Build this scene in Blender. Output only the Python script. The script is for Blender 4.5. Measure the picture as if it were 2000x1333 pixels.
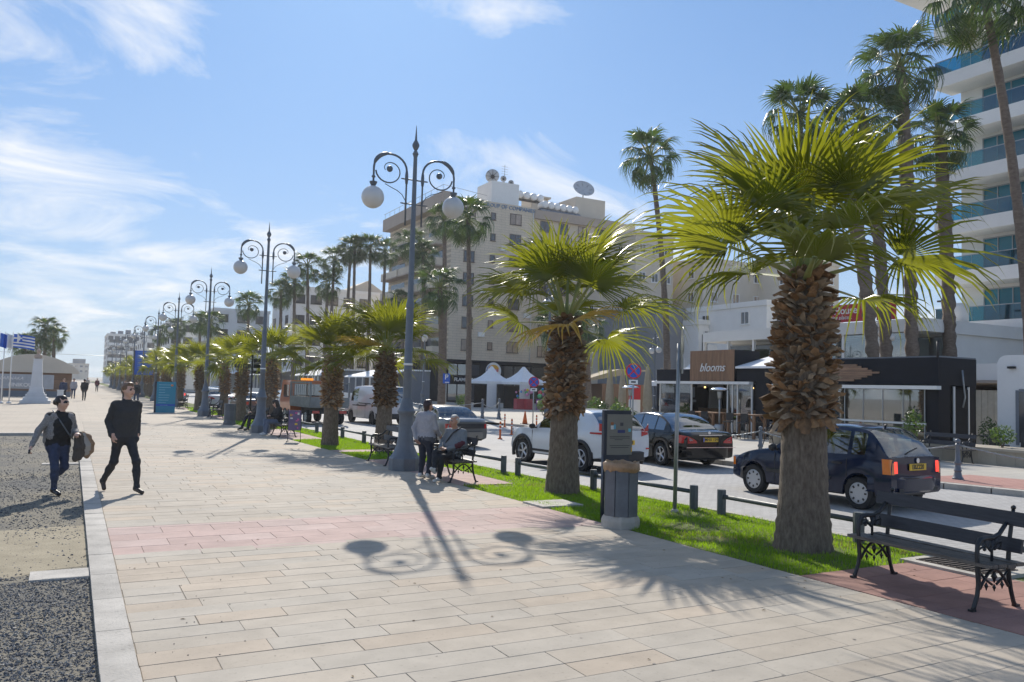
import bpy, bmesh, math, random
import numpy as np
from mathutils import Vector, Matrix
for o in list(bpy.data.objects): bpy.data.objects.remove(o)
SC = bpy.context.scene; COL = SC.collection; R = math.radians; PI = math.pi
# ------------------------------------------------------------------ camera
cd = bpy.data.cameras.new('camera'); cam = bpy.data.objects.new('camera', cd); COL.objects.link(cam)
cd.sensor_width = 36; cd.lens = 36*1580/2000; cd.clip_end = 6000; cd.clip_start = .05
_yaw, _pit, _rol = R(28.455), R(3.36), R(1.6)
_f = Vector((math.sin(_yaw)*math.cos(_pit), math.cos(_yaw)*math.cos(_pit), math.sin(_pit)))
_r = Vector((math.cos(_yaw), -math.sin(_yaw), 0)); _u = _r.cross(_f)
_r2 = _r*math.cos(_rol)+_u*math.sin(_rol); _u2 = -_r*math.sin(_rol)+_u*math.cos(_rol)
cam.matrix_world = Matrix(((_r2.x,_u2.x,-_f.x,0),(_r2.y,_u2.y,-_f.y,0),(_r2.z,_u2.z,-_f.z,1.95),(0,0,0,1)))
SC.camera = cam
# ------------------------------------------------------------------ world and sun
SUN_AZ, SUN_EL = R(17.8), R(35.7)      # azimuth clockwise from +Y
w = bpy.data.worlds.new('World'); SC.world = w; w.use_nodes = True
N = w.node_tree.nodes; L = w.node_tree.links; N.clear()
out = N.new('ShaderNodeOutputWorld'); bg = N.new('ShaderNodeBackground'); L.new(bg.outputs[0], out.inputs[0])
sky = N.new('ShaderNodeTexSky'); sky.sky_type = 'NISHITA'; sky.sun_disc = False
sky.sun_elevation = SUN_EL; sky.sun_rotation = SUN_AZ; sky.air_density = 1.0; sky.dust_density = .35; sky.ozone_density = 1.6; sky.altitude = 0
tc = N.new('ShaderNodeTexCoord'); sep = N.new('ShaderNodeSeparateXYZ'); L.new(tc.outputs['Generated'], sep.inputs[0])
def wm(op, a, b=None):
    n = N.new('ShaderNodeMath'); n.operation = op
    for i, v in enumerate((a, b)):
        if v is None: continue
        if isinstance(v, (int, float)): n.inputs[i].default_value = v
        else: L.new(v, n.inputs[i])
    return n.outputs[0]
zz = wm('ADD', wm('MAXIMUM', sep.outputs[2], 0), .24)
cmb = N.new('ShaderNodeCombineXYZ'); L.new(wm('DIVIDE', sep.outputs[0], zz), cmb.inputs[0]); L.new(wm('DIVIDE', sep.outputs[1], zz), cmb.inputs[1])
mp = N.new('ShaderNodeMapping'); mp.inputs['Rotation'].default_value = (0,0,R(38)); mp.inputs['Scale'].default_value = (1.15,1.5,1); mp.inputs['Location'].default_value = (6.2,7.2,0)
L.new(cmb.outputs[0], mp.inputs[0])
nz = N.new('ShaderNodeTexNoise'); nz.inputs['Scale'].default_value = 1.7; nz.inputs['Detail'].default_value = 9; nz.inputs['Roughness'].default_value = .62; nz.inputs['Distortion'].default_value = .55
L.new(mp.outputs[0], nz.inputs['Vector'])
nb = N.new('ShaderNodeTexNoise'); nb.inputs['Scale'].default_value = .7; nb.inputs['Detail'].default_value = 2
L.new(mp.outputs[0], nb.inputs['Vector'])
cl = wm('ADD', nz.outputs['Fac'], wm('MULTIPLY', wm('SUBTRACT', nb.outputs['Fac'], .5), .9))
cr = N.new('ShaderNodeValToRGB'); cr.color_ramp.elements[0].position = .51; cr.color_ramp.elements[1].position = .72
cr.color_ramp.elements[0].color = (0,0,0,1); cr.color_ramp.elements[1].color = (.85,.85,.85,1); L.new(cl, cr.inputs[0])
gm = N.new('ShaderNodeGamma'); gm.inputs[1].default_value = .55; L.new(sky.outputs[0], gm.inputs[0])
tn = N.new('ShaderNodeMix'); tn.data_type = 'RGBA'; tn.blend_type = 'MULTIPLY'; tn.inputs[0].default_value = 1; L.new(gm.outputs[0], tn.inputs[6]); tn.inputs[7].default_value = (1.04,1.70,2.62,1)
hz = N.new('ShaderNodeMix'); hz.data_type = 'RGBA'; L.new(tn.outputs[2], hz.inputs[6]); hz.inputs[7].default_value = (5.4,6.3,7.1,1)
L.new(wm('MULTIPLY', wm('POWER', 2.718, wm('MULTIPLY', wm('MAXIMUM', sep.outputs[2], 0), -6.0)), .88), hz.inputs[0])
mixc = N.new('ShaderNodeMix'); mixc.data_type = 'RGBA'
L.new(cr.outputs[0], mixc.inputs[0]); L.new(hz.outputs[2], mixc.inputs[6]); mixc.inputs[7].default_value = (9.2,9.3,9.5,1)
L.new(mixc.outputs[2], bg.inputs[0]); bg.inputs[1].default_value = .10
sd = bpy.data.lights.new('sun', 'SUN'); sd.energy = 4.7; sd.angle = R(.6); sd.color = (1,.93,.83)
so = bpy.data.objects.new('sun', sd); COL.objects.link(so)
_sd = Vector((math.sin(SUN_AZ)*math.cos(SUN_EL), math.cos(SUN_AZ)*math.cos(SUN_EL), math.sin(SUN_EL)))
so.rotation_euler = _sd.to_track_quat('Z','Y').to_euler(); so.location = (0,30,60)
vs = SC.view_settings; vs.view_transform = 'Standard'; vs.look = 'None'; vs.gamma = 1; vs.use_curve_mapping = False; vs.exposure = 0.12
SC.render.engine = 'CYCLES'
# ------------------------------------------------------------------ helpers
def mat(name, col, rough=.6, metal=0, var=.12, scale=4, bump=0, bscale=40, spec=.5, coat=0, col2=None, stretch=(1,1,1), rnd=.06, emit=None, stain=0):
    m = bpy.data.materials.new(name); m.use_nodes = True; nt = m.node_tree; p = nt.nodes['Principled BSDF']
    p.inputs['Roughness'].default_value = rough; p.inputs['Metallic'].default_value = metal
    p.inputs['Specular IOR Level'].default_value = spec; p.inputs['Coat Weight'].default_value = coat; p.inputs['Coat Roughness'].default_value = .04
    c1 = tuple(col); c2 = tuple(col2) if col2 else tuple(min(1, c*(1+var)) for c in col); c1 = c1 if col2 else tuple(c*(1-var) for c in col)
    t = nt.nodes.new('ShaderNodeTexCoord'); mpn = nt.nodes.new('ShaderNodeMapping'); mpn.inputs['Scale'].default_value = stretch
    nt.links.new(t.outputs['Object'], mpn.inputs[0])
    n = nt.nodes.new('ShaderNodeTexNoise'); n.inputs['Scale'].default_value = scale; n.inputs['Detail'].default_value = 6; n.inputs['Roughness'].default_value = .65
    nt.links.new(mpn.outputs[0], n.inputs['Vector'])
    r = nt.nodes.new('ShaderNodeValToRGB'); r.color_ramp.elements[0].position = .3; r.color_ramp.elements[1].position = .7
    r.color_ramp.elements[0].color = (*c1,1); r.color_ramp.elements[1].color = (*c2,1); nt.links.new(n.outputs['Fac'], r.inputs[0])
    oi = nt.nodes.new('ShaderNodeObjectInfo'); mr = nt.nodes.new('ShaderNodeMapRange'); mr.inputs['To Min'].default_value = 1-rnd; mr.inputs['To Max'].default_value = 1+rnd
    nt.links.new(oi.outputs['Random'], mr.inputs[0])
    hs = nt.nodes.new('ShaderNodeHueSaturation'); nt.links.new(r.outputs[0], hs.inputs['Color']); nt.links.new(mr.outputs[0], hs.inputs['Value'])
    colout=hs.outputs[0]
    if stain:
        ge_=nt.nodes.new('ShaderNodeNewGeometry'); prev=None
        for sc_,lo_,hi_ in((.45,.42,.62),(2.6,.45,.66),(26,.60,.70)):
            sn=nt.nodes.new('ShaderNodeTexNoise'); sn.inputs['Scale'].default_value=sc_; sn.inputs['Detail'].default_value=5; nt.links.new(ge_.outputs['Position'],sn.inputs['Vector'])
            sm_=nt.nodes.new('ShaderNodeMapRange'); sm_.inputs['From Min'].default_value=lo_; sm_.inputs['From Max'].default_value=hi_; sm_.inputs['To Min'].default_value=1; sm_.inputs['To Max'].default_value=1-stain*(1 if sc_<20 else 1.6); nt.links.new(sn.outputs['Fac'],sm_.inputs[0])
            if prev is None: prev=sm_.outputs[0]
            else:
                mm=nt.nodes.new('ShaderNodeMath'); mm.operation='MULTIPLY'; nt.links.new(prev,mm.inputs[0]); nt.links.new(sm_.outputs[0],mm.inputs[1]); prev=mm.outputs[0]
        h2_=nt.nodes.new('ShaderNodeHueSaturation'); nt.links.new(colout,h2_.inputs['Color']); nt.links.new(prev,h2_.inputs['Value']); colout=h2_.outputs[0]
    nt.links.new(colout, p.inputs['Base Color'])
    if bump:
        b = nt.nodes.new('ShaderNodeBump'); b.inputs['Strength'].default_value = bump; b.inputs['Distance'].default_value = .02
        n2 = nt.nodes.new('ShaderNodeTexNoise'); n2.inputs['Scale'].default_value = bscale; n2.inputs['Detail'].default_value = 5
        nt.links.new(mpn.outputs[0], n2.inputs['Vector']); nt.links.new(n2.outputs['Fac'], b.inputs['Height']); nt.links.new(b.outputs[0], p.inputs['Normal'])
    if emit: p.inputs['Emission Color'].default_value = (*emit[:3],1); p.inputs['Emission Strength'].default_value = emit[3]
    return m
def leafmat(name, c1, c2, trans, fac=.45, rough=.33, scale=1.5, tip=None):
    m = bpy.data.materials.new(name); m.use_nodes = True; nt = m.node_tree; p = nt.nodes['Principled BSDF']; o = nt.nodes['Material Output']
    t = nt.nodes.new('ShaderNodeTexCoord'); n = nt.nodes.new('ShaderNodeTexNoise'); n.inputs['Scale'].default_value = scale; n.inputs['Detail'].default_value = 4
    nt.links.new(t.outputs['Object'], n.inputs['Vector'])
    oi = nt.nodes.new('ShaderNodeObjectInfo')
    ad = nt.nodes.new('ShaderNodeMath'); ad.operation = 'ADD'; ml = nt.nodes.new('ShaderNodeMath'); ml.operation = 'MULTIPLY'; ml.inputs[1].default_value = .55
    sb = nt.nodes.new('ShaderNodeMath'); sb.operation = 'SUBTRACT'; sb.inputs[1].default_value = .5
    nt.links.new(oi.outputs['Random'], sb.inputs[0]); nt.links.new(sb.outputs[0], ml.inputs[0]); nt.links.new(n.outputs['Fac'], ad.inputs[0]); nt.links.new(ml.outputs[0], ad.inputs[1])
    r = nt.nodes.new('ShaderNodeValToRGB'); r.color_ramp.elements[0].position = .3; r.color_ramp.elements[1].position = .72
    r.color_ramp.elements[0].color = (*c1,1); r.color_ramp.elements[1].color = (*c2,1); nt.links.new(ad.outputs[0], r.inputs[0])
    col = r.outputs[0]
    at = nt.nodes.new('ShaderNodeAttribute'); at.attribute_name = 'tip'; tr_ = nt.nodes.new('ShaderNodeMapRange'); tr_.inputs['From Min'].default_value = .80; tr_.inputs['From Max'].default_value = 1.0; tr_.inputs['To Max'].default_value = .75
    nt.links.new(at.outputs['Fac'], tr_.inputs[0]); tm = nt.nodes.new('ShaderNodeMix'); tm.data_type = 'RGBA'; nt.links.new(tr_.outputs[0], tm.inputs[0]); nt.links.new(col, tm.inputs[6]); tm.inputs[7].default_value = (.36,.27,.11,1); col = tm.outputs[2]
    nt.links.new(col, p.inputs['Base Color']); p.inputs['Roughness'].default_value = rough; p.inputs['Specular IOR Level'].default_value = .6
    tr = nt.nodes.new('ShaderNodeBsdfTranslucent')
    mx = nt.nodes.new('ShaderNodeMix'); mx.data_type = 'RGBA'; mx.blend_type = 'MIX'; mx.inputs[0].default_value = .7
    nt.links.new(col, mx.inputs[6]); mx.inputs[7].default_value = (*trans,1); nt.links.new(mx.outputs[2], tr.inputs[0])
    ms = nt.nodes.new('ShaderNodeMixShader'); ms.inputs[0].default_value = fac
    nt.links.new(p.outputs[0], ms.inputs[1]); nt.links.new(tr.outputs[0], ms.inputs[2]); nt.links.new(ms.outputs[0], o.inputs[0])
    return m
def glassmat(name, tint, refl=.08, rough=.02, dark=.6):
    m = bpy.data.materials.new(name); m.use_nodes = True; nt = m.node_tree; o = nt.nodes['Material Output']; nt.nodes.remove(nt.nodes['Principled BSDF'])
    tr = nt.nodes.new('ShaderNodeBsdfTransparent'); tr.inputs[0].default_value = (*tint,1)
    gl = nt.nodes.new('ShaderNodeBsdfGlossy'); gl.inputs['Roughness'].default_value = rough; gl.inputs[0].default_value = (.95,.97,1,1)
    lw = nt.nodes.new('ShaderNodeFresnel'); lw.inputs[0].default_value = 1.5
    mr = nt.nodes.new('ShaderNodeMapRange'); mr.inputs['To Min'].default_value = refl; nt.links.new(lw.outputs[0], mr.inputs[0])
    ms = nt.nodes.new('ShaderNodeMixShader'); nt.links.new(mr.outputs[0], ms.inputs[0]); nt.links.new(tr.outputs[0], ms.inputs[1]); nt.links.new(gl.outputs[0], ms.inputs[2]); nt.links.new(ms.outputs[0], o.inputs[0])
    return m
def brickmat(name, c1, c2, cm, bw, bh, rough=.8, mortar=.012, offset=.5, swap=False, bump=.25, axes='xy'):
    m = bpy.data.materials.new(name); m.use_nodes = True; nt = m.node_tree; p = nt.nodes['Principled BSDF']; p.inputs['Roughness'].default_value = rough; p.inputs['Specular IOR Level'].default_value = .3
    t = nt.nodes.new('ShaderNodeTexCoord'); s = nt.nodes.new('ShaderNodeSeparateXYZ'); c = nt.nodes.new('ShaderNodeCombineXYZ'); nt.links.new(t.outputs['Object'], s.inputs[0])
    ix = {'x':0,'y':1,'z':2}
    nt.links.new(s.outputs[ix[axes[0]]], c.inputs[0]); nt.links.new(s.outputs[ix[axes[1]]], c.inputs[1])
    b = nt.nodes.new('ShaderNodeTexBrick'); b.inputs['Scale'].default_value = 1; b.inputs['Brick Width'].default_value = bw; b.inputs['Row Height'].default_value = bh
    b.inputs['Mortar Size'].default_value = mortar; b.offset = offset; b.inputs['Color1'].default_value = (*c1,1); b.inputs['Color2'].default_value = (*c2,1); b.inputs['Mortar'].default_value = (*cm,1)
    nt.links.new(c.outputs[0], b.inputs['Vector'])
    n = nt.nodes.new('ShaderNodeTexNoise'); n.inputs['Scale'].default_value = .5; n.inputs['Detail'].default_value = 7; nt.links.new(t.outputs['Object'], n.inputs['Vector'])
    mr = nt.nodes.new('ShaderNodeMapRange'); mr.inputs['To Min'].default_value = .8; mr.inputs['To Max'].default_value = 1.2; nt.links.new(n.outputs['Fac'], mr.inputs[0])
    hs = nt.nodes.new('ShaderNodeHueSaturation'); nt.links.new(b.outputs['Color'], hs.inputs['Color']); nt.links.new(mr.outputs[0], hs.inputs['Value']); nt.links.new(hs.outputs[0], p.inputs['Base Color'])
    bp = nt.nodes.new('ShaderNodeBump'); bp.inputs['Strength'].default_value = bump; bp.inputs['Distance'].default_value = .01; bp.invert = True
    nt.links.new(b.outputs['Fac'], bp.inputs['Height']); nt.links.new(bp.outputs[0], p.inputs['Normal'])
    return m
class MB:
    """collects shapes; build() links them as one mesh object"""
    def __init__(s): s.v=[]; s.f=[]; s.m=[]; s.cur=0; s.sm=[]
    def add(s, vs, fs, smooth=False):
        o=len(s.v); s.v.extend([tuple(x) for x in vs])
        for f in fs: s.f.append(tuple(i+o for i in f)); s.m.append(s.cur); s.sm.append(smooth)
        return s
    def box(s, c, d, rz=0, rx=0, ry=0, taper=1):
        x,y,z=d[0]/2,d[1]/2,d[2]/2; t=taper
        vs=[Vector(p) for p in((-x,-y,-z),(x,-y,-z),(x,y,-z),(-x,y,-z),(-x*t,-y*t,z),(x*t,-y*t,z),(x*t,y*t,z),(-x*t,y*t,z))]
        if rz or rx or ry:
            M=Matrix.Rotation(rz,3,'Z')@Matrix.Rotation(ry,3,'Y')@Matrix.Rotation(rx,3,'X'); vs=[M@v for v in vs]
        c=Vector(c); return s.add([v+c for v in vs],[(0,3,2,1),(4,5,6,7),(0,1,5,4),(1,2,6,5),(2,3,7,6),(3,0,4,7)])
    def bb(s, x0,x1,y0,y1,z0,z1): return s.box(((x0+x1)/2,(y0+y1)/2,(z0+z1)/2),(abs(x1-x0),abs(y1-y0),abs(z1-z0)))
    def cyl(s, a, b, r0, r1=None, n=10, caps=True, smooth=True): return s.tube([a,b],[r0,r0 if r1 is None else r1],n,caps,smooth)
    def tube(s, pts, rad, n=8, caps=True, smooth=True):
        pts=[Vector(p) for p in pts]; rad=rad if isinstance(rad,(list,tuple)) else [rad]*len(pts); vs=[]; fs=[]; up=None
        for i,p in enumerate(pts):
            d=(pts[min(i+1,len(pts)-1)]-pts[max(i-1,0)]).normalized()
            if up is None: up=Vector((0,0,1)) if abs(d.z)<.9 else Vector((1,0,0))
            x=d.cross(up)
            if x.length<1e-5: x=d.orthogonal()
            x.normalize(); up=x.cross(d).normalized()
            for k in range(n):
                a=2*PI*k/n; vs.append(p+(x*math.cos(a)+up*math.sin(a))*rad[i])
        for i in range(len(pts)-1):
            for k in range(n):
                k2=(k+1)%n; fs.append((i*n+k,i*n+k2,(i+1)*n+k2,(i+1)*n+k))
        s.add(vs,fs,smooth)
        if caps:
            o=len(s.v)-len(vs); s.f.append(tuple(o+k for k in range(n))[::-1]); s.m.append(s.cur); s.sm.append(False)
            s.f.append(tuple(o+(len(pts)-1)*n+k for k in range(n))); s.m.append(s.cur); s.sm.append(False)
        return s
    def lathe(s, prof, n=16, c=(0,0,0), smooth=True, ax='z', rot=0, caps=True):
        vs=[]; fs=[]; c=Vector(c)
        for r,z in prof:
            for k in range(n):
                a=2*PI*k/n+rot; p=(r*math.cos(a),r*math.sin(a),z)
                if ax=='x': p=(p[2],p[0],p[1])
                elif ax=='y': p=(p[1],p[2],p[0])
                vs.append(c+Vector(p))
        for i in range(len(prof)-1):
            for k in range(n): k2=(k+1)%n; fs.append((i*n+k,i*n+k2,(i+1)*n+k2,(i+1)*n+k))
        s.add(vs,fs,smooth); o=len(s.v)-len(vs)
        if not caps: return s
        fs=[tuple(range(n))[::-1],tuple((len(prof)-1)*n+k for k in range(n))]
        for f in fs: s.f.append(tuple(i+o for i in f)); s.m.append(s.cur); s.sm.append(False)
        return s
    def sphere(s, c, r, n=16, m=10, sc=(1,1,1)):
        c=Vector(c); vs=[c+Vector((0,0,-r*sc[2]))]; fs=[]
        for i in range(1,m):
            t=-PI/2+PI*i/m
            for k in range(n): a=2*PI*k/n; vs.append(c+Vector((r*sc[0]*math.cos(t)*math.cos(a),r*sc[1]*math.cos(t)*math.sin(a),r*sc[2]*math.sin(t))))
        vs.append(c+Vector((0,0,r*sc[2])))
        for k in range(n): fs.append((0,1+(k+1)%n,1+k))
        for i in range(m-2):
            for k in range(n): k2=(k+1)%n; fs.append((1+i*n+k,1+i*n+k2,1+(i+1)*n+k2,1+(i+1)*n+k))
        e=len(vs)-1
        for k in range(n): fs.append((e,1+(m-2)*n+k,1+(m-2)*n+(k+1)%n))
        return s.add(vs,fs,True)
    def prism(s, poly, a, b, plane='xy'):
        """extrude a 2D polygon between a and b along the third axis"""
        mk={'xy':lambda p,t:(p[0],p[1],t),'xz':lambda p,t:(p[0],t,p[1]),'yz':lambda p,t:(t,p[0],p[1])}[plane]; n=len(poly)
        vs=[mk(p,a) for p in poly]+[mk(p,b) for p in poly]
        return s.add(vs,[tuple(range(n))[::-1],tuple(range(n,2*n))]+[(i,(i+1)%n,n+(i+1)%n,n+i) for i in range(n)])
    def mesh(s, name, mats, sharp=None):
        me=bpy.data.meshes.new(name); me.from_pydata(s.v,[],s.f); mats=mats if isinstance(mats,(list,tuple)) else [mats]
        for m in mats: me.materials.append(m)
        me.polygons.foreach_set('material_index',s.m); me.polygons.foreach_set('use_smooth',s.sm)
        bm=bmesh.new(); bm.from_mesh(me); bmesh.ops.recalc_face_normals(bm,faces=bm.faces); bm.to_mesh(me); bm.free()
        if sharp: me.set_sharp_from_angle(angle=R(sharp))
        me.update(); return me
    def build(s, name, mats, parent=None, sharp=None, loc=None): return obj(name, s.mesh(name,mats,sharp), parent, loc)
def obj(name, me, parent=None, loc=None, rz=0, rot=None, scale=None):
    o=bpy.data.objects.new(name,me); COL.objects.link(o)
    if parent: o.parent=parent
    if loc is not None: o.location=loc
    if rot is not None: o.rotation_euler=rot
    elif rz: o.rotation_euler=(0,0,rz)
    if scale is not None: o.scale=(scale,)*3 if isinstance(scale,(int,float)) else scale
    return o
def tag(o, label=None, cat=None, group=None, kind=None):
    for k,v in(('label',label),('category',cat),('group',group),('kind',kind)):
        if v: o[k]=v
    return o
def thing(name, label, cat, loc=(0,0,0), rz=0, group=None):
    o=bpy.data.objects.new(name,None); COL.objects.link(o); o.location=loc; o.rotation_euler=(0,0,rz); o.empty_display_size=.1
    return tag(o,label,cat,group)
KIDS={}
def kids(o): return [c for c in bpy.data.objects if c.parent==o]
def copytree(o, loc, rz, label, parent=None, scale=None, tree=None):
    if tree is None:
        tree={}
        for c in bpy.data.objects:
            if c.parent: tree.setdefault(c.parent.name,[]).append(c)
    def rec(a,par):
        b=a.copy(); COL.objects.link(b); b.parent=par
        for c in tree.get(a.name,[]): rec(c,b)
        return b
    n=rec(o,parent); n.location=loc; n.rotation_euler=(0,0,rz); n['label']=label
    if scale: n.scale=(scale,)*3
    return n
def text_mesh(body, size, mt, extrude=.01, shear=0, align='CENTER', space=1, bold=0):
    cu=bpy.data.curves.new('text','FONT'); cu.body=body; cu.size=size; cu.extrude=extrude; cu.shear=shear; cu.align_x=align; cu.align_y='CENTER'; cu.space_character=space; cu.offset=bold; cu.resolution_u=3
    o=bpy.data.objects.new('tmp',cu); COL.objects.link(o); dg=bpy.context.evaluated_depsgraph_get(); me=bpy.data.meshes.new_from_object(o.evaluated_get(dg)); bpy.data.objects.remove(o); bpy.data.curves.remove(cu)
    me.materials.clear(); me.materials.append(mt); return me
# facing rotations for flat text or plates (local x right, local y up, local z towards the viewer)
FACE_NEGX=(PI/2,0,-PI/2); FACE_NEGY=(PI/2,0,0)
def plate_holes(outer, holes, th, mt):
    cu=bpy.data.curves.new('plate','CURVE'); cu.dimensions='2D'; cu.fill_mode='BOTH'; cu.extrude=th/2
    for pl in [outer]+holes:
        sp=cu.splines.new('POLY'); sp.points.add(len(pl)-1)
        for q,p in zip(sp.points,pl): q.co=(p[0],p[1],0,1)
        sp.use_cyclic_u=True
    o=bpy.data.objects.new('tmp',cu); COL.objects.link(o); dg=bpy.context.evaluated_depsgraph_get(); me=bpy.data.meshes.new_from_object(o.evaluated_get(dg)); bpy.data.objects.remove(o)
    me.materials.clear(); me.materials.append(mt); return me
def circ(cx,cy,rx,ry=None,n=20): return [(cx+rx*math.cos(2*PI*k/n),cy+(ry or rx)*math.sin(2*PI*k/n)) for k in range(n)]
def lerp(a,b,t): return a+(b-a)*t
def interp(pts,x):
    xs=[p[0] for p in pts]
    return float(np.interp(x,xs,[p[1] for p in pts]))
ORD=['first','second','third','fourth','fifth','sixth','seventh','eighth','ninth','tenth','eleventh','twelfth','thirteenth','fourteenth','fifteenth','sixteenth','seventeenth','eighteenth','nineteenth','twentieth','twenty-first','twenty-second','twenty-third','twenty-fourth','twenty-fifth','twenty-sixth','twenty-seventh','twenty-eighth']
rng=random.Random(7)
# ------------------------------------------------------------------ materials
M={}
M['slab']=[mat('paving_grey',(.425,.372,.30),.85,var=.07,scale=3,bump=.15,bscale=90,rnd=.045,stain=.10),mat('paving_beige',(.43,.373,.298),.85,var=.07,scale=3,bump=.15,bscale=90,rnd=.045,stain=.10),mat('paving_tan',(.445,.37,.285),.85,var=.07,scale=3,bump=.15,bscale=90,rnd=.045,stain=.10),mat('paving_pale',(.43,.385,.318),.85,var=.07,scale=3,bump=.15,bscale=90,rnd=.045,stain=.10)]
M['pink']=[mat('paving_pink',(.46,.325,.285),.85,var=.08,scale=3,bump=.15,bscale=90,stain=.10),mat('paving_pink_pale',(.47,.35,.31),.85,var=.08,scale=3,bump=.15,bscale=90,stain=.10)]
M['redpad']=mat('paving_red',(.33,.18,.145),.85,var=.15,scale=3,bump=.15,bscale=90,rnd=.12,stain=.12)
M['joint']=mat('joint_sand',(.29,.25,.195),.95,var=.3,scale=9)
M['farpave']=brickmat('paving_far',(.42,.37,.30),(.44,.375,.295),(.30,.26,.21),.85,.28,mortar=.008)
M['kerb']=mat('concrete_kerb',(.48,.45,.40),.9,var=.16,scale=3,bump=.3,bscale=50,rnd=.08,stain=.15)
M['soil']=mat('gravel_soil',(.105,.105,.10),.95,col2=(.27,.235,.165),scale=.5,bump=1,bscale=45)
M['stone']=[mat('gravel_dark',(.075,.078,.088),.75,var=.35,scale=40),mat('gravel_mid',(.15,.155,.16),.75,var=.35,scale=40),mat('gravel_pale',(.30,.28,.24),.8,var=.3,scale=40)]
M['ground']=mat('ground_sand',(.34,.30,.24),.95,var=.15,scale=.3)
M['turf']=mat('turf',(.07,.12,.015),.95,var=.35,scale=4,bump=.6,bscale=30,col2=(.17,.17,.05))
M['earth']=mat('bare_earth',(.30,.23,.15),.95,var=.2,scale=6,bump=.4)
M['road']=brickmat('road_blocks',(.38,.37,.355),(.44,.43,.41),(.25,.24,.23),.22,.11,mortar=.007,bump=.3)
M['asphalt']=mat('road_far',(.30,.295,.285),.9,var=.12,scale=.4,bump=.2,bscale=30)
M['sidewalk']=brickmat('sidewalk_slabs',(.43,.405,.36),(.46,.43,.37),(.25,.23,.2),.5,.5,mortar=.007,offset=0)
M['sidered']=brickmat('sidewalk_red',(.40,.215,.18),(.44,.25,.21),(.25,.15,.13),.3,.15,mortar=.007)
M['lamp']=mat('lamp_paint',(.13,.15,.175),.42,var=.12,scale=6,metal=.15)
M['opal']=mat('opal_glass',(.60,.585,.56),.25,var=.03,scale=2,spec=.6)
M['iron']=mat('cast_iron',(.018,.019,.022),.38,var=.3,scale=12,spec=.5)
M['benchwood']=mat('bench_wood_dark',(.030,.030,.036),.5,var=.4,scale=5,stretch=(8,.7,8),bump=.25,bscale=20)
M['benchworn']=mat('bench_wood_worn',(.028,.026,.026),.45,col2=(.20,.17,.14),scale=7,stretch=(9,.6,9),bump=.3,bscale=20)
M['bin']=mat('bin_paint',(.115,.125,.14),.5,var=.2,scale=5)
M['bag']=mat('bin_bag',(.36,.22,.12),.35,var=.3,scale=9,bump=.6,bscale=18)
M['post']=mat('rail_paint',(.085,.10,.105),.5,var=.2,scale=8)
M['steel']=mat('galvanised',(.33,.35,.36),.4,var=.12,scale=14,metal=.6)
M['navyframe']=mat('board_navy',(.022,.030,.050),.42,var=.2,scale=8)
M['boardface']=mat('board_face',(.20,.19,.165),.5,var=.06,scale=5)
M['ink']=mat('print_dark',(.03,.03,.035),.6)
M['white']=mat('white_paint',(.78,.77,.75),.5,var=.04,scale=2)
M['wall']=mat('white_render',(.74,.73,.70),.8,var=.05,scale=.6,bump=.1)
M['beige']=mat('beige_render',(.60,.53,.43),.85,var=.06,scale=.5)
M['bk']=brickmat('facade_tiles',(.64,.545,.42),(.66,.565,.44),(.45,.385,.30),1.2,.34,mortar=.018,axes='xz')
M['bk2']=mat('facade_plain',(.64,.55,.425),.85,var=.06,scale=.4)
M['bkband']=mat('facade_band',(.40,.33,.275),.85,var=.07,scale=.5)
M['grey']=mat('grey_clad',(.17,.185,.21),.6,var=.08,scale=.6)
M['frame']=mat('window_frame_brown',(.10,.065,.05),.5,var=.1)
M['wframe']=mat('window_frame_white',(.72,.72,.70),.4,var=.03)
M['dark']=mat('dark_interior',(.018,.018,.02),.8,spec=.15,var=.3,scale=2)
M['navy']=mat('kiosk_navy',(.010,.012,.018),.6,var=.15,scale=2,spec=.15)
M['wood']=mat('sign_wood',(.17,.085,.042),.55,col2=(.30,.165,.085),scale=4,stretch=(6,6,.5),bump=.2,bscale=25,rnd=.18)
M['woodh']=mat('slat_wood',(.19,.105,.06),.55,col2=(.34,.20,.12),scale=4,stretch=(6,.5,6),bump=.2,bscale=25,rnd=.22)
M['pane']=mat('window_pane',(.055,.055,.06),.05,var=.3,scale=1,spec=1)
M['curtain']=mat('window_curtain',(.36,.27,.20),.12,var=.25,scale=2,spec=.9,rnd=.35)
M['hotelpane']=mat('hotel_pane',(.006,.15,.21),.1,var=.25,scale=.4,spec=.45,rnd=.2)
M['tealglass']=glassmat('balcony_glass',(.05,.50,.58),.035)
M['clear']=glassmat('shop_glass',(.62,.68,.68),.16)
M['carglass']=glassmat('car_glass',(.50,.58,.56),.12)
M['cardark']=glassmat('car_glass_dark',(.07,.085,.09),.22)
M['drygrass']=leafmat('dry_grass',(.24,.20,.07),(.34,.28,.12),(.5,.42,.14),.4,rough=.6)
M['litter']=mat('dry_litter',(.16,.10,.05),.9,col2=(.40,.30,.17),scale=20)
M['gum']=mat('gum_spot',(.24,.215,.185),.8,var=.2)
M['tyre']=mat('tyre',(.016,.016,.017),.8,var=.2,scale=20)
M['rim']=mat('alloy',(.55,.56,.58),.28,metal=.85,var=.06)
M['hub']=mat('hubcap',(.42,.43,.45),.35,metal=.4,var=.06)
M['trim']=mat('black_plastic',(.02,.02,.022),.55,var=.2)
M['chrome']=mat('chrome',(.75,.76,.78),.12,metal=1,var=.03)
M['redlens']=mat('lens_red',(.45,.012,.014),.12,var=.1,spec=.9,coat=.6)
M['redlit']=mat('lens_red_lit',(.5,.012,.012),.12,spec=.9,emit=(1,.06,.03,1.2))
M['amber']=mat('lens_amber',(.75,.20,.02),.12,var=.1,spec=.9,coat=.6)
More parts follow.
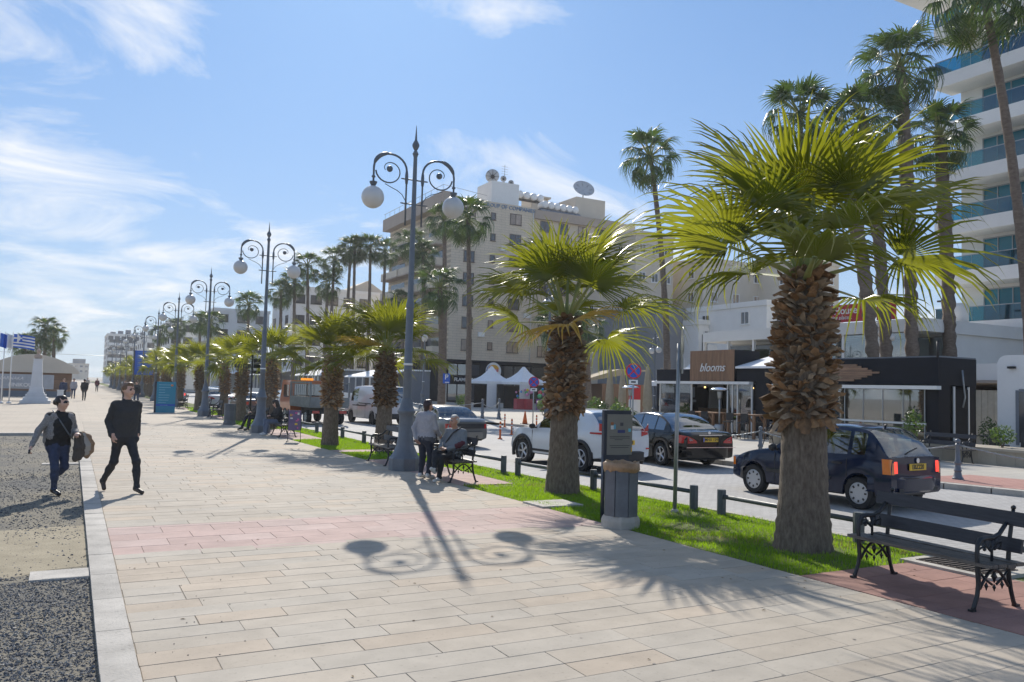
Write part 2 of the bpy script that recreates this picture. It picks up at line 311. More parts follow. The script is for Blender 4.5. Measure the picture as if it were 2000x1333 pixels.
M['clearlens']=mat('lens_clear',(.55,.56,.58),.1,var=.1,spec=1,coat=.6)
M['plate']=mat('plate_yellow',(.80,.48,.02),.4,var=.04)
M['trunk']=mat('palm_trunk',(.085,.064,.046),.95,col2=(.25,.20,.15),scale=11,stretch=(2.2,2.2,.7),bump=1,bscale=30)
M['stub']=mat('palm_leaf_base',(.075,.042,.022),.85,col2=(.38,.215,.10),scale=9,bump=.6,bscale=30,rnd=.35)
M['stub2']=mat('palm_leaf_base_grey',(.17,.12,.08),.85,col2=(.44,.33,.22),scale=9,bump=.6,bscale=30,rnd=.3)
M['tallt']=mat('tall_palm_trunk',(.10,.075,.058),.92,col2=(.21,.165,.13),scale=5,stretch=(1,1,2.2),bump=1,bscale=9)
M['leaf']=leafmat('fan_leaf',(.022,.062,.016),(.11,.135,.028),(.46,.47,.018),.46,rough=.27,scale=1.1)
M['leafyel']=leafmat('fan_leaf_yellow',(.30,.21,.03),(.42,.27,.07),(.72,.5,.04),.5)
M['leafdk']=leafmat('tall_palm_leaf',(.018,.05,.017),(.045,.085,.028),(.16,.26,.03),.30,rough=.36)
M['petiole']=mat('petiole',(.16,.22,.06),.45,col2=(.28,.28,.09),scale=5)
M['bush']=leafmat('bush_leaf',(.03,.07,.02),(.08,.14,.035),(.2,.32,.04),.35)
M['blade']=leafmat('grass_blade',(.07,.17,.008),(.15,.27,.015),(.50,.78,.02),.5,rough=.5,scale=.8)
M['orange']=mat('orange_plastic',(.62,.13,.025),.5,var=.1)
M['sblue']=mat('sign_blue',(.012,.10,.50),.4,var=.04)
M['sred']=mat('sign_red',(.60,.02,.03),.4,var=.04)
M['bannerred']=mat('banner_red',(.42,.018,.03),.55,var=.06)
M['infoblue']=mat('info_blue',(.02,.26,.40),.4,var=.06,scale=1)
M['canvas']=mat('umbrella_canvas',(.42,.35,.245),.9,var=.12,scale=5)
M['tent']=mat('white_canvas',(.76,.77,.78),.8,var=.05,scale=1)
M['marble']=mat('marble_pale',(.62,.63,.64),.7,var=.06,scale=2)
M['bronze']=mat('bust_stone',(.42,.33,.26),.7,var=.12,scale=8)
# ------------------------------------------------------------------ the setting
def ge(y): return 7.1-.02*(min(y,30)-6)                 # promenade / grass edge
def ce(y): return interp([(-6,10.3),(10,9.75),(16.5,9.2),(25,9.0),(60,8.9),(400,8.9)],y)   # grass / road edge
FCP=[(-12,22),(5,19.6),(12.3,18.1),(18.2,16.9),(24,16.9),(32,19.5),(38,21.5),(42,21),(60,19),(120,16.6),(400,14)]
def fc(y): return interp(FCP,y)
def frange(a,b,s):
    r=[]; 
    while a<b-1e-6: r.append(a); a+=s
    return r+[b]
def strip(name, fl, fr, ys, z, m, parent=None, kind='structure'):
    mb=MB(); vs=[]; fs=[]
    for y in ys: vs+=[(fl(y) if callable(fl) else fl,y,z),(fr(y) if callable(fr) else fr,y,z)]
    for i in range(len(ys)-1): fs.append((2*i,2*i+1,2*i+3,2*i+2))
    mb.add(vs,fs); o=mb.build(name,m,parent)
    if kind and not parent: o['kind']=kind
    return o
g=MB(); g.add([(-2500,-60,-.34),(2500,-60,-.34),(2500,4000,-.34),(-2500,4000,-.34)],[(0,1,2,3)]); tag(g.build('ground',M['ground']),kind='structure')
YS=frange(-6,60,2)+[80,120,200,400]
prom=strip('promenade',.5,ge,YS,-.0055,M['joint'])
farp=strip('paving',.5,ge,frange(40,60,2)+[80,120,200,400],.0,M['farpave'],prom)
strip('plaza',-60,.5,[31,60,120,400],-.004,M['farpave'])
roadb=strip('road',lambda y:ce(y)-.02,fc,frange(-6,40,2)+[42,60,80,120,200,400],-.12,M['road'])
strip('sidewalk',fc,90,frange(-12,40,1)+[42,60,80,120,400],0.0,M['sidewalk'])
strip('red_paving_band',lambda y:fc(y)+.45,lambda y:fc(y)+3.2,frange(4,13.2,.8),.004,M['sidered'])
def slabmesh(l,wd,m,t=.03,ch=.0025):
    mb=MB(); x,y=l/2-.0022,wd/2-.0022
    mb.add([(-x,-y,-t),(x,-y,-t),(x,y,-t),(-x,y,-t),(-x,-y,-ch),(x,-y,-ch),(x,y,-ch),(-x,y,-ch),(-x+ch,-y+ch,0),(x-ch,-y+ch,0),(x-ch,y-ch,0),(-x+ch,y-ch,0)],
      [(8,9,10,11),(0,1,5,4),(1,2,6,5),(2,3,7,6),(3,0,4,7),(4,5,9,8),(5,6,10,9),(6,7,11,10),(7,4,8,11)])
    return mb.mesh('paving_slab',m)
SL={}
def slab(l,wd,m):
    k=(round(l,2),round(wd,3),m.name)
    if k not in SL: SL[k]=slabmesh(k[0],wd,m)
    return SL[k]
def seen(x,y):   # roughly inside the picture's lower frame
    d=.4765*x+.8792*y; u=.8792*x-.4765*y
    return d>2.4 and abs(u)<.70*d+.6 and d<400 and 1.95/d<.47+.12
LEN=[.6,.7,.8,.9,1.0,1.1]
y=3.02
while y<9.85-.01:
    x=.5; x-=rng.choice([0,.2,.4]); 
    while x<ge(y)-.05:
        l=rng.choice(LEN); x0=max(x,.505); x1=min(x+l,ge(y)-.01)
        if ge(y)-x1<.25: x1=ge(y)-.01
        if x1-x0>.12 and (seen(x0,y) or seen(x1,y)):
            o=obj('paving_slab',slab(x1-x0,.28,rng.choices(M['slab'],[4,3,2,3])[0]),prom,((x0+x1)/2,y+.14,rng.uniform(-.0015,.0015)))
        x=x1
    y+=.28
yb=[(9.85,.13),(9.98,.42),(10.40,.42),(10.82,.42),(11.24,.42),(11.66,.14)]
for j,(y,wd) in enumerate(yb):
    x=.505; ml=.62 if wd>.2 else 1.1
    if j%2: x0=x; x1=x+.31
    while x<ge(y)-.05:
        x1=min(x+(ml if not(j%2 and x<.6) else ml/2),ge(y)-.01)
        obj('paving_slab',slab(x1-x,wd,M['pink'][1 if wd<.2 else rng.choice([0,0,1])]),prom,((x+x1)/2,y+wd/2,rng.uniform(-.001,.001))); x=x1
far=[MB() for _ in range(4)]
y=11.80
while y<40:
    x=.505
    while x<ge(y)-.05:
        l=rng.choice(LEN)+(.3 if y>22 else 0); x1=min(x+l,ge(y)-.01)
        z=rng.uniform(-.001,.001); k=rng.choices(range(4),[4,3,2,3])[0]
        far[k].add([(x+.004,y+.004,z),(x1-.004,y+.004,z),(x1-.004,y+.276,z),(x+.004,y+.276,z),(x+.004,y+.004,-.03),(x1-.004,y+.004,-.03),(x1-.004,y+.276,-.03),(x+.004,y+.276,-.03)],[(0,1,2,3),(0,4,5,1),(1,5,6,2),(2,6,7,3),(3,7,4,0)]); x=x1
    y+=.28
for k in range(4): tag(far[k].build('far_paving_slab',M['slab'][k],prom),kind='stuff')
# left kerb: single stones
kb=tag(bpy.data.objects.new('kerb',None),kind='structure'); COL.objects.link(kb)
kme=[]
for i in range(3):
    b=MB(); b.box((0,0,0),(.235,.992,.16)); me=b.mesh('kerb_stone',M['kerb']); kme.append(me)
for i in range(28):
    y=3.5+i
    obj('kerb_stone',rng.choice(kme),kb,(.380,y,-.062+rng.uniform(-.004,.006)),rz=rng.uniform(-.006,.006))
# gravel field
strip('gravel_field',-30,.27,[-6,0,6,12,18,24,31],-.028,M['soil'])
for i in range(34):
    obj('kerb_stone',kme[i%3],kb,(.24-(i+.5)*1.0,31.0,-.02),rz=PI/2)
sp=MB(); rs=np.random.RandomState(9); cx,cy=-1.1,10.9; ring=[]
for k in range(40): a=2*PI*k/40; q=1+.10*math.sin(3*a)+.07*math.sin(7*a+1)+rs.uniform(-.05,.05); ring.append((min(cx+2.3*q*math.cos(a),.26),cy+1.55*q*math.sin(a),-.0265))
sp.add([(cx,cy,-.022)]+ring,[(0,1+k,1+(k+1)%40) for k in range(40)]); tag(sp.build('sand_patch',mat('sand_dust',(.27,.23,.155),.95,col2=(.38,.325,.225),scale=3,bump=.6,bscale=40)),kind='structure')
rs=np.random.RandomState(3); gv=[MB(),MB(),MB()]
OCT=np.array([(1,0,0),(-1,0,0),(0,1,0),(0,-1,0),(0,0,1),(0,0,-1)],float); OF=[(0,2,4),(2,1,4),(1,3,4),(3,0,4),(2,0,5),(1,2,5),(3,1,5),(0,3,5)]
def gstones(n,x0,x1,y0,y1,smin,smax,clump):
    for i in range(n):
        x=rs.uniform(x0,x1); y=y0+(y1-y0)*rs.rand()**1.35
        if clump and 9.4<y<12.1+.35*math.sin(x*4.1)+.25*math.sin(x*9.7) and rs.rand()<(.85 if y<11.3 else .45): continue
        s=rs.uniform(smin,smax)*(1 if rs.rand()<.9 else 1.6); sc=np.array([s*rs.uniform(.7,1.4),s*rs.uniform(.7,1.3),s*rs.uniform(.4,.8)]); a=rs.rand()*6.28
        p=OCT*sc+rs.uniform(-.25,.25,(6,3))*s; q=p.copy(); q[:,0]=p[:,0]*math.cos(a)-p[:,1]*math.sin(a); q[:,1]=p[:,0]*math.sin(a)+p[:,1]*math.cos(a)
        gv[rs.choice(3,p=[.42,.40,.18])].add(q+np.array([x,y,-.028+sc[2]*.4]),OF)
gstones(26000,-1.6,.25,4.6,9.1,.004,.012,False); gstones(9000,-2.2,.25,9.2,19,.006,.013,True); gstones(2500,-3,.25,18,31,.008,.016,False)
for i in range(40):
    s=.003+.005*rs.rand(); gv[0].add(OCT*np.array([s,s,s*.6])+np.array([rs.uniform(.3,1.3)**1.3,rs.uniform(4.5,9.5),.004]),OF)
for i in range(24):
    s=.003+.003*rs.rand(); gv[0].add(OCT*np.array([s,s,s*.6])+np.array([rs.uniform(.6,6),rs.uniform(4,9.5),.003]),OF)
for k,n in enumerate(('dark','grey','pale')): tag(gv[k].build('gravel',M['stone'][k]),'loose %s crushed stone gravel left of the kerb'%n,'gravel',kind='stuff')
for (x,y,l,wd,n) in((.0,9.27,.52,.40,'near concrete bar laid in the gravel against the kerb'),(-.12,20.9,.72,.34,'far concrete bar laid in the gravel behind the walking woman')):
    b=MB(); b.box((0,0,0),(l,wd,.08)); b.box((l*.1,0,.002),(l*.78,wd*.94,.08)); tag(b.build('concrete_bar',M['kerb'],loc=(x,y,-.048)),n,'concrete bar')
# grass strip with pads
turf=strip('verge',lambda y:ge(y)+.0,lambda y:ce(y)-.13,YS,-.012,M['turf'])
PADS=[(2.0,6.35,9.3,'first'),(14.7,20.4,8.1,'second'),(22.7,23.5,99,'third'),(28.0,34.2,7.9,'fourth'),(42,48,7.4,'fifth'),(56,61,7.0,'sixth')]
def pad_x1(p,y): return min(p[2],ce(y)-.13)
for pi,p in enumerate(PADS):
    pd=strip('bench_pad',lambda y:ge(y)-.0,lambda y,p=p:pad_x1(p,y),frange(p[0],p[1],.5 if p[1]-p[0]>1 else .4),-.006,M['joint'])
    if pi<2:
        y=p[0]
        while y<p[1]-.05:
            x=ge(y)+.005; k=0
            while x<pad_x1(p,y)-.08:
                x1=min(x+(.3 if k==0 and int(y/.4)%2 else .6),pad_x1(p,y)); y1=min(y+.4,p[1])
                if pi or seen(x,y1) or seen(x1,y1): obj('paving_slab',slab(x1-x,y1-y,M['redpad'] if pi==0 else M['pink'][0]),pd,((x+x1)/2,(y+y1)/2,.002+rng.uniform(-.001,.001)))
                x=x1; k+=1
            y+=.4
    else:
        strip('paving',lambda y:ge(y)+.01,lambda y,p=p:pad_x1(p,y),frange(p[0],p[1],.4),.002,M['pink'][0],pd)
# kerb stones between verge and road, far kerb
for nm,f,y0,y1 in(('verge_kerb',lambda y:ce(y)-.065,-1,40),('far_kerb',lambda y:fc(y)+.08,4,40)):
    ke=bpy.data.objects.new(nm,None); COL.objects.link(ke); ke['kind']='structure'; y=y0
    wd=.13 if nm=='verge_kerb' else .2
    b=MB(); b.box((0,0,0),(wd,.99,.22)); kk=b.mesh('kerb_stone',M['kerb'])
    while y<y1:
        a=math.atan2(-(f(y+1)-f(y)),1); obj('kerb_stone',kk,ke,((f(y)+f(y+1))/2,y+.5,-.10+(0 if wd<.15 else .004)),rz=a); y+=1
fk=bpy.data.objects['far_kerb']
def on_pad(x,y): return any(p[0]<y<p[1] and x<p[2]+.02 for p in PADS)
BARE=[(8.2,9.2,.55),(7.75,8.35,.35),(8.9,10.3,.45),(8.44,7.5,.62),(8.4,13.3,.5)]
def grass(n,y0,y1,h,wd,seed,label,mt='blade',patch=False):
    r=np.random.RandomState(seed); V=[]; F=[]
    y=r.uniform(y0,y1,n); x0=np.array([ge(t)+.015 for t in y]); x1=np.array([ce(t)-.14 for t in y]); x=x0+(x1-x0)*r.rand(n)
    for i in range(n):
        X,Y=x[i],y[i]
        if on_pad(X,Y): continue
        if patch and math.sin(X*2.3+Y*.7)*math.cos(Y*1.31-X)+.35*math.sin(Y*4.1+X*3)<.45: continue
        if any((X-a)**2+(Y-b)**2<c*c*r.uniform(.4,1.1) for a,b,c in BARE) and r.rand()<.85: continue
        if 9.2<X<10 and 5.2<Y<6.6 and y0<6: continue
        a=r.rand()*6.283; hh=h*r.uniform(.45,1.15)*(.65+.35*math.sin(X*5.1+1.3*Y)*math.cos(Y*3.7)); l=hh*r.uniform(.1,.8); dx,dy=math.cos(a),math.sin(a); w2=wd*r.uniform(.6,1.2)
        o=len(V); V+=[(X-dy*w2,Y+dx*w2,-.012),(X+dy*w2,Y-dx*w2,-.012),(X+dx*l*.4+dy*w2*.6,Y+dy*l*.4-dx*w2*.6,hh*.6),(X+dx*l*.4-dy*w2*.6,Y+dy*l*.4+dx*w2*.6,hh*.6),(X+dx*l,Y+dy*l,hh)]
        F+=[(o,o+1,o+2,o+3),(o+3,o+2,o+4)]
    mb=MB(); mb.add(V,F); tag(mb.build('lawn',M[mt]),label,'grass',kind='stuff')
grass(52000,4.2,14.2,.058,.0042,1,'bright green lawn around the two nearest stout palms')
grass(15000,4.2,15,.05,.0045,7,'straw-coloured dry grass in patches of the near lawn','drygrass',True)
grass(26000,14.2,30,.062,.008,2,'bright green lawn along the rail beyond the seated man')
grass(14000,30,60,.07,.016,4,'distant green lawn strip beside the parked cars')
for (x,y,l,wd,lb,nm) in((7.3,11.85,.55,.42,'small pale concrete lid set in the lawn before the second palm','access_lid'),(9.35,5.9,.62,.85,'rusty ribbed drain cover in a concrete frame behind the bench','drain_cover')):
    t=thing(nm,lb,'cover',(x,y,.0)); b=MB(); b.box((0,0,0),(l+.25,wd+.25,.06)); b.build('frame',M['kerb'],t)
    if nm=='drain_cover':
        b=MB(); b.box((0,0,.033),(l,wd,.01)); b.build('grate',mat('rusty_grate',(.09,.07,.055),.8,var=.4,scale=9),t)
        for k in range(11): b=MB(); b.box((0,-wd/2+.04+k*.077,.042),(l*.94,.028,.014)); b.build('rib',mat('rust',(.07,.055,.045),.8,var=.4) if k==0 else bpy.data.materials['rust'],t)
lt=MB(); gs=MB()
for i in range(170):
    x=rs.uniform(.6,9); y=rs.uniform(4,20); z=.003
    if x>ge(y) and not on_pad(x,y): z=.03
    if i<60: x=ge(y)-abs(rs.normal(0,.25)); z=.003
    a=rs.rand()*6.28; s=rs.uniform(.010,.026); c_,s_=math.cos(a)*s,math.sin(a)*s
    lt.add([(x-c_,y-s_,z),(x+s_*.35,y-c_*.35,z+.006),(x+c_,y+s_,z+.002),(x-s_*.35,y+c_*.35,z+.007)],[(0,1,2,3)])
for i in range(80):
    x=rs.uniform(.7,6.6); y=3.5+14*rs.rand()**1.4; r0=rs.uniform(.007,.015)
    gs.add([(x+r0*math.cos(k*PI/4)*rs.uniform(.8,1.2),y+r0*math.sin(k*PI/4)*rs.uniform(.8,1.2),.0022) for k in range(8)],[tuple(range(8))])
tag(lt.build('leaf_litter',M['litter']),'scraps of dry leaf scattered along the lawn edge and paving','litter',kind='stuff'); tag(gs.build('gum_spots',M['gum']),'small dark gum spots trodden into the paving','stain',kind='stuff')
# ------------------------------------------------------------------ palms
def fan_leaf(Lp,Rb,nseg,spread,split,droop,seed,lo=False,fold=.28,pet=.022,tilt=0):
    r=random.Random(seed); V=[]; F=[]; MI=[]; TT=[]
    # petiole
    n=5 if lo else 6; st=4 if lo else 7; bend=-.10*Lp
    def pc(t): return Vector((0,Lp*t,bend*t*t))
    for i in range(st+1):
        t=i/st; rr=pet*(1.5-.9*t)
        for k in range(n): a=2*PI*k/n; p=pc(t); V.append((p.x+rr*1.4*math.cos(a),p.y,p.z+rr*math.sin(a)*.6)); TT.append(0.)
    for i in range(st):
        for k in range(n): F.append((i*n+k,i*n+(k+1)%n,(i+1)*n+(k+1)%n,(i+1)*n+k)); MI.append(1)
    e=pc(1); da=2*spread/nseg; tl=math.atan2(2*bend,Lp)+tilt
    for i in range(nseg):
        a=-spread+(i+.5)*da; L_=Rb*(1-.34*(abs(a)/spread)**1.8)*r.uniform(.9,1.06); ts=split*r.uniform(.85,1.1)*(1-.35*(abs(a)/spread)); aa=a+r.uniform(-.5,.5)*da*.35
        dr=droop*r.uniform(.5,1.5); st_=[.03,.35,ts,(ts+1)/2,1] if lo else [.03,.25,ts*.75,ts,ts+(1-ts)*.45,ts+(1-ts)*.8,1]
        rows=[]; sway=r.uniform(-.10,.10)
        for t in st_:
            rr=t*L_; ang=a if t<=ts else a+(aa-a)*(t-ts)/(1-ts)
            hw=rr*math.tan(da/2)*1.03 if t<=ts else ts*L_*math.tan(da/2)*max(0,1-(t-ts)/(1-ts))**.8
            q=max(0,(t-ts*.7)/(1-ts*.7)); zz=fold*abs(math.sin(ang))*rr*(1-.35*t)-dr*q*q*L_*.55-.06*rr*t
            pull=1-.22*dr*q*q
            cx,cy=rr*math.sin(ang)*pull+sway*q*q*L_,rr*math.cos(ang)*pull
            px,py=math.cos(ang),-math.sin(ang); rid=.012*min(1,t/.3)+hw*.32
            ids=[]
            for s,h in((-1,0),(0,rid),(1,0)) if t<1 else((0,0),):
                x_=cx+px*hw*s; y_=cy+py*hw*s; z_=zz+h
                y2=y_*math.cos(tl)-z_*math.sin(tl); z2=y_*math.sin(tl)+z_*math.cos(tl)
                ids.append(len(V)); V.append((x_,e.y+y2,e.z+z2)); TT.append(float(t))
            rows.append(ids)
        for u in range(len(rows)-1):
            A,B=rows[u],rows[u+1]
            if len(B)==3:
                F+=[(A[0],A[1],B[1],B[0]),(A[1],A[2],B[2],B[1])]; MI+=[0,0]
            else: F+=[(A[0],A[1],B[0]),(A[1],A[2],B[0])]; MI+=[0,0]
    return np.array(V),F,MI,TT
def leaf_mesh(data,mats,name='leaf'):
    V,F,MI,TT=data; me=bpy.data.meshes.new(name); me.from_pydata(V.tolist(),[],F)
    for m in mats: me.materials.append(m)
    me.polygons.foreach_set('material_index',MI); me.polygons.foreach_set('use_smooth',[True]*len(F)); me.set_sharp_from_angle(angle=R(28)); me.attributes.new('tip','FLOAT','POINT').data.foreach_set('value',TT); me.update(); return me
LEAFD=[fan_leaf(1.0,1.36,40,R(120),.42,.3+.15*s,s,fold=.34,tilt=(.0,.2,-.2,.1)[s]) for s in range(4)]+[fan_leaf(1.15,1.25,38,R(115),.40,.7,s,fold=.2,tilt=(-.05,.45,.2)[s-11]) for s in (11,12,13)]
LEAFM=[leaf_mesh(d,[M['leaf'],M['petiole']]) for d in LEAFD]; LEAFY=leaf_mesh(LEAFD[1],[M['leafyel'],M['petiole']])
LEAFLO=[fan_leaf(1.0,1.3,24,R(115),.42,.4,s,True,fold=.34) for s in range(3)]+[fan_leaf(1.15,1.15,20,R(110),.48,1.0,s+5,True,fold=.1) for s in range(2)]
LEAFT=[fan_leaf(.95,1.05,22,R(110),.45,1.0,s+20,True,fold=.15,pet=.03) for s in range(3)]+[fan_leaf(.9,1.1,20,R(100),.4,1.9,s+30,True,fold=.02,pet=.03) for s in range(3)]
def leafset(n,seed,emax=84,emin=-8,pw=1.1):
    r=random.Random(seed); out=[]
    for i in range(n):
        t=i/(n-1); e=emax+(emin-emax)*t**pw+r.uniform(-7,7); az=i*2.39996+r.uniform(-.25,.25)+seed
        out.append((az,R(e),r.uniform(-.6,.6),(.95 if t<.1 else r.uniform(1.0,1.2))))
    return out
def leaf_matrix(az,el,roll,sc,base):
    return Matrix.Translation(base)@Matrix.Rotation(az,4,'Z')@Matrix.Rotation(el,4,'X')@Matrix.Rotation(roll,4,'Y')@Matrix.Scale(sc,4)
def crown_mesh(data,nlow,leaves,mats,name='crown',h=0):
    VV=[]; FF=[]; MM=[]; TT=[]; o=0
    for i,(az,el,roll,sc) in enumerate(leaves):
        V,F,MI,T_=data[(i%nlow[0]) if el>R(10) else nlow[0]+i%nlow[1]]
        m=np.array(leaf_matrix(az,el,roll,sc,Vector((.1*math.sin(-az),.1*math.cos(az),h-.35*max(0,(.6-math.sin(el))*.5)))))
        VV.append(V@m[:3,:3].T+m[:3,3]); FF+=[tuple(k+o for k in f) for f in F]; MM+=MI; TT+=T_; o+=len(V)
    return leaf_mesh((np.concatenate(VV),FF,MM,TT),mats,name)
def trunk_mesh(prof,n,seed,mt,jit=.02,lean=(0,0),name='trunk'):
    """prof: (z, radius) list, dense rings are interpolated"""
    r=random.Random(seed); mb=MB(); H_=prof[-1][0]; zs=[H_*i/(n-1) for i in range(n)]; seg=18; vs=[]; fs=[]
    for z in zs:
        rad=interp(prof,z); t=z/H_
        for k in range(seg):
            a=2*PI*k/seg; rr=rad*(1+r.uniform(-jit,jit)+jit*.8*math.sin(z*38+r.uniform(0,.4)))
            vs.append((rr*math.cos(a)+lean[0]*t*t,rr*math.sin(a)+lean[1]*t*t,z-.05))
    for i in range(n-1):
        for k in range(seg): fs.append((i*seg+k,i*seg+(k+1)%seg,(i+1)*seg+(k+1)%seg,(i+1)*seg+k))
    mb.add(vs,fs,True); return mb.mesh(name,mt)
def stub_mesh(seed,mt,kind):
    r=random.Random(seed); mb=MB(); w0=.056*r.uniform(.8,1.25); L_=.135*r.uniform(.7,1.3)
    pts=[]
    for t,wf,th,lift in((0,1.15,.028,0),(.5,1.0,.022,.012),(1,.55*r.uniform(.6,1.3),.008,.045*r.uniform(-.5,1.2))):
        wj=w0*wf; y=L_*t
        pts.append([(-wj,y,lift-.012),(0,y*(1.0+.12*(t==1)),lift+th),(wj*r.uniform(.8,1.1),y*r.uniform(.92,1.0),lift-.012),(0,y,lift-th*.6)])
    V=[p for q in pts for p in q]; F=[(3,2,1,0),(8,9,10,11)]
    for i in range(2):
        for k in range(4): F.append((i*4+k,i*4+(k+1)%4,i*4+4+(k+1)%4,i*4+4+k))
    mb.add(V,F); return mb.mesh('leaf_base',mt)
STUBS=[stub_mesh(s,M['stub'] if s%3 else M['stub2'],s) for s in range(7)]
def stub_places(prof,z0,z1,seed,dz=.078,gap=.09):
    r=random.Random(seed); out=[]; z=z0; row=0
    while z<z1:
        rad=interp(prof,z); n=max(9,int(2*PI*rad/gap)); low=max(0,1-(z-z0)/.45)
        for k in range(n):
            a=2*PI*(k+.5*(row%2)+r.uniform(-.25,.25))/n; el=R(9+r.uniform(-24,24)-low*r.uniform(5,60)); s=r.uniform(.8,1.25)*(1+.25*low)
            out.append((Matrix.Translation((rad*.93*math.cos(a),rad*.93*math.sin(a),z+r.uniform(-.03,.03)))@Matrix.Rotation(a-PI/2,4,'Z')@Matrix.Rotation(el,4,'X')@Matrix.Rotation(r.uniform(-.9,.9),4,'Y')@Matrix.Scale(s*r.uniform(.8,1.15),4),r.randrange(7)))
        z+=dz; row+=1
    return out
def stubs_joined(places):
    VV=[]; FF=[]; MM=[]; o=0
    cache=[(np.array([v.co for v in m.vertices]),[tuple(p.vertices) for p in m.polygons]) for m in STUBS]
    for mtx,k in places:
        V,F=cache[k]; m=np.array(mtx); VV.append(V@m[:3,:3].T+m[:3,3]); FF+=[tuple(i+o for i in f) for f in F]; MM+=[0 if k%3 else 1]*len(F); o+=len(V)
    me=bpy.data.meshes.new('leaf_bases'); me.from_pydata(np.concatenate(VV).tolist(),[],FF); me.materials.append(M['stub']); me.materials.append(M['stub2']); me.polygons.foreach_set('material_index',MM); return me
P1=[(0,.385),(.1,.365),(.8,.305),(1.62,.275),(1.70,.295),(2.0,.315),(2.8,.305),(3.25,.235),(3.6,.17),(3.68,.12)]
def stout(loc,label,scale,seed,detail,nl=25,lean=(0,0),rz=0,yellow=()):
    t=thing('fan_palm',label,'palm tree',loc,rz,'stout fan palms along the verge'); t.scale=(scale,)*3
    tr=obj('trunk',trunk_mesh(P1,60 if detail else 26,seed,M['trunk'],.018),t)
    pl=stub_places(P1,1.66,3.62,seed,*((.078,.09) if detail else (.14,.16)))
    if detail:
        for mtx,k in pl[:300] if detail==2 else []:
            o=obj('leaf_base',STUBS[k],tr); o.matrix_local=mtx
        rest=pl[300:] if detail==2 else pl
        if rest: tag(obj('leaf_bases',stubs_joined(rest),tr),kind='stuff')
    else: tag(obj('leaf_bases',STJ[seed%2],tr),kind='stuff')
    ls=leafset(nl,seed,84,2 if detail==2 else -6)
    if detail:
        for i,(az,el,roll,sc) in enumerate(ls):
            me=LEAFM[i%4] if el>R(12) else LEAFM[4+i%3]
            if i in yellow: me=LEAFY
            o=obj('leaf',me,t); o.matrix_local=leaf_matrix(az,el,roll,sc,Vector((.1*math.sin(-az),.1*math.cos(az),3.62-.30*max(0,.7-math.sin(el)))))
    else: obj('crown',CRM[seed%3],t)
    return t
STJ=[stubs_joined(stub_places(P1,1.66,3.62,s,.12,.13)) for s in(5,6)]
CRM=[crown_mesh(LEAFLO,(3,2),leafset(18,s),[M['leaf'],M['petiole']],h=3.62) for s in(1,2,3)]
stout((8.44,7.5,0),'stout fan palm nearest the camera, beside the dark blue hatchback',1.0,1,2,18,rz=.6,yellow=())
stout((8.4,13.3,0),'stout fan palm in front of the white crossover car',.93,4,2,19,rz=1.9,yellow=(17,))
stout((8.4,23.5,0),'stout fan palm before the white van, next to the nearest lamp post',.82,6,1,21,rz=.3,yellow=(14,))
stout((7.3,25.4,0),'stout fan palm before the flatbed truck, right of the poster stand',.78,9,1,21,rz=2.2)
SP=[(7.4,34.8,.80,'behind the second lamp post'),(7.35,41.2,.80,'right of the grey bin past the second lamp'),(7.7,48.5,.80,'at the third lamp post, on its right'),(7.2,55,.82,'behind the blue information panel, right of it'),(7.0,63.5,.82,'just behind the blue information panel')]
for i,(x,y,s,wh) in enumerate(SP): stout((x,y,0),'stout fan palm '+wh,s,20+i*3,0,rz=i*1.3)
k=0
for y in frange(70,200,6.2):
    x=7.5+rng.uniform(-.3,.3); o=stout((x,y,0),'stout fan palm, %s of the distant row past the blue panel'%ORD[k],.84+rng.uniform(-.05,.08),40+k,0,rz=k*.9); k+=1
def tall(loc,h,label,rad=.2,seed=0,lean=(0,0),cs=1.0,group='tall slender palms across the road',boots=False,n=34):
    t=thing('tall_palm',label,'palm tree',loc,0,group)
    h+=1.1; prof=[(0,rad*1.6),(.5,rad*1.2),(h*.3,rad),(h*.9,rad*.72),(h,rad*.6)] if not boots else [(0,rad*1.3),(h*.4,rad*1.15),(h*.75,rad*1.3),(h*.95,rad*1.1),(h,rad*.6)]
    obj('trunk',trunk_mesh(prof,int(h*5),seed,M['tallt'],.05 if not boots else .13,lean),t)
    c=obj('crown',TCR[seed%4],t,(lean[0],lean[1],h-.15),rz=seed*1.7,scale=cs); return t
TCR=[crown_mesh(LEAFT,(3,3),leafset(30,s,86,-48,.95),[M['leafdk'],M['petiole']]) for s in(3,4,5,6)]
tall((32.4,39.4,0),15.6,'lone thin tall palm right of the apartment block, against open sky',.2,1,(-1.7,0),1.05)
TP=[((34.9,31.2,0),16.4,.2,2,(-.8,-.5),1.15,'tall palm whose head rises right behind the nearest stout palm'),((35.2,26.8,0),12.6,.26,3,(-2.0,.4),1.05,'booted palm leaning left behind the grill kiosk'),((38.2,26.9,0),18.6,.26,4,(-.7,.2),1.3,'tallest booted palm of the clump behind the grill kiosk'),((37.2,27.6,0),15.6,.25,6,(-1.6,.3),1.15,'middle booted palm of the clump behind the grill kiosk'),((42.0,27.3,0),15.4,.27,5,(-1.2,-.2),1.15,'booted palm in front of the hotel balconies'),((31.4,17.2,0),16.4,.2,7,(-2.4,.4),1.15,'tall smooth palm at the right picture edge before the hotel')]
for lo,h,rd,s,ln,cs,lb in TP: tall(lo,h,lb,rd,s,ln,cs,boots='booted' in lb)
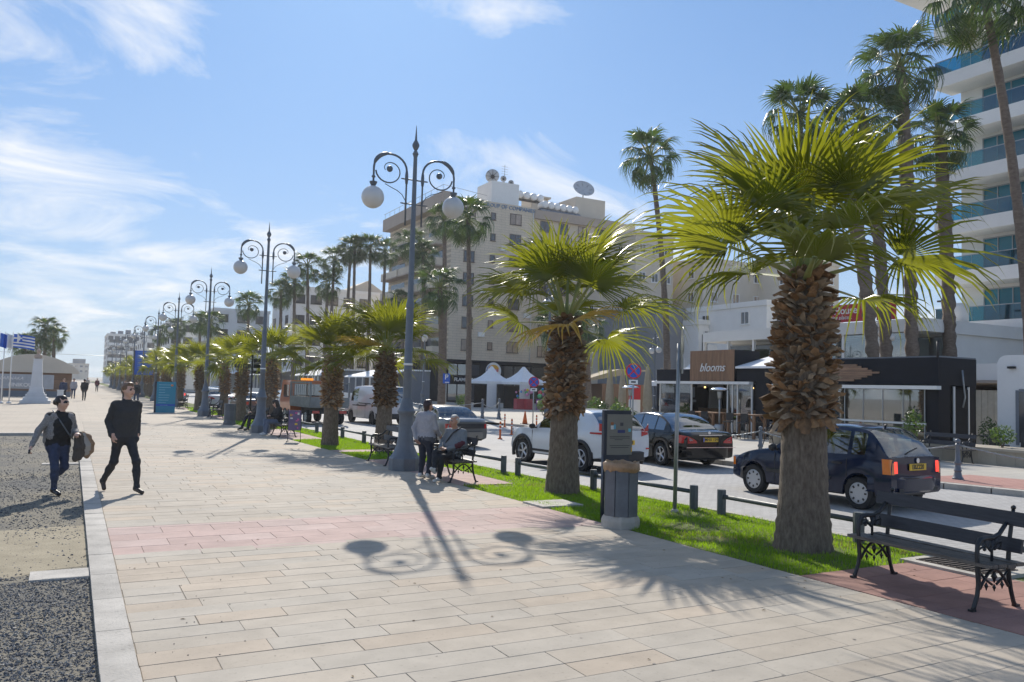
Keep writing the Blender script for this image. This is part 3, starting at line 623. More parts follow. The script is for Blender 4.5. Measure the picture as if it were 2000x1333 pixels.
TQ=[((31.5,71.8,0),17.2,.26,'tall palm left of the apartment block corner behind the nearest lamp'),((25.0,52.5,0),13.2,.2,'thin tall palm standing before the apartment block windows'),((24.96,57.1,0),8.6,.28,'shorter thick palm behind the nearest lamp post'),((33.1,84.6,0),17,.3,'tall palm before the apartment block balconies, left one'),((34.4,84.1,0),15.8,.3,'tall palm before the apartment block balconies, right one'),
 ((38.6,57.5,0),6.4,.34,'short bushy palm beside the folded parasols'),((31.0,49.0,0),5.6,.3,'short bushy palm left of the second stout palm')]
for i,(lo,h,rd,lb) in enumerate(TQ): tall(lo,h,lb,rd,10+i,(-.6,-.3),1.05 if h>9 else 1.1)
FQ=sorted([(26.8,105.2,16.4),(29.3,103.8,17.2),(31.1,102.8,18.6),(31.9,102.4,18.9),(33.7,101.4,19),(35.2,100.6,18.4),(28.7,104.1,13.8),(25.2,106,14.3),(23.7,106.8,12.7),(19.9,108.9,11),(36.5,96,11.5),(16.5,118,9),(17.5,135,10),(15.5,150,10),(14,165,9.5)],key=lambda q:-q[0]/q[1])
for i,(x,y,h) in enumerate(FQ): tall((x,y,0),h,'tall palm before the far white blocks, %s counted from the right'%ORD[i],.24,30+i,(rng.uniform(-.5,.3),0),1.12,'tall palms before the far white blocks')
for i,(x,y,h,lb) in enumerate([(-3.3,127,7.4,'tallest palm behind the left kiosk'),(-2.2,126,6.2,'palm right of the tallest behind the left kiosk'),(-5.6,128,5.2,'low palm behind the flag poles'),(-3.9,129,4.6,'low palm between flag poles and bust column')]): tall((x,y,0),h,lb,.25,60+i,(-.2,0),1.1,'palms behind the left kiosk')
# ------------------------------------------------------------------ street furniture
def make_lamp(label,group,kind=0):
    t=thing('lamp_post',label,'lamp post',group=group); m=M['lamp']
    b=MB(); b.lathe([(.37,0),(.37,.27),(.345,.31)],8,rot=PI/8,smooth=False); b.build('plinth',m,t)
    b=MB(); b.lathe([(.335,.31),(.30,.36),(.21,.56),(.185,.72),(.185,.74),(.175,.76),(.165,1.22),(.18,1.28),(.215,1.33),(.215,1.37),(.20,1.38),(.185,1.41),(.16,1.45),(.125,1.62),(.11,1.66)],12,smooth=True); b.build('pedestal',m,t,sharp=30)
    b=MB(); b.lathe([(.10,1.64),(.095,2.3),(.10,2.31),(.10,2.34),(.095,2.35),(.085,3.75),(.098,3.77),(.098,3.86),(.085,3.9),(.07,4.0),(.062,5.2),(.05,6.9),(.045,7.35),(.06,7.40),(.075,7.43),(.06,7.46),(.04,7.50),(.03,7.52)],12); b.build('shaft',m,t,sharp=30)
    b=MB(); b.lathe([(.02,7.5),(.055,7.55),(.085,7.62),(.085,7.66),(.055,7.72),(.03,7.76),(.02,7.9),(.004,8.12)],12); b.build('finial',m,t)
    if kind==0: b=MB(); b.lathe([(.104,2.42),(.108,2.43),(.108,2.46),(.104,2.47)],12); b.build('strap',M['white'],t)
    for s in(-1,1):
        x0=.20*s; b=MB()
        arc=[(x0,0,5.70),(x0,0,6.75)]
        c,r0=.60*s,.40
        arc+=[(c-s*r0*math.cos(a)*1.0,0,6.98+.36*math.sin(a)) for a in np.linspace(.0,PI,13)]
        arc+=[(s*1.0,0,6.80),(s*1.0,0,6.62)]
        b.tube(arc,[.022]*2+[.026]*13+[.024]*2,8)
        b.lathe([(.03,0),(.042,.10),(.042,.20),(.03,.3)],8,c=(x0,0,6.68)); b.lathe([(.02,0),(.05,.02),(.035,.06)],8,c=(s*1.0,0,6.72))
        # swelling on the outer bow, scroll and ball
        b.tube([(c-s*r0*math.cos(a),0,6.985+.365*math.sin(a)) for a in np.linspace(PI*.55,PI*.92,7)],[.03,.045,.05,.05,.05,.045,.028],8)
        sc=[]
        for u in np.linspace(0,1,26):
            a=PI*.02+u*2*PI*1.05; rr=lerp(.36,.10,u**1.1); sc.append((c+s*.03*u+s*rr*math.cos(a)*.98,0,6.93+.05*u-rr*math.sin(a)*.92))
        b.tube(sc,[lerp(.02,.009,i/25) for i in range(26)],6)
        b.sphere((c+s*.02,0,6.985),.075,12,8)
        b.tube([(c+s*.12,0,6.62),(c-s*.02,0,6.56),(c-s*.18,0,6.50),(c-s*.30,0,6.42),(c-s*.37,0,6.31),(x0,0,6.27)],.010,6)
        b.lathe([(.018,.0),(.03,.06),(.075,.14),(.09,.17),(.09,.19)][::-1],12,c=(s*1.0,0,6.44))
        a=b.build('arm',m,t); 
        b=MB(); b.sphere((0,0,0),.262,24,16); g=b.build('globe',M['opal'],t,loc=(s*1.0,0,6.27))
    for z in(6.22,6.80):
        b=MB(); b.cyl((-.30,0,z),(.30,0,z),.018,n=8)
        for s in(-1,0,1): b.lathe([(.03,-.02),(.055 if s==0 else .035,0),(.03,.02)],8,c=(.2*s,0,z))
        b.cyl((-.34,0,z),(-.30,0,z),.006,.018,6); b.cyl((.30,0,z),(.34,0,z),.018,.006,6); b.build('cross_bar',m,t)
    return t
GL='ornate double globe lamp posts along the promenade'
L1=make_lamp('nearest grey double globe lamp post between two benches',GL); L1.location=(6.88,17.75,0); L1.rotation_euler=(0,0,-.03)
lampY=[31.8,46.6,61.6,76.8,92,107,122,137,152,167]
for i,y in enumerate(lampY): copytree(L1,(6.42,y,0),-.03,'grey double globe lamp post, %s along the promenade from the camera'%ORD[i+1])
for (x,y,s,lb) in((31.2,39.2,.72,'lamp post behind the timber sign kiosk'),(19.3,32.0,.95,'grey lamp post hidden partly by the second stout palm'),(25.9,63.2,.95,'lamp post across the road behind the nearest lamp'),(37.5,28.2,.82,'lamp post among the booted palms behind the grill kiosk')):
    o=copytree(L1,(x,y,0),1.2,lb,scale=s); o['group']='lamp posts across the road'
def make_bench(label,group):
    """faces -x locally, long side along y"""
    t=thing('bench',label,'bench',group=group)
    for s in(-1,1):
        e=bpy.data.objects.new('bench_end',None); COL.objects.link(e); e.parent=t; e.location=(0,s*.70,0)
        b=MB(); I=M['iron']
        b.tube([(-.30,0,.0),(-.275,0,.05),(-.235,0,.14),(-.215,0,.25),(-.225,0,.38),(-.235,0,.50),(-.225,0,.60),(-.19,0,.655),(-.12,0,.67),(-.02,0,.665),(.08,0,.70),(.15,0,.77),(.18,0,.80)],[.022,.02,.02,.022,.024,.02,.022,.026,.026,.022,.02,.02,.018],8)
        b.box((-.305,0,.012),(.06,.045,.024)); b.build('front_leg',I,e)
        b=MB(); b.tube([(.30,0,.0),(.27,0,.05),(.235,0,.16),(.205,0,.30),(.20,0,.42),(.215,0,.60),(.25,0,.78),(.28,0,.92)],[.022,.02,.02,.022,.022,.02,.019,.018],8); b.box((.305,0,.012),(.06,.045,.024)); b.sphere((.283,0,.94),.024,8,6); b.build('rear_leg',I,e)
        b=MB(); b.tube([(-.20+.40*u,0,.20+.17*math.sin(PI*u)) for u in np.linspace(0,1,11)],.015,6)
        b.tube([(-.21,0,.36),(-.10,0,.27),(-.03,0,.23)],.012,6); b.tube([(.21,0,.36),(.10,0,.27),(.03,0,.23)],.012,6)
        b.tube([(-.22,0,.40),(.21,0,.40)],.016,6)
        for x_,z_,w_ in((0,.30,.03),(-.11,.22,.02),(.11,.22,.02),(0,.20,.018)): b.lathe([(.003,-w_*2.0),(w_*.6,-w_*.5),(w_,0),(w_*.5,w_),(.004,w_*1.8)],6,c=(x_,0,z_))
        b.build('leg_tracery',I,e)
        b=MB(); 
        for x_ in(-.13,-.06,.01,.08): b.tube([(x_,0,.655),(x_+.02,0,.60),(x_-.01,0,.55)],.010,5); b.sphere((x_,0,.565),.018,6,5)
        b.tube([(-.03,0,.66),(-.03,0,.42)],.014,6); b.tube([(-.22,0,.56),(-.12,0,.60),(-.05,0,.54),(0,0,.60),(.1,0,.62)],.010,5); b.build('arm_tracery',I,e)
    for i in range(4):
        b=MB(); b.box((-.195+i*.125,0,.432-(.012 if i==2 else 0)),(.112,1.68,.032)); b.build('seat_slat',M['benchworn'],t)
    for z,x in((.60,.205),(.84,.26)):
        b=MB(); b.box((0,0,0),(.03,1.72,.135),ry=.22); b.build('back_slat',M['benchwood'],t,loc=(x-.035,0,z))
    return t
GB='black iron benches along the promenade'
B1=make_bench('empty black bench at the right foreground on red paving',GB); B1.location=(7.82,5.32,0); B1.rotation_euler=(0,0,-.085)
copytree(B1,(7.18,15.85,0),-.03,'black bench on which the grey-haired man sits')
copytree(B1,(7.05,19.35,0),-.03,'empty bench with pale lit slats left of the nearest lamp')
copytree(B1,(6.85,29.8,0),-.03,'bench right of the second lamp, under the black-haired person')
copytree(B1,(6.75,33.8,0),-.03,'bench left of the second lamp post')
copytree(B1,(6.7,44.6,0),-.03,'bench right of the third lamp post'); copytree(B1,(6.7,48.6,0),-.03,'bench left of the third lamp post'); copytree(B1,(6.6,58,0),-.03,'bench right behind the blue information panel')
for (x,y,lb) in((24.65,16.2,'black bench across the road before the planter, right one'),(24.65,23.0,'black bench across the road before the planter, left one')):
    o=copytree(B1,(x,y,0),0,lb); o['group']='black iron benches across the road'
# low rail fence: each run is one fence
def rail_run(y0,y1,n,label):
    t=thing('low_rail_fence',label,'fence',(ce(y0)-.33,y0,0),0,'low post and rail fences beside the road')
    dx=(ce(y1)-ce(y0))/(y1-y0); pr=None
    for i in range(n+1):
        yy=(y1-y0)*i/n; b=MB(); b.lathe([(.075,-.03),(.075,.38),(.07,.40)],6,smooth=False); b.build('post',M['post'],t,loc=(dx*yy,yy,0),sharp=20)
        if i: b=MB(); b.cyl((dx*pr+dx*.06,pr+.06,.29),(dx*yy-dx*.06,yy-.06,.29),.036,n=10); b.build('rail',M['post'],t)
        pr=yy
rail_run(2.4,10.05,3,'low rail fence right of the nearest palm, behind the bench')
rail_run(10.66,16.0,2,'low rail fence behind the grey bin and second palm')
rail_run(16.6,22.4,2,'low rail fence behind the nearest lamp post')
rail_run(23.8,31,3,'low rail fence between the truck and its palm')
rail_run(32,40,3,'low rail fence beyond the second lamp post'); rail_run(41,52,4,'distant low rail fence by the silver cars')
def make_bin(label,loc,bag=True):
    t=thing('litter_bin',label,'litter bin',loc,.2,'octagonal grey litter bins'); t.scale=(.93,.93,1)
    b=MB(); b.lathe([(.30,0),(.30,.10),(.285,.14),(.265,.17)],8,smooth=False); b.build('plinth',M['kerb'] if bag else M['bin'],t)
    for k in range(8):
        a=2*PI*k/8; b=MB(); b.box((.238,0,0),(.03,.192,.70)); b.build('side_panel',M['bin'],t,loc=(0,0,.52)).rotation_euler=(0,0,a)
    b=MB(); b.lathe([(.225,.15),(.225,.84),(.19,.84),(.19,.3)],8,rot=PI/8,smooth=False); b.build('liner',M['trim'],t)
    r=random.Random(5); mb=MB(); vs=[]; fs=[]; n=28
    prof=[(.262,.80),(.285,.82),(.29,.87),(.285,.91),(.265,.935),(.235,.925),(.215,.86)] if bag else [(.27,.85),(.275,.9),(.26,.93),(.22,.92),(.21,.86)]
    for j,(rr,z) in enumerate(prof):
        for k in range(n):
            q=1+(r.uniform(-.05,.05) if bag else 0); vs.append((rr*q*math.cos(2*PI*k/n),rr*q*math.sin(2*PI*k/n),z+(r.uniform(-.018,.018) if bag else 0)))
    for j in range(len(prof)-1):
        for k in range(n): fs.append((j*n+k,j*n+(k+1)%n,(j+1)*n+(k+1)%n,(j+1)*n+k))
    mb.add(vs,fs,True); mb.build('bag' if bag else 'rim',M['bag'] if bag else M['bin'],t)
    return t
make_bin('grey octagonal litter bin lined with a brown bag on the lawn edge',(7.08,9.62,0))
make_bin('grey octagonal litter bin past the second lamp post',(6.25,37.6,0),False)
# information board with round cut-outs
t=thing('information_board','tall navy information board with round cut-outs behind the bagged bin','sign',(7.40,10.18,0),-.06)
me=plate_holes([(-.26,0),(.20,0),(.20,.98),(-.26,.98)],[circ(-.095,.66,.098,.125,24),circ(.115,.80,.03,.042,16),circ(.115,.62,.05,.085,20),circ(-.2,.33,.03,.04,16),circ(.0,.3,.06,.09,20)],.055,M['navyframe']); obj('lower_panel',me,t,rot=FACE_NEGY)
b=MB(); b.bb(-.26,-.205,-.03,.03,.98,1.66); b.bb(-.205,.24,-.012,.03,1.60,1.66); b.build('frame',M['navyframe'],t)
b=MB(); b.bb(-.205,.245,-.04,.0,.985,1.60); b.build('notice_panel',M['boardface'],t)
for z,wd,x in((1.26,.36,.02),(1.235,.36,.02),(1.21,.14,.0),(1.12,.36,.02),(1.09,.32,.02)): b=MB(); b.bb(x-wd/2,x+wd/2,-.0425,-.041,z,z+.008); b.build('print_line',M['ink'],t)
for x,z,wd,h,c in((-.12,1.46,.05,.04,(.30,.11,.04)),(-.12,1.40,.05,.06,(.55,.56,.55)),(-.075,1.41,.035,.07,(.10,.35,.5)),(.05,1.45,.055,.05,(.05,.05,.06)),(.045,1.34,.13,.045,(.035,.045,.16)),(.195,1.36,.045,.05,(.12,.45,.55)),(.235,1.06,.018,.07,(.7,.4,.02))):
    b=MB(); b.bb(x-wd/2,x+wd/2,-.044 if x<.23 else -.045,-.041,z-h/2,z+h/2); b.build('print_mark',mat('mark',c,.5),t)
# plain pole with a sign seen edge-on
t=thing('sign_pole','grey pole on the lawn with a pale road sign seen nearly edge-on','road sign',(8.86,10.55,0),0)
b=MB(); b.cyl((0,0,-.05),(.04,0,2.78),.034,n=12); b.build('pole',M['steel'],t)
b=MB(); b.lathe([(.24,-.008),(.25,0),(.24,.008)],28,ax='y'); b.build('sign_disc',M['steel'],t,loc=(.10,-.02,2.82)).rotation_euler=(0,0,PI/2-.62)
b=MB(); b.box((0,0,0),(.22,.012,.34),rx=0); b.build('sign_plate',M['steel'],t,loc=(.10,-.02,2.45)).rotation_euler=(0,0,PI/2-.62)
b=MB(); b.lathe([(.06,-.03),(.06,.02),(.04,.04)],10); b.build('foot',M['kerb'],t)
def nostop(loc,h,r,label,rz=-.5):
    t=thing('no_stopping_sign',label,'road sign',loc,rz,'round blue and red no stopping signs')
    b=MB(); b.cyl((0,.03,0),(0,.03,h+r),.032,n=10); b.build('pole',M['steel'],t)
    d=bpy.data.objects.new('sign_disc',(lambda q:(q.lathe([(r,-.01),(r,.01)],32,ax='y',smooth=False),q.mesh('sign_disc',M['sred']))[1])(MB())); COL.objects.link(d); d.parent=t; d.location=(0,-.02,h)
    b=MB(); b.lathe([(r*.83,-.004),(r*.83,.0)],32,ax='y',smooth=False); b.build('blue_field',M['sblue'],d,loc=(0,-.013,0))
    for s in(-1,1): b=MB(); b.box((0,0,0),(r*1.72,.004,r*.17)); o=b.build('red_bar',M['sred'],d,loc=(0,-.0195-.002*s,0)); o.rotation_euler=(0,s*PI/4,0)
    b=MB(); b.box((0,-.02,h-r-.12),(.34,.012,.16)); p=b.build('plate',M['white'],t); b=MB(); b.box((0,-.0285,h-r-.12),(.18,.004,.06)); b.build('plate_mark',M['ink'],p)
nostop((18.95,25.1,0),2.75,.30,'round no stopping sign right of the white crossover car')
nostop((21.2,36.6,0),2.32,.28,'farther no stopping sign left of the second stout palm')
t=thing('parking_sign','blue parking sign with a white letter across the road','road sign',(24.2,54.6,0),-.45)
b=MB(); b.cyl((0,.04,0),(0,.04,2.95),.035,n=8); b.build('pole',M['steel'],t)
b=MB(); b.box((0,0,2.55),(.52,.02,.72)); p=b.build('sign_plate',M['sblue'],t); obj('letter',text_mesh('P',.52,M['white'],.004,bold=.008),p,(0,-.016,2.64),rot=FACE_NEGY); b=MB(); b.box((.05,-.014,2.27),(.3,.006,.07)); b.build('plate_mark',M['white'],p)
# blue information panels
def bluepanel(loc,wd,h,z0,label,m,rz=-.1):
    t=thing('information_sign',label,'sign',loc,rz)
    b=MB(); b.box((0,0,z0+h/2),(wd,.10,h)); b.build('panel',m,t)
    b=MB(); b.box((-wd/2-.05,0,(z0+h)/2),(.10,.14,z0+h)); b.build('frame',M['navyframe'],t)
    r=random.Random(2)
    for k in range(9):
        z=z0+h-.18-k*.14*h/1.7; b=MB(); l=wd*r.uniform(.3,.62); b.box((-wd*.38+l/2,-.052,z),(l,.004,.022)); b.build('print_line',mat('print_pale',(.30,.55,.66),.5) if 'print_pale' not in bpy.data.materials else bpy.data.materials['print_pale'],t)
    b=MB(); b.box((wd*.3,-.052,z0+h-.2),(wd*.12,.005,.10)); b.build('emblem',M['amber'],t)
    b=MB(); b.box((0,-.052,z0+.42*h/1.7),(wd*.998,.004,.12)); b.build('dark_band',M['sblue'],t)
bluepanel((4.85,50.8,0),1.02,1.78,.0,'teal blue freestanding information panel on the promenade',M['infoblue'])
bluepanel((6.6,92,0),1.9,2.5,2.3,'higher dark blue panel behind the teal one, among the palms',M['sblue'])
# poster stand
t=thing('poster_stand','framed purple poster on a thin stand beside the bench','poster stand',(6.55,27.0,0),-.45)
for x in(-.21,.21): b=MB(); b.cyl((x,0,0),(x,0,1.05),.010,n=6); b.cyl((x,-.18,0.01),(x,.25,0.01),.010,n=6); b.build('stand_leg',M['iron'],t)
b=MB(); b.box((0,0,.70),(.40,.015,.66)); p=b.build('poster',mat('poster_print',(.10,.07,.19),.4,col2=(.17,.13,.26),scale=4),t)
r=random.Random(1)
for k in range(9): b=MB(); b.box((r.uniform(-.13,.13),-.0105,.70+r.uniform(-.26,.26)),(r.uniform(.04,.10),.005,r.uniform(.03,.08))); b.build('print_mark',mat('poster_mark',r.choice([(.7,.5,.05),(.6,.1,.3),(.7,.7,.7)]),.4),p)
# finger post
t=thing('finger_post','thin dark direction post left of the second lamp','sign post',(6.85,36.2,0),0)
b=MB(); b.cyl((0,0,0),(0,0,3.1),.04,n=8); b.build('post',M['iron'],t)
for k,(z,a) in enumerate(((2.85,.3),(2.6,.3),(2.35,.3),(2.6,2.6))): b=MB(); b.box((.42,0,0),(.72,.03,.15)); b.build('finger',M['iron'],t,loc=(0,0,z)).rotation_euler=(0,0,a)
# bollards with chains
def bollard(loc,label,s=1.0):
    t=thing('bollard',label,'bollard',loc,0,'chained bollards across the road'); t.scale=(s,)*3
    b=MB(); b.lathe([(.13,0),(.13,.04),(.10,.08),(.085,.14),(.075,.19),(.095,.22),(.075,.26),(.06,.36),(.085,.40),(.085,.43),(.06,.47),(.05,.8),(.06,.84),(.06,.87),(.035,.90)],12); b.build('post',M['lamp'],t,sharp=35)
    b=MB(); b.sphere((0,0,.95),.065,12,8); b.build('cap',M['lamp'],t); return t
BOL=[((21.2,6.5,0),'chained bollard at the right edge beyond the bench'),((19.5,12.5,0),'chained bollard before the far bench, right of the hatchback'),((18.6,18.2,0),'chained bollard right of the black saloon'),((18.7,24.6,0),'chained bollard behind the black saloon roof')]
for lo,lb in BOL: bollard(lo,lb)
B2=[((20.7,41.5,0),'dark bollard at the square kerb left of the cone'),((23.6,45,0),'dark bollard in the square right of the cone'),((19.0,52,0),'dark bollard behind the grey saloon')]
for lo,lb in B2: bollard(lo,lb,1.3)
def chain(a,b,label,n=13):
    mb=MB(); a=Vector(a); b=Vector(b); pts=[]
    for i in range(n+1):
        u=i/n; p=a.lerp(b,u); p.z-=.42*4*u*(1-u)*.8; pts.append(p)
    mb.tube(pts,.016,5); 
    for i in range(n*3):
        u=(i+.5)/(n*3); j=min(int(u*n),n-1); p=pts[j].lerp(pts[j+1],u*n-j); mb.box(p,(.05,.05,.012) if i%2 else (.012,.05,.05))
    tag(mb.build('chain',M['steel']),label,'chain','chains between the bollards')
for i,(lb) in enumerate(('sagging chain at the right picture edge','sagging chain right of the black saloon','sagging chain behind the black saloon')):
    a=BOL[i][0]; b=BOL[i+1][0]; chain((a[0],a[1],.86),(b[0],b[1],.86),lb,24)
chain((20.7,41.5,1.1),(23.6,45,1.1),'sagging chain left of the cone',18); chain((20.7,41.5,1.1),(19,52,1.1),'sagging chain behind the grey saloon',18)
for (x,y,z,lb) in((15.45,29.3,-.12,'orange lane post nearest, left of the crossover'),(17.4,31.9,-.12,'orange lane post just behind the nearest one'),(20.4,38.2,-.12,'orange lane post farthest, against the pavement'),(21.6,36.9,-.12,'short orange lane post beside the traffic cone')):
    b=MB(); b.lathe([(.10,0),(.10,.03),(.05,.05),(.042,.1),(.042,.66),(.03,.72)],10); t=thing('lane_post',lb,'lane post',(x,y,z),0,'orange flexible lane posts'); b.build('post',M['orange'],t)
    for zz in(.40,.55): b=MB(); b.lathe([(.044,zz),(.044,zz+.05)],10); b.build('band',M['white'],t)
t=thing('traffic_cone','small orange traffic cone at the far kerb','traffic cone',(22.2,39.2,-.0)); b=MB(); b.lathe([(.15,.03),(.03,.72)],14); b.build('cone',M['orange'],t); b=MB(); b.box((0,0,.015),(.4,.4,.03)); b.build('base',M['trim'],t)
# ------------------------------------------------------------------ buildings
def window(parent,x,y,z,wd,h,face,fm,pm,div=2,depth=.10,sill=True,name='window'):
    """one window as a part (frame) with panes as sub-parts, built proud of the wall at (x,y,z) centre; face '-y' or '-x'"""
    f=bpy.data.objects.new(name,WM(('f',round(wd,2),round(h,2),div,fm.name,sill),lambda:frame_mesh(wd,h,div,fm,sill))); COL.objects.link(f); f.parent=parent
    f.location=(x,y,z); f.rotation_euler=(0,0,0 if face=='-y' else -PI/2)
    pw=(wd-.10)/div
    for k in range(div):
        p=obj('pane',WM(('p',round(pw,2),round(h,2),pm.name),lambda:(lambda q:(q.box((0,0,0),(pw-.05,.02,h-.12)),q.mesh('pane',pm))[1])(MB())),f,(-wd/2+.05+pw*(k+.5),.02,0))
    return f
_WM={}
def WM(k,fn):
    if k not in _WM: _WM[k]=fn()
    return _WM[k]
def frame_mesh(wd,h,div,fm,sill):
    b=MB(); t=.07
    b.bb(-wd/2,wd/2,-.05,.05,h/2-t,h/2); b.bb(-wd/2,wd/2,-.05,.05,-h/2,-h/2+t)
    b.bb(-wd/2,-wd/2+t,-.045,.045,-h/2+t,h/2-t); b.bb(wd/2-t,wd/2,-.045,.045,-h/2+t,h/2-t)
    for k in range(1,div): x=-wd/2+.05+(wd-.10)/div*k; b.bb(x-.03,x+.03,-.045,.045,-h/2+t,h/2-t)
    if sill: b.bb(-wd/2-.06,wd/2+.06,-.11,.06,-h/2-.06,-h/2-.005)
    return b.mesh('window',fm)
# -- the big apartment block
T=thing('apartment_block','large beige seven-storey apartment block with balconies and rooftop dishes','building',(42.2,95.1,0))
X0,Y0=42.2,95.1
b=MB(); b.bb(0,12.3,0,23.3,5.5,26.7); b.build('corner_wing',M['bk'],T)
b=MB(); b.bb(12.304,26.5,.35,20,5.5,25.3); b.build('main_wing',M['bk2'],T)
b=MB(); b.bb(26.504,29.4,.0,20,0,26.4); b.build('end_wing',M['bk2'],T)
b=MB(); b.bb(12.304,26.5,-.15,20.2,25.3,26.5); b.build('parapet',M['bkband'],T)
b=MB(); b.bb(-1.25,-.004,.3,23.3,25.5,27.3); b.build('roof_canopy',M['bkband'],T)
b=MB(); b.bb(.02,29.3,.8,23,0,5.5); b.build('shop_interior',M['dark'],T)
b=MB(); b.bb(-.02,12.4,-.06,.6,5.1,5.5); b.build('shop_lintel',M['navy'],T)
rows=[7.45,10.35,13.25,16.15,19.05,21.95,24.75]; rr=random.Random(4)
for i,z in enumerate(rows):
    pm=lambda: M['curtain'] if (rr.random()<.75 if i<2 else rr.random()<.35) else M['pane']
    for x,wd,h,d in((2.6,1.55,1.5,2),(6.0,.75,1.0,1),(9.4,1.75,1.5,2)): window(T,x,-.03,z,wd,h,'-y',M['frame'],pm(),d)
    if i<7:
        for x,wd in((14.2,1.5),(17.2,1.5),(20.4,1.5),(23.6,1.5)): window(T,x,.32,z-.35,wd,1.5,'-y',M['frame'],pm(),2)
    window(T,28.2,-.03,z-.5,1.3,1.4,'-y',M['frame'],pm(),2)
    # balconies on the promenade side
    if i<6:
        for k,(y0,y1) in enumerate(((1.6,8.2),(8.6,15.4),(15.8,22.6))):
            bal=bpy.data.objects.new('balcony',None); COL.objects.link(bal); bal.parent=T; bal.location=(0,0,z-1.25)
            b=MB(); b.bb(-1.5,.0,y0,y1,-.18,.0); b.build('slab',M['bkband'],bal)
            b=MB(); b.bb(-1.5,-1.38,y0,y1,.0,.95); b.bb(-1.378,0,y0,y0+.1,0,.95); b.bb(-1.378,0,y1-.1,y1,0,.95); b.build('parapet',M['beige'],bal)
            b=MB(); b.bb(-.03,.01,y0+.6,y1-.6,.1,2.2); b.build('door_glass',M['pane'],bal)
    if i<5:
        bal=bpy.data.objects.new('balcony',None); COL.objects.link(bal); bal.parent=T; bal.location=(22.5,0,z-1.2); b=MB(); b.bb(-1.2,3.6,-1.3,.35,-.15,0); b.build('slab',M['bkband'],bal); b=MB(); b.bb(-1.2,3.6,-1.3,-1.2,0,.95); b.build('parapet',M['beige'],bal)
# shop front
for i,(x,z) in enumerate(((4.6,8.9),(11.4,11.8),(4.6,14.7),(11.4,17.6),(7.6,20.5),(15.8,11.6),(18.8,17.4),(22,14.5),(15.8,20.3))): b=MB(); b.bb(x-.42,x+.42,-.38 if x<12 else -.02,-.02 if x<12 else .33,z-.3,z+.3); b.build('air_conditioner',M['white'],T)
b=MB(); b.cyl((12.1,-.08,5.6),(12.1,-.08,26),.06,n=6); b.build('drain_pipe',M['white'],T)
for k,(x0,x1) in enumerate(((.2,1.4),(1.5,4.6),(4.8,6.9),(7.0,9.6),(9.7,12.3),(12.5,15.5),(15.6,18.7),(18.8,21.9),(22,26.4))):
    b=MB(); b.bb(x0,x1,-.02,.02,.2,4.9); b.build('shop_window',M['cardark'] if k<5 else M['clear'],T)
    b=MB(); b.bb(x1,x1+.1,-.08,.08,0,5.0); b.build('mullion',M['navy'],T)
b=MB(); b.bb(4.7,7.0,-.12,-.05,2.9,5.3); b.build('sign_panel',M['navy'],T)
b=MB(); b.bb(.3,5.0,-.14,-.05,2.3,3.5); sp=b.build('sign_band',M['navy'],T); obj('lettering',text_mesh('FLAME GRILL',.62,M['white'],.02,bold=.012),sp,(2.75,-.17,2.9),rot=FACE_NEGY)
dsc=bpy.data.objects.new('round_sign',(lambda q:(q.lathe([(1.12,-.08),(1.15,-.04),(1.12,0)],36,ax='y'),q.mesh('round_sign',M['white']))[1])(MB())); COL.objects.link(dsc); dsc.parent=T; dsc.location=(6.4,-.5,4.15)
yel=mat('bun_yellow',(.80,.42,.03),.4); blu=mat('ring_blue',(.02,.06,.30),.4); redm=mat('logo_red',(.60,.03,.03),.4)
b=MB(); b.prism([(.78*math.cos(a),.22+.62*math.sin(a)) for a in np.linspace(.1,PI-.1,14)],-.10,-.085,'xz'); b.build('logo_upper',yel,dsc)
b=MB(); b.prism([(.70*math.cos(a),-.28-.50*math.sin(a)) for a in np.linspace(.1,PI-.1,14)],-.10,-.085,'xz'); b.build('logo_lower',yel,dsc)
b=MB(); b.tube([(1.0*math.cos(a),-.095,1.0*math.sin(a)) for a in np.linspace(2.2,5.6,20)],[.02+.05*math.sin(PI*i/19) for i in range(20)],6); b.build('logo_crescent',blu,dsc)
obj('lettering',text_mesh('BURGER',.40,redm,.01,bold=.012),dsc,(0,-.10,.14),rot=FACE_NEGY); obj('lettering',text_mesh('KING',.56,redm,.01,bold=.014),dsc,(0,-.10,-.20),rot=FACE_NEGY)
obj('lettering',text_mesh('NICOCLOS GROUP OF COMPANIES',.74,mat('letter_blue',(.16,.25,.38),.5),.05),T,(6.4,-.06,26.2),rot=FACE_NEGY)
# rooftop pieces
b=MB(); b.bb(6.4,10.6,1.5,6,26.7,30.0); b.build('lift_house',M['wall'],T); b=MB(); b.bb(19.8,24.8,1.2,6,26.3,29.6); b.build('lift_house',M['beige'],T); b=MB(); b.bb(14.6,17.4,5,8,26.3,29.6); b.bb(14.3,17.7,4.7,8.2,29.6,29.85); b.build('stair_head',M['beige'],T)
def dish(x,y,z,r,tilt,az,name='satellite_dish'):
    d=bpy.data.objects.new(name,None); COL.objects.link(d); d.parent=T; d.location=(x,y,z)
    q=MB(); q.lathe([(.02,0),(r*.35,r*.03),(r*.7,r*.12),(r,r*.26),(r*.985,r*.275),(r*.7,r*.14),(.02,.02)],24); o=q.build('reflector',mat('dish_grey',(.45,.46,.47),.6) if 'dish_grey' not in bpy.data.materials else bpy.data.materials['dish_grey'],d); o.rotation_euler=(tilt,0,az)
    q=MB(); 
    for k in range(8): a=k*PI/4; q.tube([(.15*math.cos(a),.15*math.sin(a),-.05),(r*.95*math.cos(a),r*.95*math.sin(a),r*.22)],.03,5)
    q.lathe([(r*.3,-.3),(r*.3,-.02)],10); o=q.build('rib',M['trim'],d); o.rotation_euler=(tilt,0,az)
    q=MB(); q.cyl((0,0,-r*1.05),(0,.0,0),.09,n=8); q.build('mast',M['steel'],d)
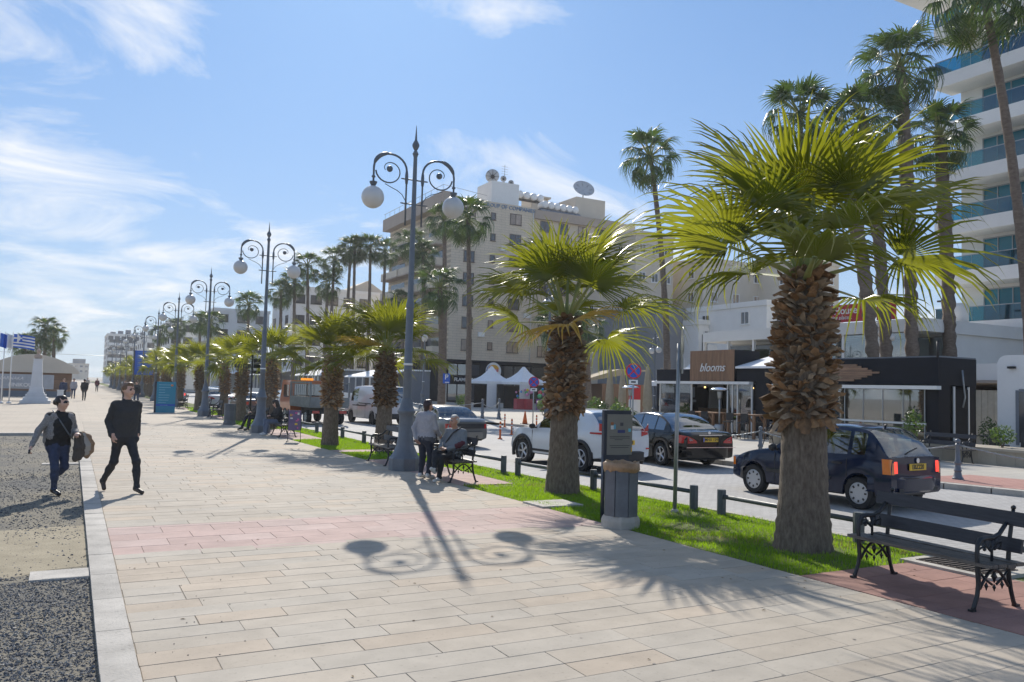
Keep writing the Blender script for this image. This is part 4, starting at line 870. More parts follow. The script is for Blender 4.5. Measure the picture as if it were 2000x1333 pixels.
dish(21.7,2.4,31.0,1.6,R(55),R(-14)); dish(7.2,3,31.0,.95,R(65),R(160)); dish(8.9,3,30.9,.42,R(65),R(150)); dish(10.1,3,30.5,.40,R(65),R(150))
tk=(lambda q:(q.lathe([(.05,-.75),(.48,-.7),(.52,-.6),(.52,.6),(.48,.7),(.05,.75)],14,ax='y'),q.mesh('water_tank',M['white']))[1])(MB())
for k in range(4): o=obj('water_tank',tk,T,(11.3+k*1.1,3,29.0-k*.05))
for k in range(6): obj('water_tank',tk,T,(14.2+k*1.0,1.0,27.55-k*.03))
b=MB(); b.bb(10.7,15.3,2.6,3.4,28.3,28.45); b.bb(10.9,11.0,2.9,3,26.3,28.3); b.bb(15.0,15.1,2.9,3,26.3,28.3); b.bb(13.6,19.7,.6,1.4,26.9,27.0); b.build('tank_rack',M['trim'],T)
b=MB()
for k in range(7): b.box((13.8+k*.95,.3,26.75),(.85,.9,.05),rx=.6)
b.build('solar_panels',M['grey'],T)
b=MB(); b.cyl((9.6,4,30.0),(9.6,4,33.2),.03,n=5); 
for k in range(4): b.cyl((9.1,4,31.9+k*.35),(10.1,4,31.9+k*.35),.015,n=4)
b.build('aerial',M['trim'],T)
b=MB(); b.cyl((-1.2,.3,28.1),(-1.2,23,28.1),.03,n=5); b.cyl((-1.2,.35,28.1),(5.1,.35,27.5),.03,n=5)
for k in range(12): b.cyl((-1.2,.4+k*2,27.3),(-1.2,.4+k*2,28.1),.025,n=4)
b.build('roof_railing',M['steel'],T)
# -- generic block
def block(name,label,x0,x1,y0,y1,h,floors,cols,m,z0=3.6,sides=('-y','-x'),fm=None,pm=None,ww=1.5,wh=1.35,band=None,cat='building',div=2,ymax=None):
    t=thing(name,label,cat,(x0,y0,0)); b=MB(); b.bb(0,x1-x0,0,y1-y0,0,h); b.build('walls',m,t)
    b=MB(); b.bb(-.15,x1-x0+.15,-.15,y1-y0+.15,h,h+.55); b.build('parapet',band or m,t)
    fh=(h-z0)/max(1,floors); r=random.Random(int(x0*7+y0))
    for i in range(floors):
        z=z0+fh*(i+.55)
        for k in range(cols[0]):
            if '-y' in sides and cols[0]: window(t,(x1-x0)*(k+.5)/cols[0],-.03,z,ww,wh,'-y',fm or M['wframe'],r.choice([M['pane'],M['pane'],M['curtain']]) if pm is None else pm,div)
        for k in range(cols[1]):
            window(t,-.03,(y1-y0)*(k+.5)/cols[1],z,ww,wh,'-x',fm or M['wframe'],r.choice([M['pane'],M['pane'],M['curtain']]) if pm is None else pm,div)
    return t
def balconies(t,x,ys,zs,d=1.3,m=None):
    for z in zs:
        for(y0,y1) in ys:
            bal=bpy.data.objects.new('balcony',None); COL.objects.link(bal); bal.parent=t; bal.location=(0,0,z)
            b=MB(); b.bb(x-d,x,y0,y1,-.15,0); b.build('slab',M['wall'],bal); b=MB(); b.bb(x-d,x-d+.1,y0,y1,0,.95); b.build('parapet',m or M['wall'],bal)
            b=MB(); b.bb(x-.03,x+.01,y0+.3,y1-.3,0.05,2.1); b.build('door_glass',M['pane'],bal)
def ybalconies(t,y,xs,zs,d=1.3,m=None):
    for z in zs:
        for(x0,x1) in xs:
            bal=bpy.data.objects.new('balcony',None); COL.objects.link(bal); bal.parent=t; bal.location=(0,0,z)
            b=MB(); b.bb(x0,x1,y-d,y,-.15,0); b.build('slab',M['wall'],bal); b=MB(); b.bb(x0,x1,y-d,y-d+.1,0,.95); b.build('parapet',m or M['wall'],bal)
            b=MB(); b.bb(x0+.3,x1-.3,y-.03,y+.01,0.05,2.1); b.build('door_glass',M['pane'],bal)
block('beige_tower','tall beige tower rising behind the grey clad building, right of the apartment block',65,79,73,85,17.6,5,(4,3),M['beige'],ww=1.1,wh=1.2,fm=M['wframe'])
block('grey_clad_building','plain blue-grey clad narrow building right of the apartment block',56.5,60.4,71,82,11,0,(0,0),M['grey'])
block('beige_side_building','narrow beige building with small white windows between apartment block and grey building',57.4,63,76,88,20.4,5,(3,2),M['beige'],ww=1.0,wh=1.1)
w1=block('white_balcony_building','white building with stacked balconies behind the timber sign kiosk',60.5,66,68.5,80,9.6,2,(2,2),M['wall'],ww=1.2); ybalconies(w1,0,((.2,2.6),(2.9,5.3)),(3.4,6.4))
w2=block('grey_white_house','white and blue-grey cubic house behind the kiosks',62,73.5,60,72,11.2,3,(3,2),M['wall'],ww=1.2); 
b=MB(); b.bb(1.5,5.5,-1.6,0,6.3,9.8); b.build('grey_bay',M['grey'],w2); ybalconies(w2,0,((6,8.6),(9,11.3)),(3.6,6.6))
block('beige_rear_block','beige block behind the cubic house near the nearest palm crown',74,80,66,78,17.5,4,(2,2),M['beige'],ww=1.1)
# -- steak house: white terrace building
T=thing('terrace_restaurant','white terraced restaurant with roof sign behind the grill kiosk','building',(40,24,0))
b=MB(); b.bb(0,9.6,3.5,20.5,0,3.9); b.build('lower_storey',M['wall'],T); b=MB(); b.bb(2.4,9.6,3.6,20.4,3.9,6.0); b.build('upper_wall',M['wall'],T)
b=MB(); b.bb(-.2,9.6,3.4,20.6,5.65,6.35); b.build('roof_edge',M['wall'],T); b=MB(); b.bb(-.3,.3,3.4,20.6,3.75,4.05); b.build('terrace_edge',M['bkband'],T)
for k in range(7):
    y=3.9+k*2.4; b=MB(); b.bb(-.03,.03,y,y+2.2,4.05,5.0 if k>3 else 5.6); b.build('terrace_glass',M['clear'],T); b=MB(); b.bb(-.1,.1,y+2.22,y+2.38,4.05,5.65); b.build('column',M['wall'],T)
    b=MB(); b.bb(2.3,2.38,y,y+2.2,4.1,5.5); b.build('shop_window',M['pane'],T)
s=bpy.data.objects.new('roof_sign',(lambda q:(q.bb(-.08,.08,6.6,13.4,6.42,7.45),q.mesh('roof_sign',M['bannerred']))[1])(MB())); COL.objects.link(s); s.parent=T
obj('lettering',text_mesh('Steak House',.62,M['white'],.01,bold=.006),s,(-.10,9.2,7.08),rot=FACE_NEGX); obj('lettering',text_mesh('eating place...',.34,M['white'],.01,shear=.2),s,(-.10,8.9,6.68),rot=FACE_NEGX)
b=MB(); b.bb(-.08,.08,5.2,6.35,6.4,7.5); rs_=b.build('side_sign',M['bannerred'],T); b=MB(); b.lathe([(.36,0),(.36,.02)],20,ax='x'); b.build('sign_emblem',yel,rs_,loc=(-.11,5.78,6.95))
b=MB(); b.lathe([(.65,6.35),(.65,7.4),(.5,7.6)],16,c=(5,4.9,0)); b.build('water_tank',M['wall'],T); b=MB(); b.cyl((6,6.2,6.3),(6,6.2,8.6),.04,n=6); b.bb(5.9,6.1,5.7,6.7,7.9,8.0); b.build('aerial',M['trim'],T)
# -- hotel
T=thing('hotel','white hotel with teal glass balconies at the right edge','building',(50,14,0)); Yn=19.6
b=MB(); b.bb(2.0,16,0,Yn-.6,0,30.2); b.build('walls',M['wall'],T)
b=MB(); b.bb(.1,1.98,0,Yn+.2,4.8,6.14); b.build('black_fascia',M['navy'],T); b=MB(); b.bb(.0,.09,0,Yn-.2,6.05,6.13); b.build('gold_line',M['plate'],T); b=MB(); b.bb(.4,1.98,0,Yn,0,4.8); b.build('ground_storey',M['beige'],T)
for k in range(8):
    z=6.16+3.33*k; fl=bpy.data.objects.new('balcony_floor',(lambda q:(q.bb(0,1.99,0,Yn,z,z+.86),q.mesh('balcony_floor',M['wall']))[1])(MB())); COL.objects.link(fl); fl.parent=T
    if k==7: continue
    for j in range(8):
        y1=Yn-.05-j*2.45; b=MB(); b.bb(.05,.075,y1-2.42,y1,z+.87,z+1.78); b.build('balustrade_glass',M['tealglass'],fl)
    b=MB(); b.bb(.03,.10,.0,Yn,z+1.78,z+1.83); b.build('handrail',M['steel'],fl)
    b=MB(); b.bb(.06,2.0,Yn-.06,Yn-.03,z+.87,z+1.78); b.build('end_glass',M['tealglass'],fl)
    for(y1,wd) in((Yn-2.1,2.85),(Yn-5.5,2.6),(Yn-9.2,2.85),(Yn-12.8,2.6)):
        window(T,1.96,y1-wd/2,z+.86+1.15,wd,2.2,'-x',M['steel'],M['hotelpane'],3 if wd>2.7 else 2,sill=False)
b=MB(); b.bb(-2.2,16,0,Yn+2.0,29.5,30.1); b.build('roof_overhang',M['wall'],T)
# -- blocks far behind the palms
w3=block('white_hotel_block','long white four-storey block behind the row of tall palms',31.5,48.5,136,150,17.6,4,(6,3),M['wall'],ww=1.9,wh=1.5,fm=M['trim'],pm=M['pane']); ybalconies(w3,0,((3,5.2),(9,11.2)),(7.2,10.7))
b=MB(); b.prism([(9.5,18.1),(13.5,20.2),(17,18.1)],1,10,'xz'); b.build('roof_gable',M['beige'],w3)
w4=block('stepped_white_block','lower white block left of the long white block',21.5,31,150,170,14.2,4,(3,4),M['wall'],ww=1.6,fm=M['trim'],pm=M['pane']); balconies(w4,0,((2,8),(10,18)),(6,9))
w5=block('distant_white_block','pale block in the distance behind the third lamp',17,26,176,200,13.4,4,(4,5),M['wall'],ww=1.8,fm=M['trim'],pm=M['pane'])
w6=block('horizon_slab_block','long pale eight-storey block on the left skyline',10.2,28.5,312,340,16.6,6,(9,3),M['wall'],ww=1.5,wh=1.3,fm=M['trim'],pm=M['pane'],div=1)
b=MB(); 
for k in range(7): b.bb(1+k*2.4,2.6+k*2.4,4,7,17.1,17.9+.9*((k*37)%3)/2)
b.build('roof_units',M['grey'],w6); ybalconies(w6,0,((.3,5.6),(6.3,11.6),(12.3,17.6)),(5.2,7.8,10.4,13))
w7=block('farthest_block','small grey stepped building at the end of the promenade',-2,9,560,580,9.4,2,(4,0),M['beige'],ww=1.6); b=MB(); b.bb(2,9,0,10,9.9,12.6); b.build('upper_storey',M['grey'],w7)
for (x0,x1,y0,y1,h,lb,c) in((19.5,30,205,235,11.5,'low white block farther along the road, behind palms',(3,4)),(17,28,245,290,12.5,'pale block before the skyline slab',(3,6))):
    block('roadside_block',lb,x0,x1,y0,y1,h,3,c,M['wall'],ww=1.8,fm=M['trim'],pm=M['pane'])
# tower crane
t=thing('tower_crane','thin tower crane on the left horizon','crane',(24,640,0)); b=MB(); b.cyl((0,0,0),(0,0,21),.25,n=4); b.build('mast',M['steel'],t); b=MB(); b.cyl((-70,0,17),(12,0,17),.16,n=4); b.box((11,0,16.3),(2.5,1,1.6)); b.build('jib',M['steel'],t)
# -- kiosk with arched roof at left
T=thing('arched_kiosk','brown timber kiosk with a shallow arched pale roof at the left','kiosk',(-6.4,86.6,0))
b=MB(); b.bb(0,6.4,0,8,0,2.35); b.build('walls',M['woodh'],T)
for k in range(14): b=MB(); b.bb(-.03,6.43,-.035,-.004,.08+k*.162,.225+k*.162); b.build('plank',M['woodh'],T)
ar=[( -.5+7.5*u,2.38+1.5*math.sin(PI*u)**.75) for u in np.linspace(0,1,17)]; b=MB(); b.prism(ar+[(7.0,2.2),(-.5,2.2)],-.6,8.6,'xz'); b.build('roof',M['beige'],T)
b=MB(); b.bb(-.2,6.4,-.5,-.2,0,.5); b.build('counter_base',M['grey'],T)
t=thing('lettered_wall','grey low wall with white metal lettering before the kiosk','sign',(-3.1,72.2,0)); b=MB(); b.bb(-2.2,1.9,0,.3,.9,2.0); b.build('panel',mat('sign_grey',(.36,.38,.41),.6),t); b=MB(); b.bb(-1.6,-1.4,.05,.25,0,.9); b.bb(1.2,1.4,.05,.25,0,.9); b.build('support',M['grey'],t)
obj('lettering',text_mesh('FINIKOUDES',.40,M['white'],.03,bold=.008),t,(.05,-.05,1.18),rot=FACE_NEGY); obj('lettering',text_mesh('LARNAKA',.34,M['white'],.02,shear=.3),t,(-.9,-.05,1.68),rot=FACE_NEGY)
t=thing('bust_column','pale obelisk pedestal with stepped base carrying a stone bust','monument',(-2.12,65.6,0))
z=0
for wd,h in((1.85,.22),(1.5,.2),(1.25,.2),(1.05,.12)): b=MB(); b.box((0,0,z+h/2),(wd,wd,h)); b.build('step',M['marble'],t); z+=h
b=MB(); b.box((0,0,z+.2),(.92,.92,.40),taper=.86); b.box((0,0,z+1.35),(.74,.74,1.9),taper=.70); b.box((0,0,z+2.33),(.6,.6,.06)); b.build('pedestal',M['marble'],t)
b=MB(); b.sphere((0,0,z+2.52),.26,12,8,(1,.6,.75)); b.lathe([(.11,z+2.6),(.09,z+2.78)],10); b.sphere((0,-.02,z+2.90),.15,12,10,(.85,1,1.2)); b.sphere((0,-.15,z+2.89),.035,6,6); b.build('bust',M['bronze'],t)
t=thing('notice_plinth','slim grey notice plinth right of the bust column','sign',(-.55,56.5,0)); b=MB(); b.bb(-.17,.17,-.1,.1,.1,1.05); b.build('plinth',M['marble'],t); b=MB(); b.bb(-.2,.2,-.14,.14,1.05,1.10); b.build('cap',M['marble'],t); b=MB(); b.bb(-.12,.12,-.08,.08,0,.1); b.build('foot',M['trim'],t)
for i,(x,lb,c1,c2) in enumerate(((-4.35,'flag pole with a blue flag, leftmost',M['sblue'],M['sblue']),(-4.05,'flag pole with a white flag, middle',M['white'],M['white']),(-3.62,'flag pole with the blue and white striped flag',M['sblue'],M['white']))):
    t=thing('flag_pole',lb,'flag pole',(x,63.5+i*.3,0)); b=MB(); b.cyl((0,0,0),(0,0,4.8),.045,.025,8); b.build('pole',M['white'],t)
    n=9 if i==2 else 1
    for k in range(n):
        h=.92/n; q=MB(); vs=[]; fs=[]; W=1.25 if i==2 else .4
        for u in range(13):
            x_=.04+W*u/12; yy=.14*math.sin(u*.9+i)*(u/12); zz=4.7-.05*u/12-.10*(u/12)**2-k*h
            vs+=[(x_,yy-.004,zz),(x_,yy-.004,zz-h),(x_,yy+.004,zz),(x_,yy+.004,zz-h)]
        for u in range(12): a=u*4; fs+=[(a,a+1,a+5,a+4),(a+2,a+6,a+7,a+3)]
        q.add(vs,fs,True); q.build('flag' if n==1 else 'flag_stripe',c1 if k%2==0 else c2,t)
    if i==2:
        b=MB(); b.box((.3,-.03,4.42),(.5,.01,.5)); b.build('flag_canton',M['sblue'],t); b=MB(); b.box((.3,-.04,4.42),(.5,.008,.1)); b.box((.3,-.042,4.42),(.1,.008,.5)); b.build('flag_cross',M['white'],t)
    b=MB(); b.lathe([(.16,0),(.16,.08),(.06,.14)],10); b.build('base',M['marble'],t)
# -- grill kiosk
T=thing('grill_kiosk','dark navy grill kiosk with wooden slat sign and glass front','kiosk',(29,19.35,0)); Lk=8.15
b=MB(); b.bb(0,2.4,0,Lk,2.55,3.6); b.build('fascia',M['navy'],T); b=MB(); b.bb(.1,2.4,.02,Lk,3.6,3.66); b.build('roof',M['grey'],T)
b=MB(); b.bb(2.0,2.4,.02,Lk,0,2.55); b.build('wall',M['navy'],T); b=MB(); b.bb(.04,.75,.02,.5,0,2.55); b.build('wall',M['navy'],T); b=MB(); b.bb(.3,1.99,Lk-.15,Lk,0,2.55); b.build('wall',M['navy'],T); b=MB(); b.bb(0,2.4,0,Lk,0,.06); b.build('floor',M['grey'],T)
b=MB(); b.bb(1.0,1.85,.0,.02,.1,2.4); b.build('side_door',M['dark'],T); b=MB(); b.bb(1.85,1.91,-.03,.03,0,2.5); b.bb(.94,1.0,-.03,.03,0,2.5); b.build('door_frame',M['wframe'],T)
b=MB(); b.bb(-.28,.0,-.12,Lk-.05,2.36,2.5); b.build('awning_box',M['wframe'],T)
for k in range(8):
    y0=.55+k*.92; b=MB(); b.bb(-.02,.005,y0+.02,y0+.9,.12,2.34); b.build('glass_panel',M['clear'],T); b=MB(); b.bb(-.03,.02,y0-.02,y0+.02,.06,2.36); b.build('glazing_bar',M['steel'],T)
b=MB(); b.bb(-.04,.04,.52,Lk-.3,.98,1.06); b.bb(-.045,.045,.52,Lk-.3,.06,.13); b.build('glazing_rail',M['wframe'],T)
b=MB(); b.bb(.5,.66,1.75,1.91,.1,2.5); b.build('column',M['wframe'],T)
b=MB(); b.bb(.9,1.5,1.0,6.2,.1,.95); b.build('counter',mat('counter_tan',(.33,.25,.17),.6),T)
b=MB(); b.bb(1.6,1.8,.6,Lk-.4,1.6,2.5); b.build('bulkhead',M['dark'],T)
st=[(2.35,2.70,5.9),(2.0,2.78,5.9),(1.72,2.86,5.9),(1.5,2.94,5.9),(1.15,3.02,5.9),(1.5,3.10,5.9),(1.7,3.18,5.9),(2.0,3.26,5.9),(2.2,3.34,5.9)]
for(y0,z,y1) in st: y0+=1.4; y1+=1.4; b=MB(); b.bb(-.05,-.004,y0,y1,z-.038,z+.036); b.build('sign_plank',M['woodh'],T)
obj('lettering',text_mesh('STEAK & GRILL',.26,M['white'],.015,bold=.004),T,(-.03,5.65,2.59),rot=FACE_NEGX)
b=MB(); b.tube([(1.4,-.06,3.15),(1.42,-.10,2.6),(1.48,-.12,2.1),(1.4,-.08,1.7)],.035,6); b.build('drain_hose',M['steel'],T)
b=MB(); b.cyl((-.03,.0,3.6),(-.03,.0,4.2),.05,n=6); b.build('flue',M['trim'],T)
# -- blooms kiosk
T=thing('timber_sign_kiosk','dark kiosk with a big timber sign box and folding glass doors','kiosk',(29,27.9,0))
b=MB(); b.bb(.05,5,0,8.4,2.62,3.25); b.build('fascia',M['navy'],T); b=MB(); b.bb(4.6,5,0,8.4,0,2.62); b.build('wall',M['navy'],T); b=MB(); b.bb(.05,4.59,8.2,8.4,0,2.62); b.build('wall',M['navy'],T); b=MB(); b.bb(.08,.3,0,.9,0,2.62); b.build('wall',M['navy'],T); b=MB(); b.bb(0,5,0,8.4,0,.06); b.build('floor',M['dark'],T)
b=MB(); b.bb(-.10,1.6,2.15,5.4,2.622,4.18); b.build('sign_box',M['navy'],T)
for k in range(22): b=MB(); y=2.15+k*.1478; b.bb(-.14,-.104,y+.004,y+.1438,2.6+.012*(k*7%3),4.2); b.build('sign_board',M['wood'],T)
obj('lettering',text_mesh('blooms',.62,M['white'],.02,shear=.35,bold=-.002),T,(-.17,3.7,3.30),rot=FACE_NEGX)
b=MB(); b.bb(-.25,.02,1.0,8.2,2.46,2.60); b.build('awning_box',M['wframe'],T)
for y in(1.05,2.0,2.35,2.7,5.4,6.6,8.0): b=MB(); b.bb(-.04,.04,y-.03,y+.03,.06,2.46); b.build('glazing_bar',M['wframe'],T)
for y0,y1 in((1.08,1.97),(2.03,2.32),(2.38,2.67),(5.44,6.57),(6.63,7.97)): b=MB(); b.bb(-.012,.012,y0,y1,.1,2.44); b.build('glass_panel',M['clear'],T)
b=MB(); b.bb(2.6,3.4,1,7.8,.06,1.15); b.build('bar_counter',M['wood'],T); b=MB(); b.bb(.4,.5,5.6,7.9,1.5,1.62); b.bb(.3,.4,5.6,7.9,1.75,2.3); b.build('menu_screen',M['grey'],T)
b=MB(); b.prism([(-.1,3.25),(-.1,3.35),(2.6,4.05),(2.6,3.95)],-.5,2.1,'xz'); b.build('canopy',M['tent'],T)
bl=mat('bulb_warm',(.8,.5,.2),.4,emit=(1,.6,.2,3))
for y in(1.2,4.6): b=MB(); b.sphere((.2,y,2.3),.05,8,6); b.build('lamp_bulb',bl,T)
# -- white kiosk at right edge
T=thing('white_kiosk','white round-cornered kiosk panel at the right edge','kiosk',(30.5,14.6,0))
b=MB(); b.prism([(0,0),(3.4,0),(3.4,3.35)]+[(3.4-.35*(1-math.cos(a)),3.35+.35*math.sin(a)) for a in np.linspace(.2,PI/2,6)]+[(0,3.7)],0,.35,'yz'); b.build('front_panel',M['white'],T)
b=MB(); b.bb(-.02,-.004,.4,2.6,.5,2.35); b.build('window_opening',M['pane'],T); b=MB(); b.bb(-.03,-.003,2.6,2.72,.4,2.4); b.bb(-.03,-.003,.4,2.6,2.35,2.45); b.build('window_frame',M['grey'],T); b=MB(); b.bb(-.15,0,2.7,2.95,3.2,3.28); b.build('floodlight',M['trim'],T); b=MB(); b.bb(.36,4,.2,3.2,0,2.9); b.build('body',M['wall'],T)
T=thing('timber_shed','cream boarded shed between the grill kiosk and the white kiosk','shed',(34.8,18.8,0)); 
for k in range(16): b=MB(); b.bb(0,.05,k*.27,k*.27+.25,0,2.45); b.build('board',mat('cream_board',(.55,.52,.44),.7) if 'cream_board' not in bpy.data.materials else bpy.data.materials['cream_board'],T)
b=MB(); b.bb(.06,3,0,4.3,0,2.4); b.build('body',M['beige'],T); b=MB(); b.box((1.2,2.1,2.62),(3.2,4.8,.1),ry=.12); b.build('roof',M['bkband'],T); b=MB(); b.bb(-.04,-.004,3.2,3.9,.3,1.9); b.build('door',M['grey'],T)
T=thing('roof_slab_wing','low white slab roof wing behind the shed and kiosks','building',(37.2,12,0)); b=MB(); b.bb(0,2.6,0,13,2.95,3.72); b.build('roof_edge',M['wall'],T); b=MB(); b.bb(.4,2.6,0,13,0,2.95); b.build('wall',M['beige'],T)
# -- planter wall with shrubs
T=thing('planter_wall','long low sandstone planter wall across the road','planter',(25.2,12.6,0)); b=MB(); b.bb(.02,1.5,0,11.6,0,.44); b.build('core',M['joint'],T)
for k in range(20): b=MB(); b.bb(0,.02,k*.58+.004,k*.58+.576,0,.44); b.build('stone_panel',mat('sandstone',(.36,.32,.255),.85,var=.08,rnd=.1) if k==0 else bpy.data.materials['sandstone'],T)
b=MB(); b.bb(-.06,1.56,-.06,11.66,.44,.52); b.build('coping',bpy.data.materials['sandstone'],T)
def shrub(loc,h,rad,n,label,seed,group='small shrubs around the kiosks',ls=.07):
    r=np.random.RandomState(seed); t=thing('shrub',label,'shrub',loc,0,group); V=[]; F=[]
    for i in range(n):
        d=r.normal(size=3); d/=np.linalg.norm(d); p=d*np.array([rad,rad,h*.42])*r.uniform(.45,1)**.6+np.array([0,0,h*.58])
        a=r.normal(size=3); a/=np.linalg.norm(a); c=np.cross(a,d+.01); c/=np.linalg.norm(c)+1e-6; s=ls*r.uniform(.6,1.3); o=len(V)
        V+=[p-a*s,p+c*s*.4,p+a*s,p-c*s*.4]; F.append((o,o+1,o+2,o+3))
    mb=MB(); mb.add([tuple(v) for v in V],F); mb.build('foliage',M['bush'],t)
    b=MB(); 
    for k in range(4): a=k*1.6; b.tube([(0,0,0),(rad*.3*math.cos(a),rad*.3*math.sin(a),h*.5)],[.015,.008],5)
    b.build('stem',M['tallt'],t)
for i,(x,y,h,rad,lb) in enumerate(((25.9,22.6,1.25,.35,'leafy planter shrub left of the grill kiosk window'),(25.9,18.2,1.15,.35,'leafy planter shrub right of centre before the grill kiosk'),(26.0,15.2,.8,.4,'low planter shrub by the right bench'),(26.0,13.6,.8,.4,'low planter shrub at the right end'),(29.6,17.8,1.4,.35,'potted shrub before the white kiosk'))): shrub((x,y,.45 if x<27 else 0),h,rad,260,lb,i)
for i,(x,y) in enumerate(sorted(((24.2,32.5),(26.6,36.5),(28.5,40.5),(30.8,45),(33.5,47),(36,50),(33,55.5),(28,60)),key=lambda q:-q[0]/q[1])): shrub((x,y,0),1.2+.2*(i%3),.55,240,'round shrub, %s from the right among the folded parasols'%ORD[i],20+i,ls=.12)
# -- parasols, heaters, tables, tents
def parasol(loc,h,label):
    t=thing('folded_parasol',label,'parasol',loc,0,'folded beige parasols'); mb=MB(); vs=[]; fs=[]; n=16
    prof=[(h-.02,.02),(h-.12,.10),(h-.3,.13),(h*.75,.2),(h*.55,.25),(h*.38,.27),(h*.33,.2),(h*.30,.24),(h*.24,.27)]
    for z,r0 in prof:
        for k in range(n): vs.append((r0*(1 if k%2 else .72)*math.cos(2*PI*k/n),r0*(1 if k%2 else .72)*math.sin(2*PI*k/n),z))
    for j in range(len(prof)-1):
        for k in range(n): fs.append((j*n+k,j*n+(k+1)%n,(j+1)*n+(k+1)%n,(j+1)*n+k))
    mb.add(vs,fs,True); mb.build('canvas',M['canvas'],t); b=MB(); b.cyl((0,0,0),(0,0,h),.035,n=6); b.lathe([(.3,0),(.3,.1),(.06,.14)],10); b.build('pole',M['steel'],t); b=MB(); b.sphere((0,0,h),.06,8,6); b.build('tip',M['canvas'],t)
for x,y,h,lb in((28.6,40.2,3.4,'folded parasol, leftmost of four'),(31.0,42.2,3.3,'folded parasol, second from left of four'),(26.3,33.6,3.35,'folded parasol right of the no stopping sign'),(29.3,36.2,3.3,'folded parasol, rightmost of four')): parasol((x,y,0),h,lb)
def heater(loc,label):
    t=thing('patio_heater',label,'patio heater',loc,0,'patio heaters'); b=MB(); b.lathe([(.24,0),(.24,.5),(.2,.55)],12); b.build('base',M['steel'],t); b=MB(); b.cyl((0,0,.5),(0,0,1.8),.04,n=8); b.lathe([(.09,1.75),(.12,2.05),(.1,2.1)],12); b.build('burner',M['steel'],t); b=MB(); b.lathe([(.46,2.14),(.42,2.2),(.25,2.26),(.03,2.3)],20); b.build('reflector',M['chrome'],t)
heater((26.6,28.6,0),'patio heater before the timber sign kiosk'); heater((25.2,33.6,0),'patio heater near the folded parasols')
def hightable(loc,label):
    t=thing('bar_table',label,'table',loc,0,'tall timber bar tables'); b=MB(); b.bb(-.4,.4,-.9,.9,1.02,1.09); b.build('top',M['wood'],t)
    for x in(-.33,.33):
        for y in(-.8,.8): b=MB(); b.bb(x-.05,x+.05,y-.05,y+.05,0,1.02); b.box((x,y*.8,.85),(.06,.06,.42),rx=(-.75 if y<0 else .75)); b.build('leg',M['wood'],t)
hightable((26.9,27.2,0),'tall timber bar table right of the heater'); hightable((27.0,29.9,0),'tall timber bar table left of the heater')
def stool(loc,label):
    t=thing('bar_stool',label,'stool',loc,.4,'dark bar stools'); b=MB(); b.bb(-.18,.18,-.18,.18,.70,.75); b.build('seat',M['trim'],t); b=MB(); b.box((.17,0,.95),(.03,.34,.35)); b.build('backrest',M['trim'],t)
    for x in(-.15,.15):
        for y in(-.15,.15): b=MB(); b.cyl((x*1.2,y*1.2,0),(x,y,.7),.018,n=5); b.build('leg',M['trim'],t)
for i,(x,y) in enumerate(sorted(((26.2,26.7),(26.2,27.6),(27.6,27.0),(26.3,29.4),(26.3,30.3)),key=lambda q:-q[0]/q[1])): stool((x,y,0),'dark bar stool at the timber tables, %s from the right'%ORD[i])
def cafechair(loc,label,rz):
    t=thing('cafe_chair',label,'chair',loc,rz,'dark cafe chairs by the white kiosk'); b=MB(); b.bb(-.22,.22,-.22,.22,.42,.47); b.build('seat',M['trim'],t); b=MB(); b.box((.22,0,.7),(.03,.42,.5),ry=.1); b.build('backrest',M['trim'],t)
    for x in(-.19,.19):
        for y in(-.19,.19): b=MB(); b.cyl((x,y,0),(x,y,.43),.018,n=5); b.build('leg',M['trim'],t)
for i,(x,y,rz) in enumerate(sorted(((27.9,15.6,0),(28.1,14.3,.4),(28.4,16.7,2.9),(28.9,13.5,.2)),key=lambda q:q[0]/q[1])): cafechair((x,y,0),'dark cafe chair before the white kiosk, %s of four from the left'%ORD[i],rz)
for i,(x,y) in enumerate(((28.6,15.0),(28.7,17.2))):
    t=thing('cafe_table','dark cafe table before the white kiosk, %s one'%('right','left')[i],'table',(x,y,0)); b=MB(); b.bb(-.35,.35,-.35,.35,.72,.75); b.build('top',M['trim'],t); b=MB(); b.cyl((0,0,0),(0,0,.72),.03,n=6); b.lathe([(.25,0),(.25,.03)],10); b.build('leg',M['trim'],t)
t=thing('menu_stand','red and white menu stand beside the patio heater','sign',(26.0,34.3,0),-.5); b=MB(); b.bb(-.3,.3,-.03,.03,.35,1.55); b.build('panel',M['white'],t); b=MB(); b.bb(-.3,.3,-.04,.035,1.552,2.3); b.build('header',M['sred'],t); b=MB(); b.bb(-.2,.2,-.2,.2,0,.05); b.bb(-.03,.03,-.02,.02,.05,.35); b.build('foot',M['trim'],t)
def tent(loc,wd,label,rz=.15):
    t=thing('market_tent',label,'tent',loc,rz,'white peaked market tents'); b=MB(); h=wd/2; vs=[]; n=8
    prof=[(1,2.35),(1,2.6),(.72,2.78),(.45,3.1),(.22,3.55),(.04,4.1)]
    for s,z in prof: vs+=[(-h*s,-h*s,z),(h*s,-h*s,z),(h*s,h*s,z),(-h*s,h*s,z)]
    fs=[(j*4+k,j*4+(k+1)%4,j*4+4+(k+1)%4,j*4+4+k) for j in range(len(prof)-1) for k in range(4)]
    b.add(vs,fs); b.build('canopy',M['tent'],t)
    for x in(-1,1):
        for y in(-1,1): b=MB(); b.cyl((x*h*.97,y*h*.97,0),(x*h*.97,y*h*.97,2.4),.04,n=6); b.build('pole',M['steel'],t)
    b=MB(); b.bb(-h,-h*.35,-h-.02,-h+.02,0,2.35); b.build('side_curtain',M['tent'],t); b=MB(); b.bb(-h*.8,h*.9,h*.5,h*.6,0,2.2); b.build('back_curtain',M['dark'],t)
tent((36.6,71.6,0),3.4,'white peaked market tent on the left of two'); tent((38.9,69.2,0),3.8,'white peaked market tent on the right of two'); tent((33.5,38.0,0),4.2,'white peaked tent behind the folded parasols',.3)
r=random.Random(3)
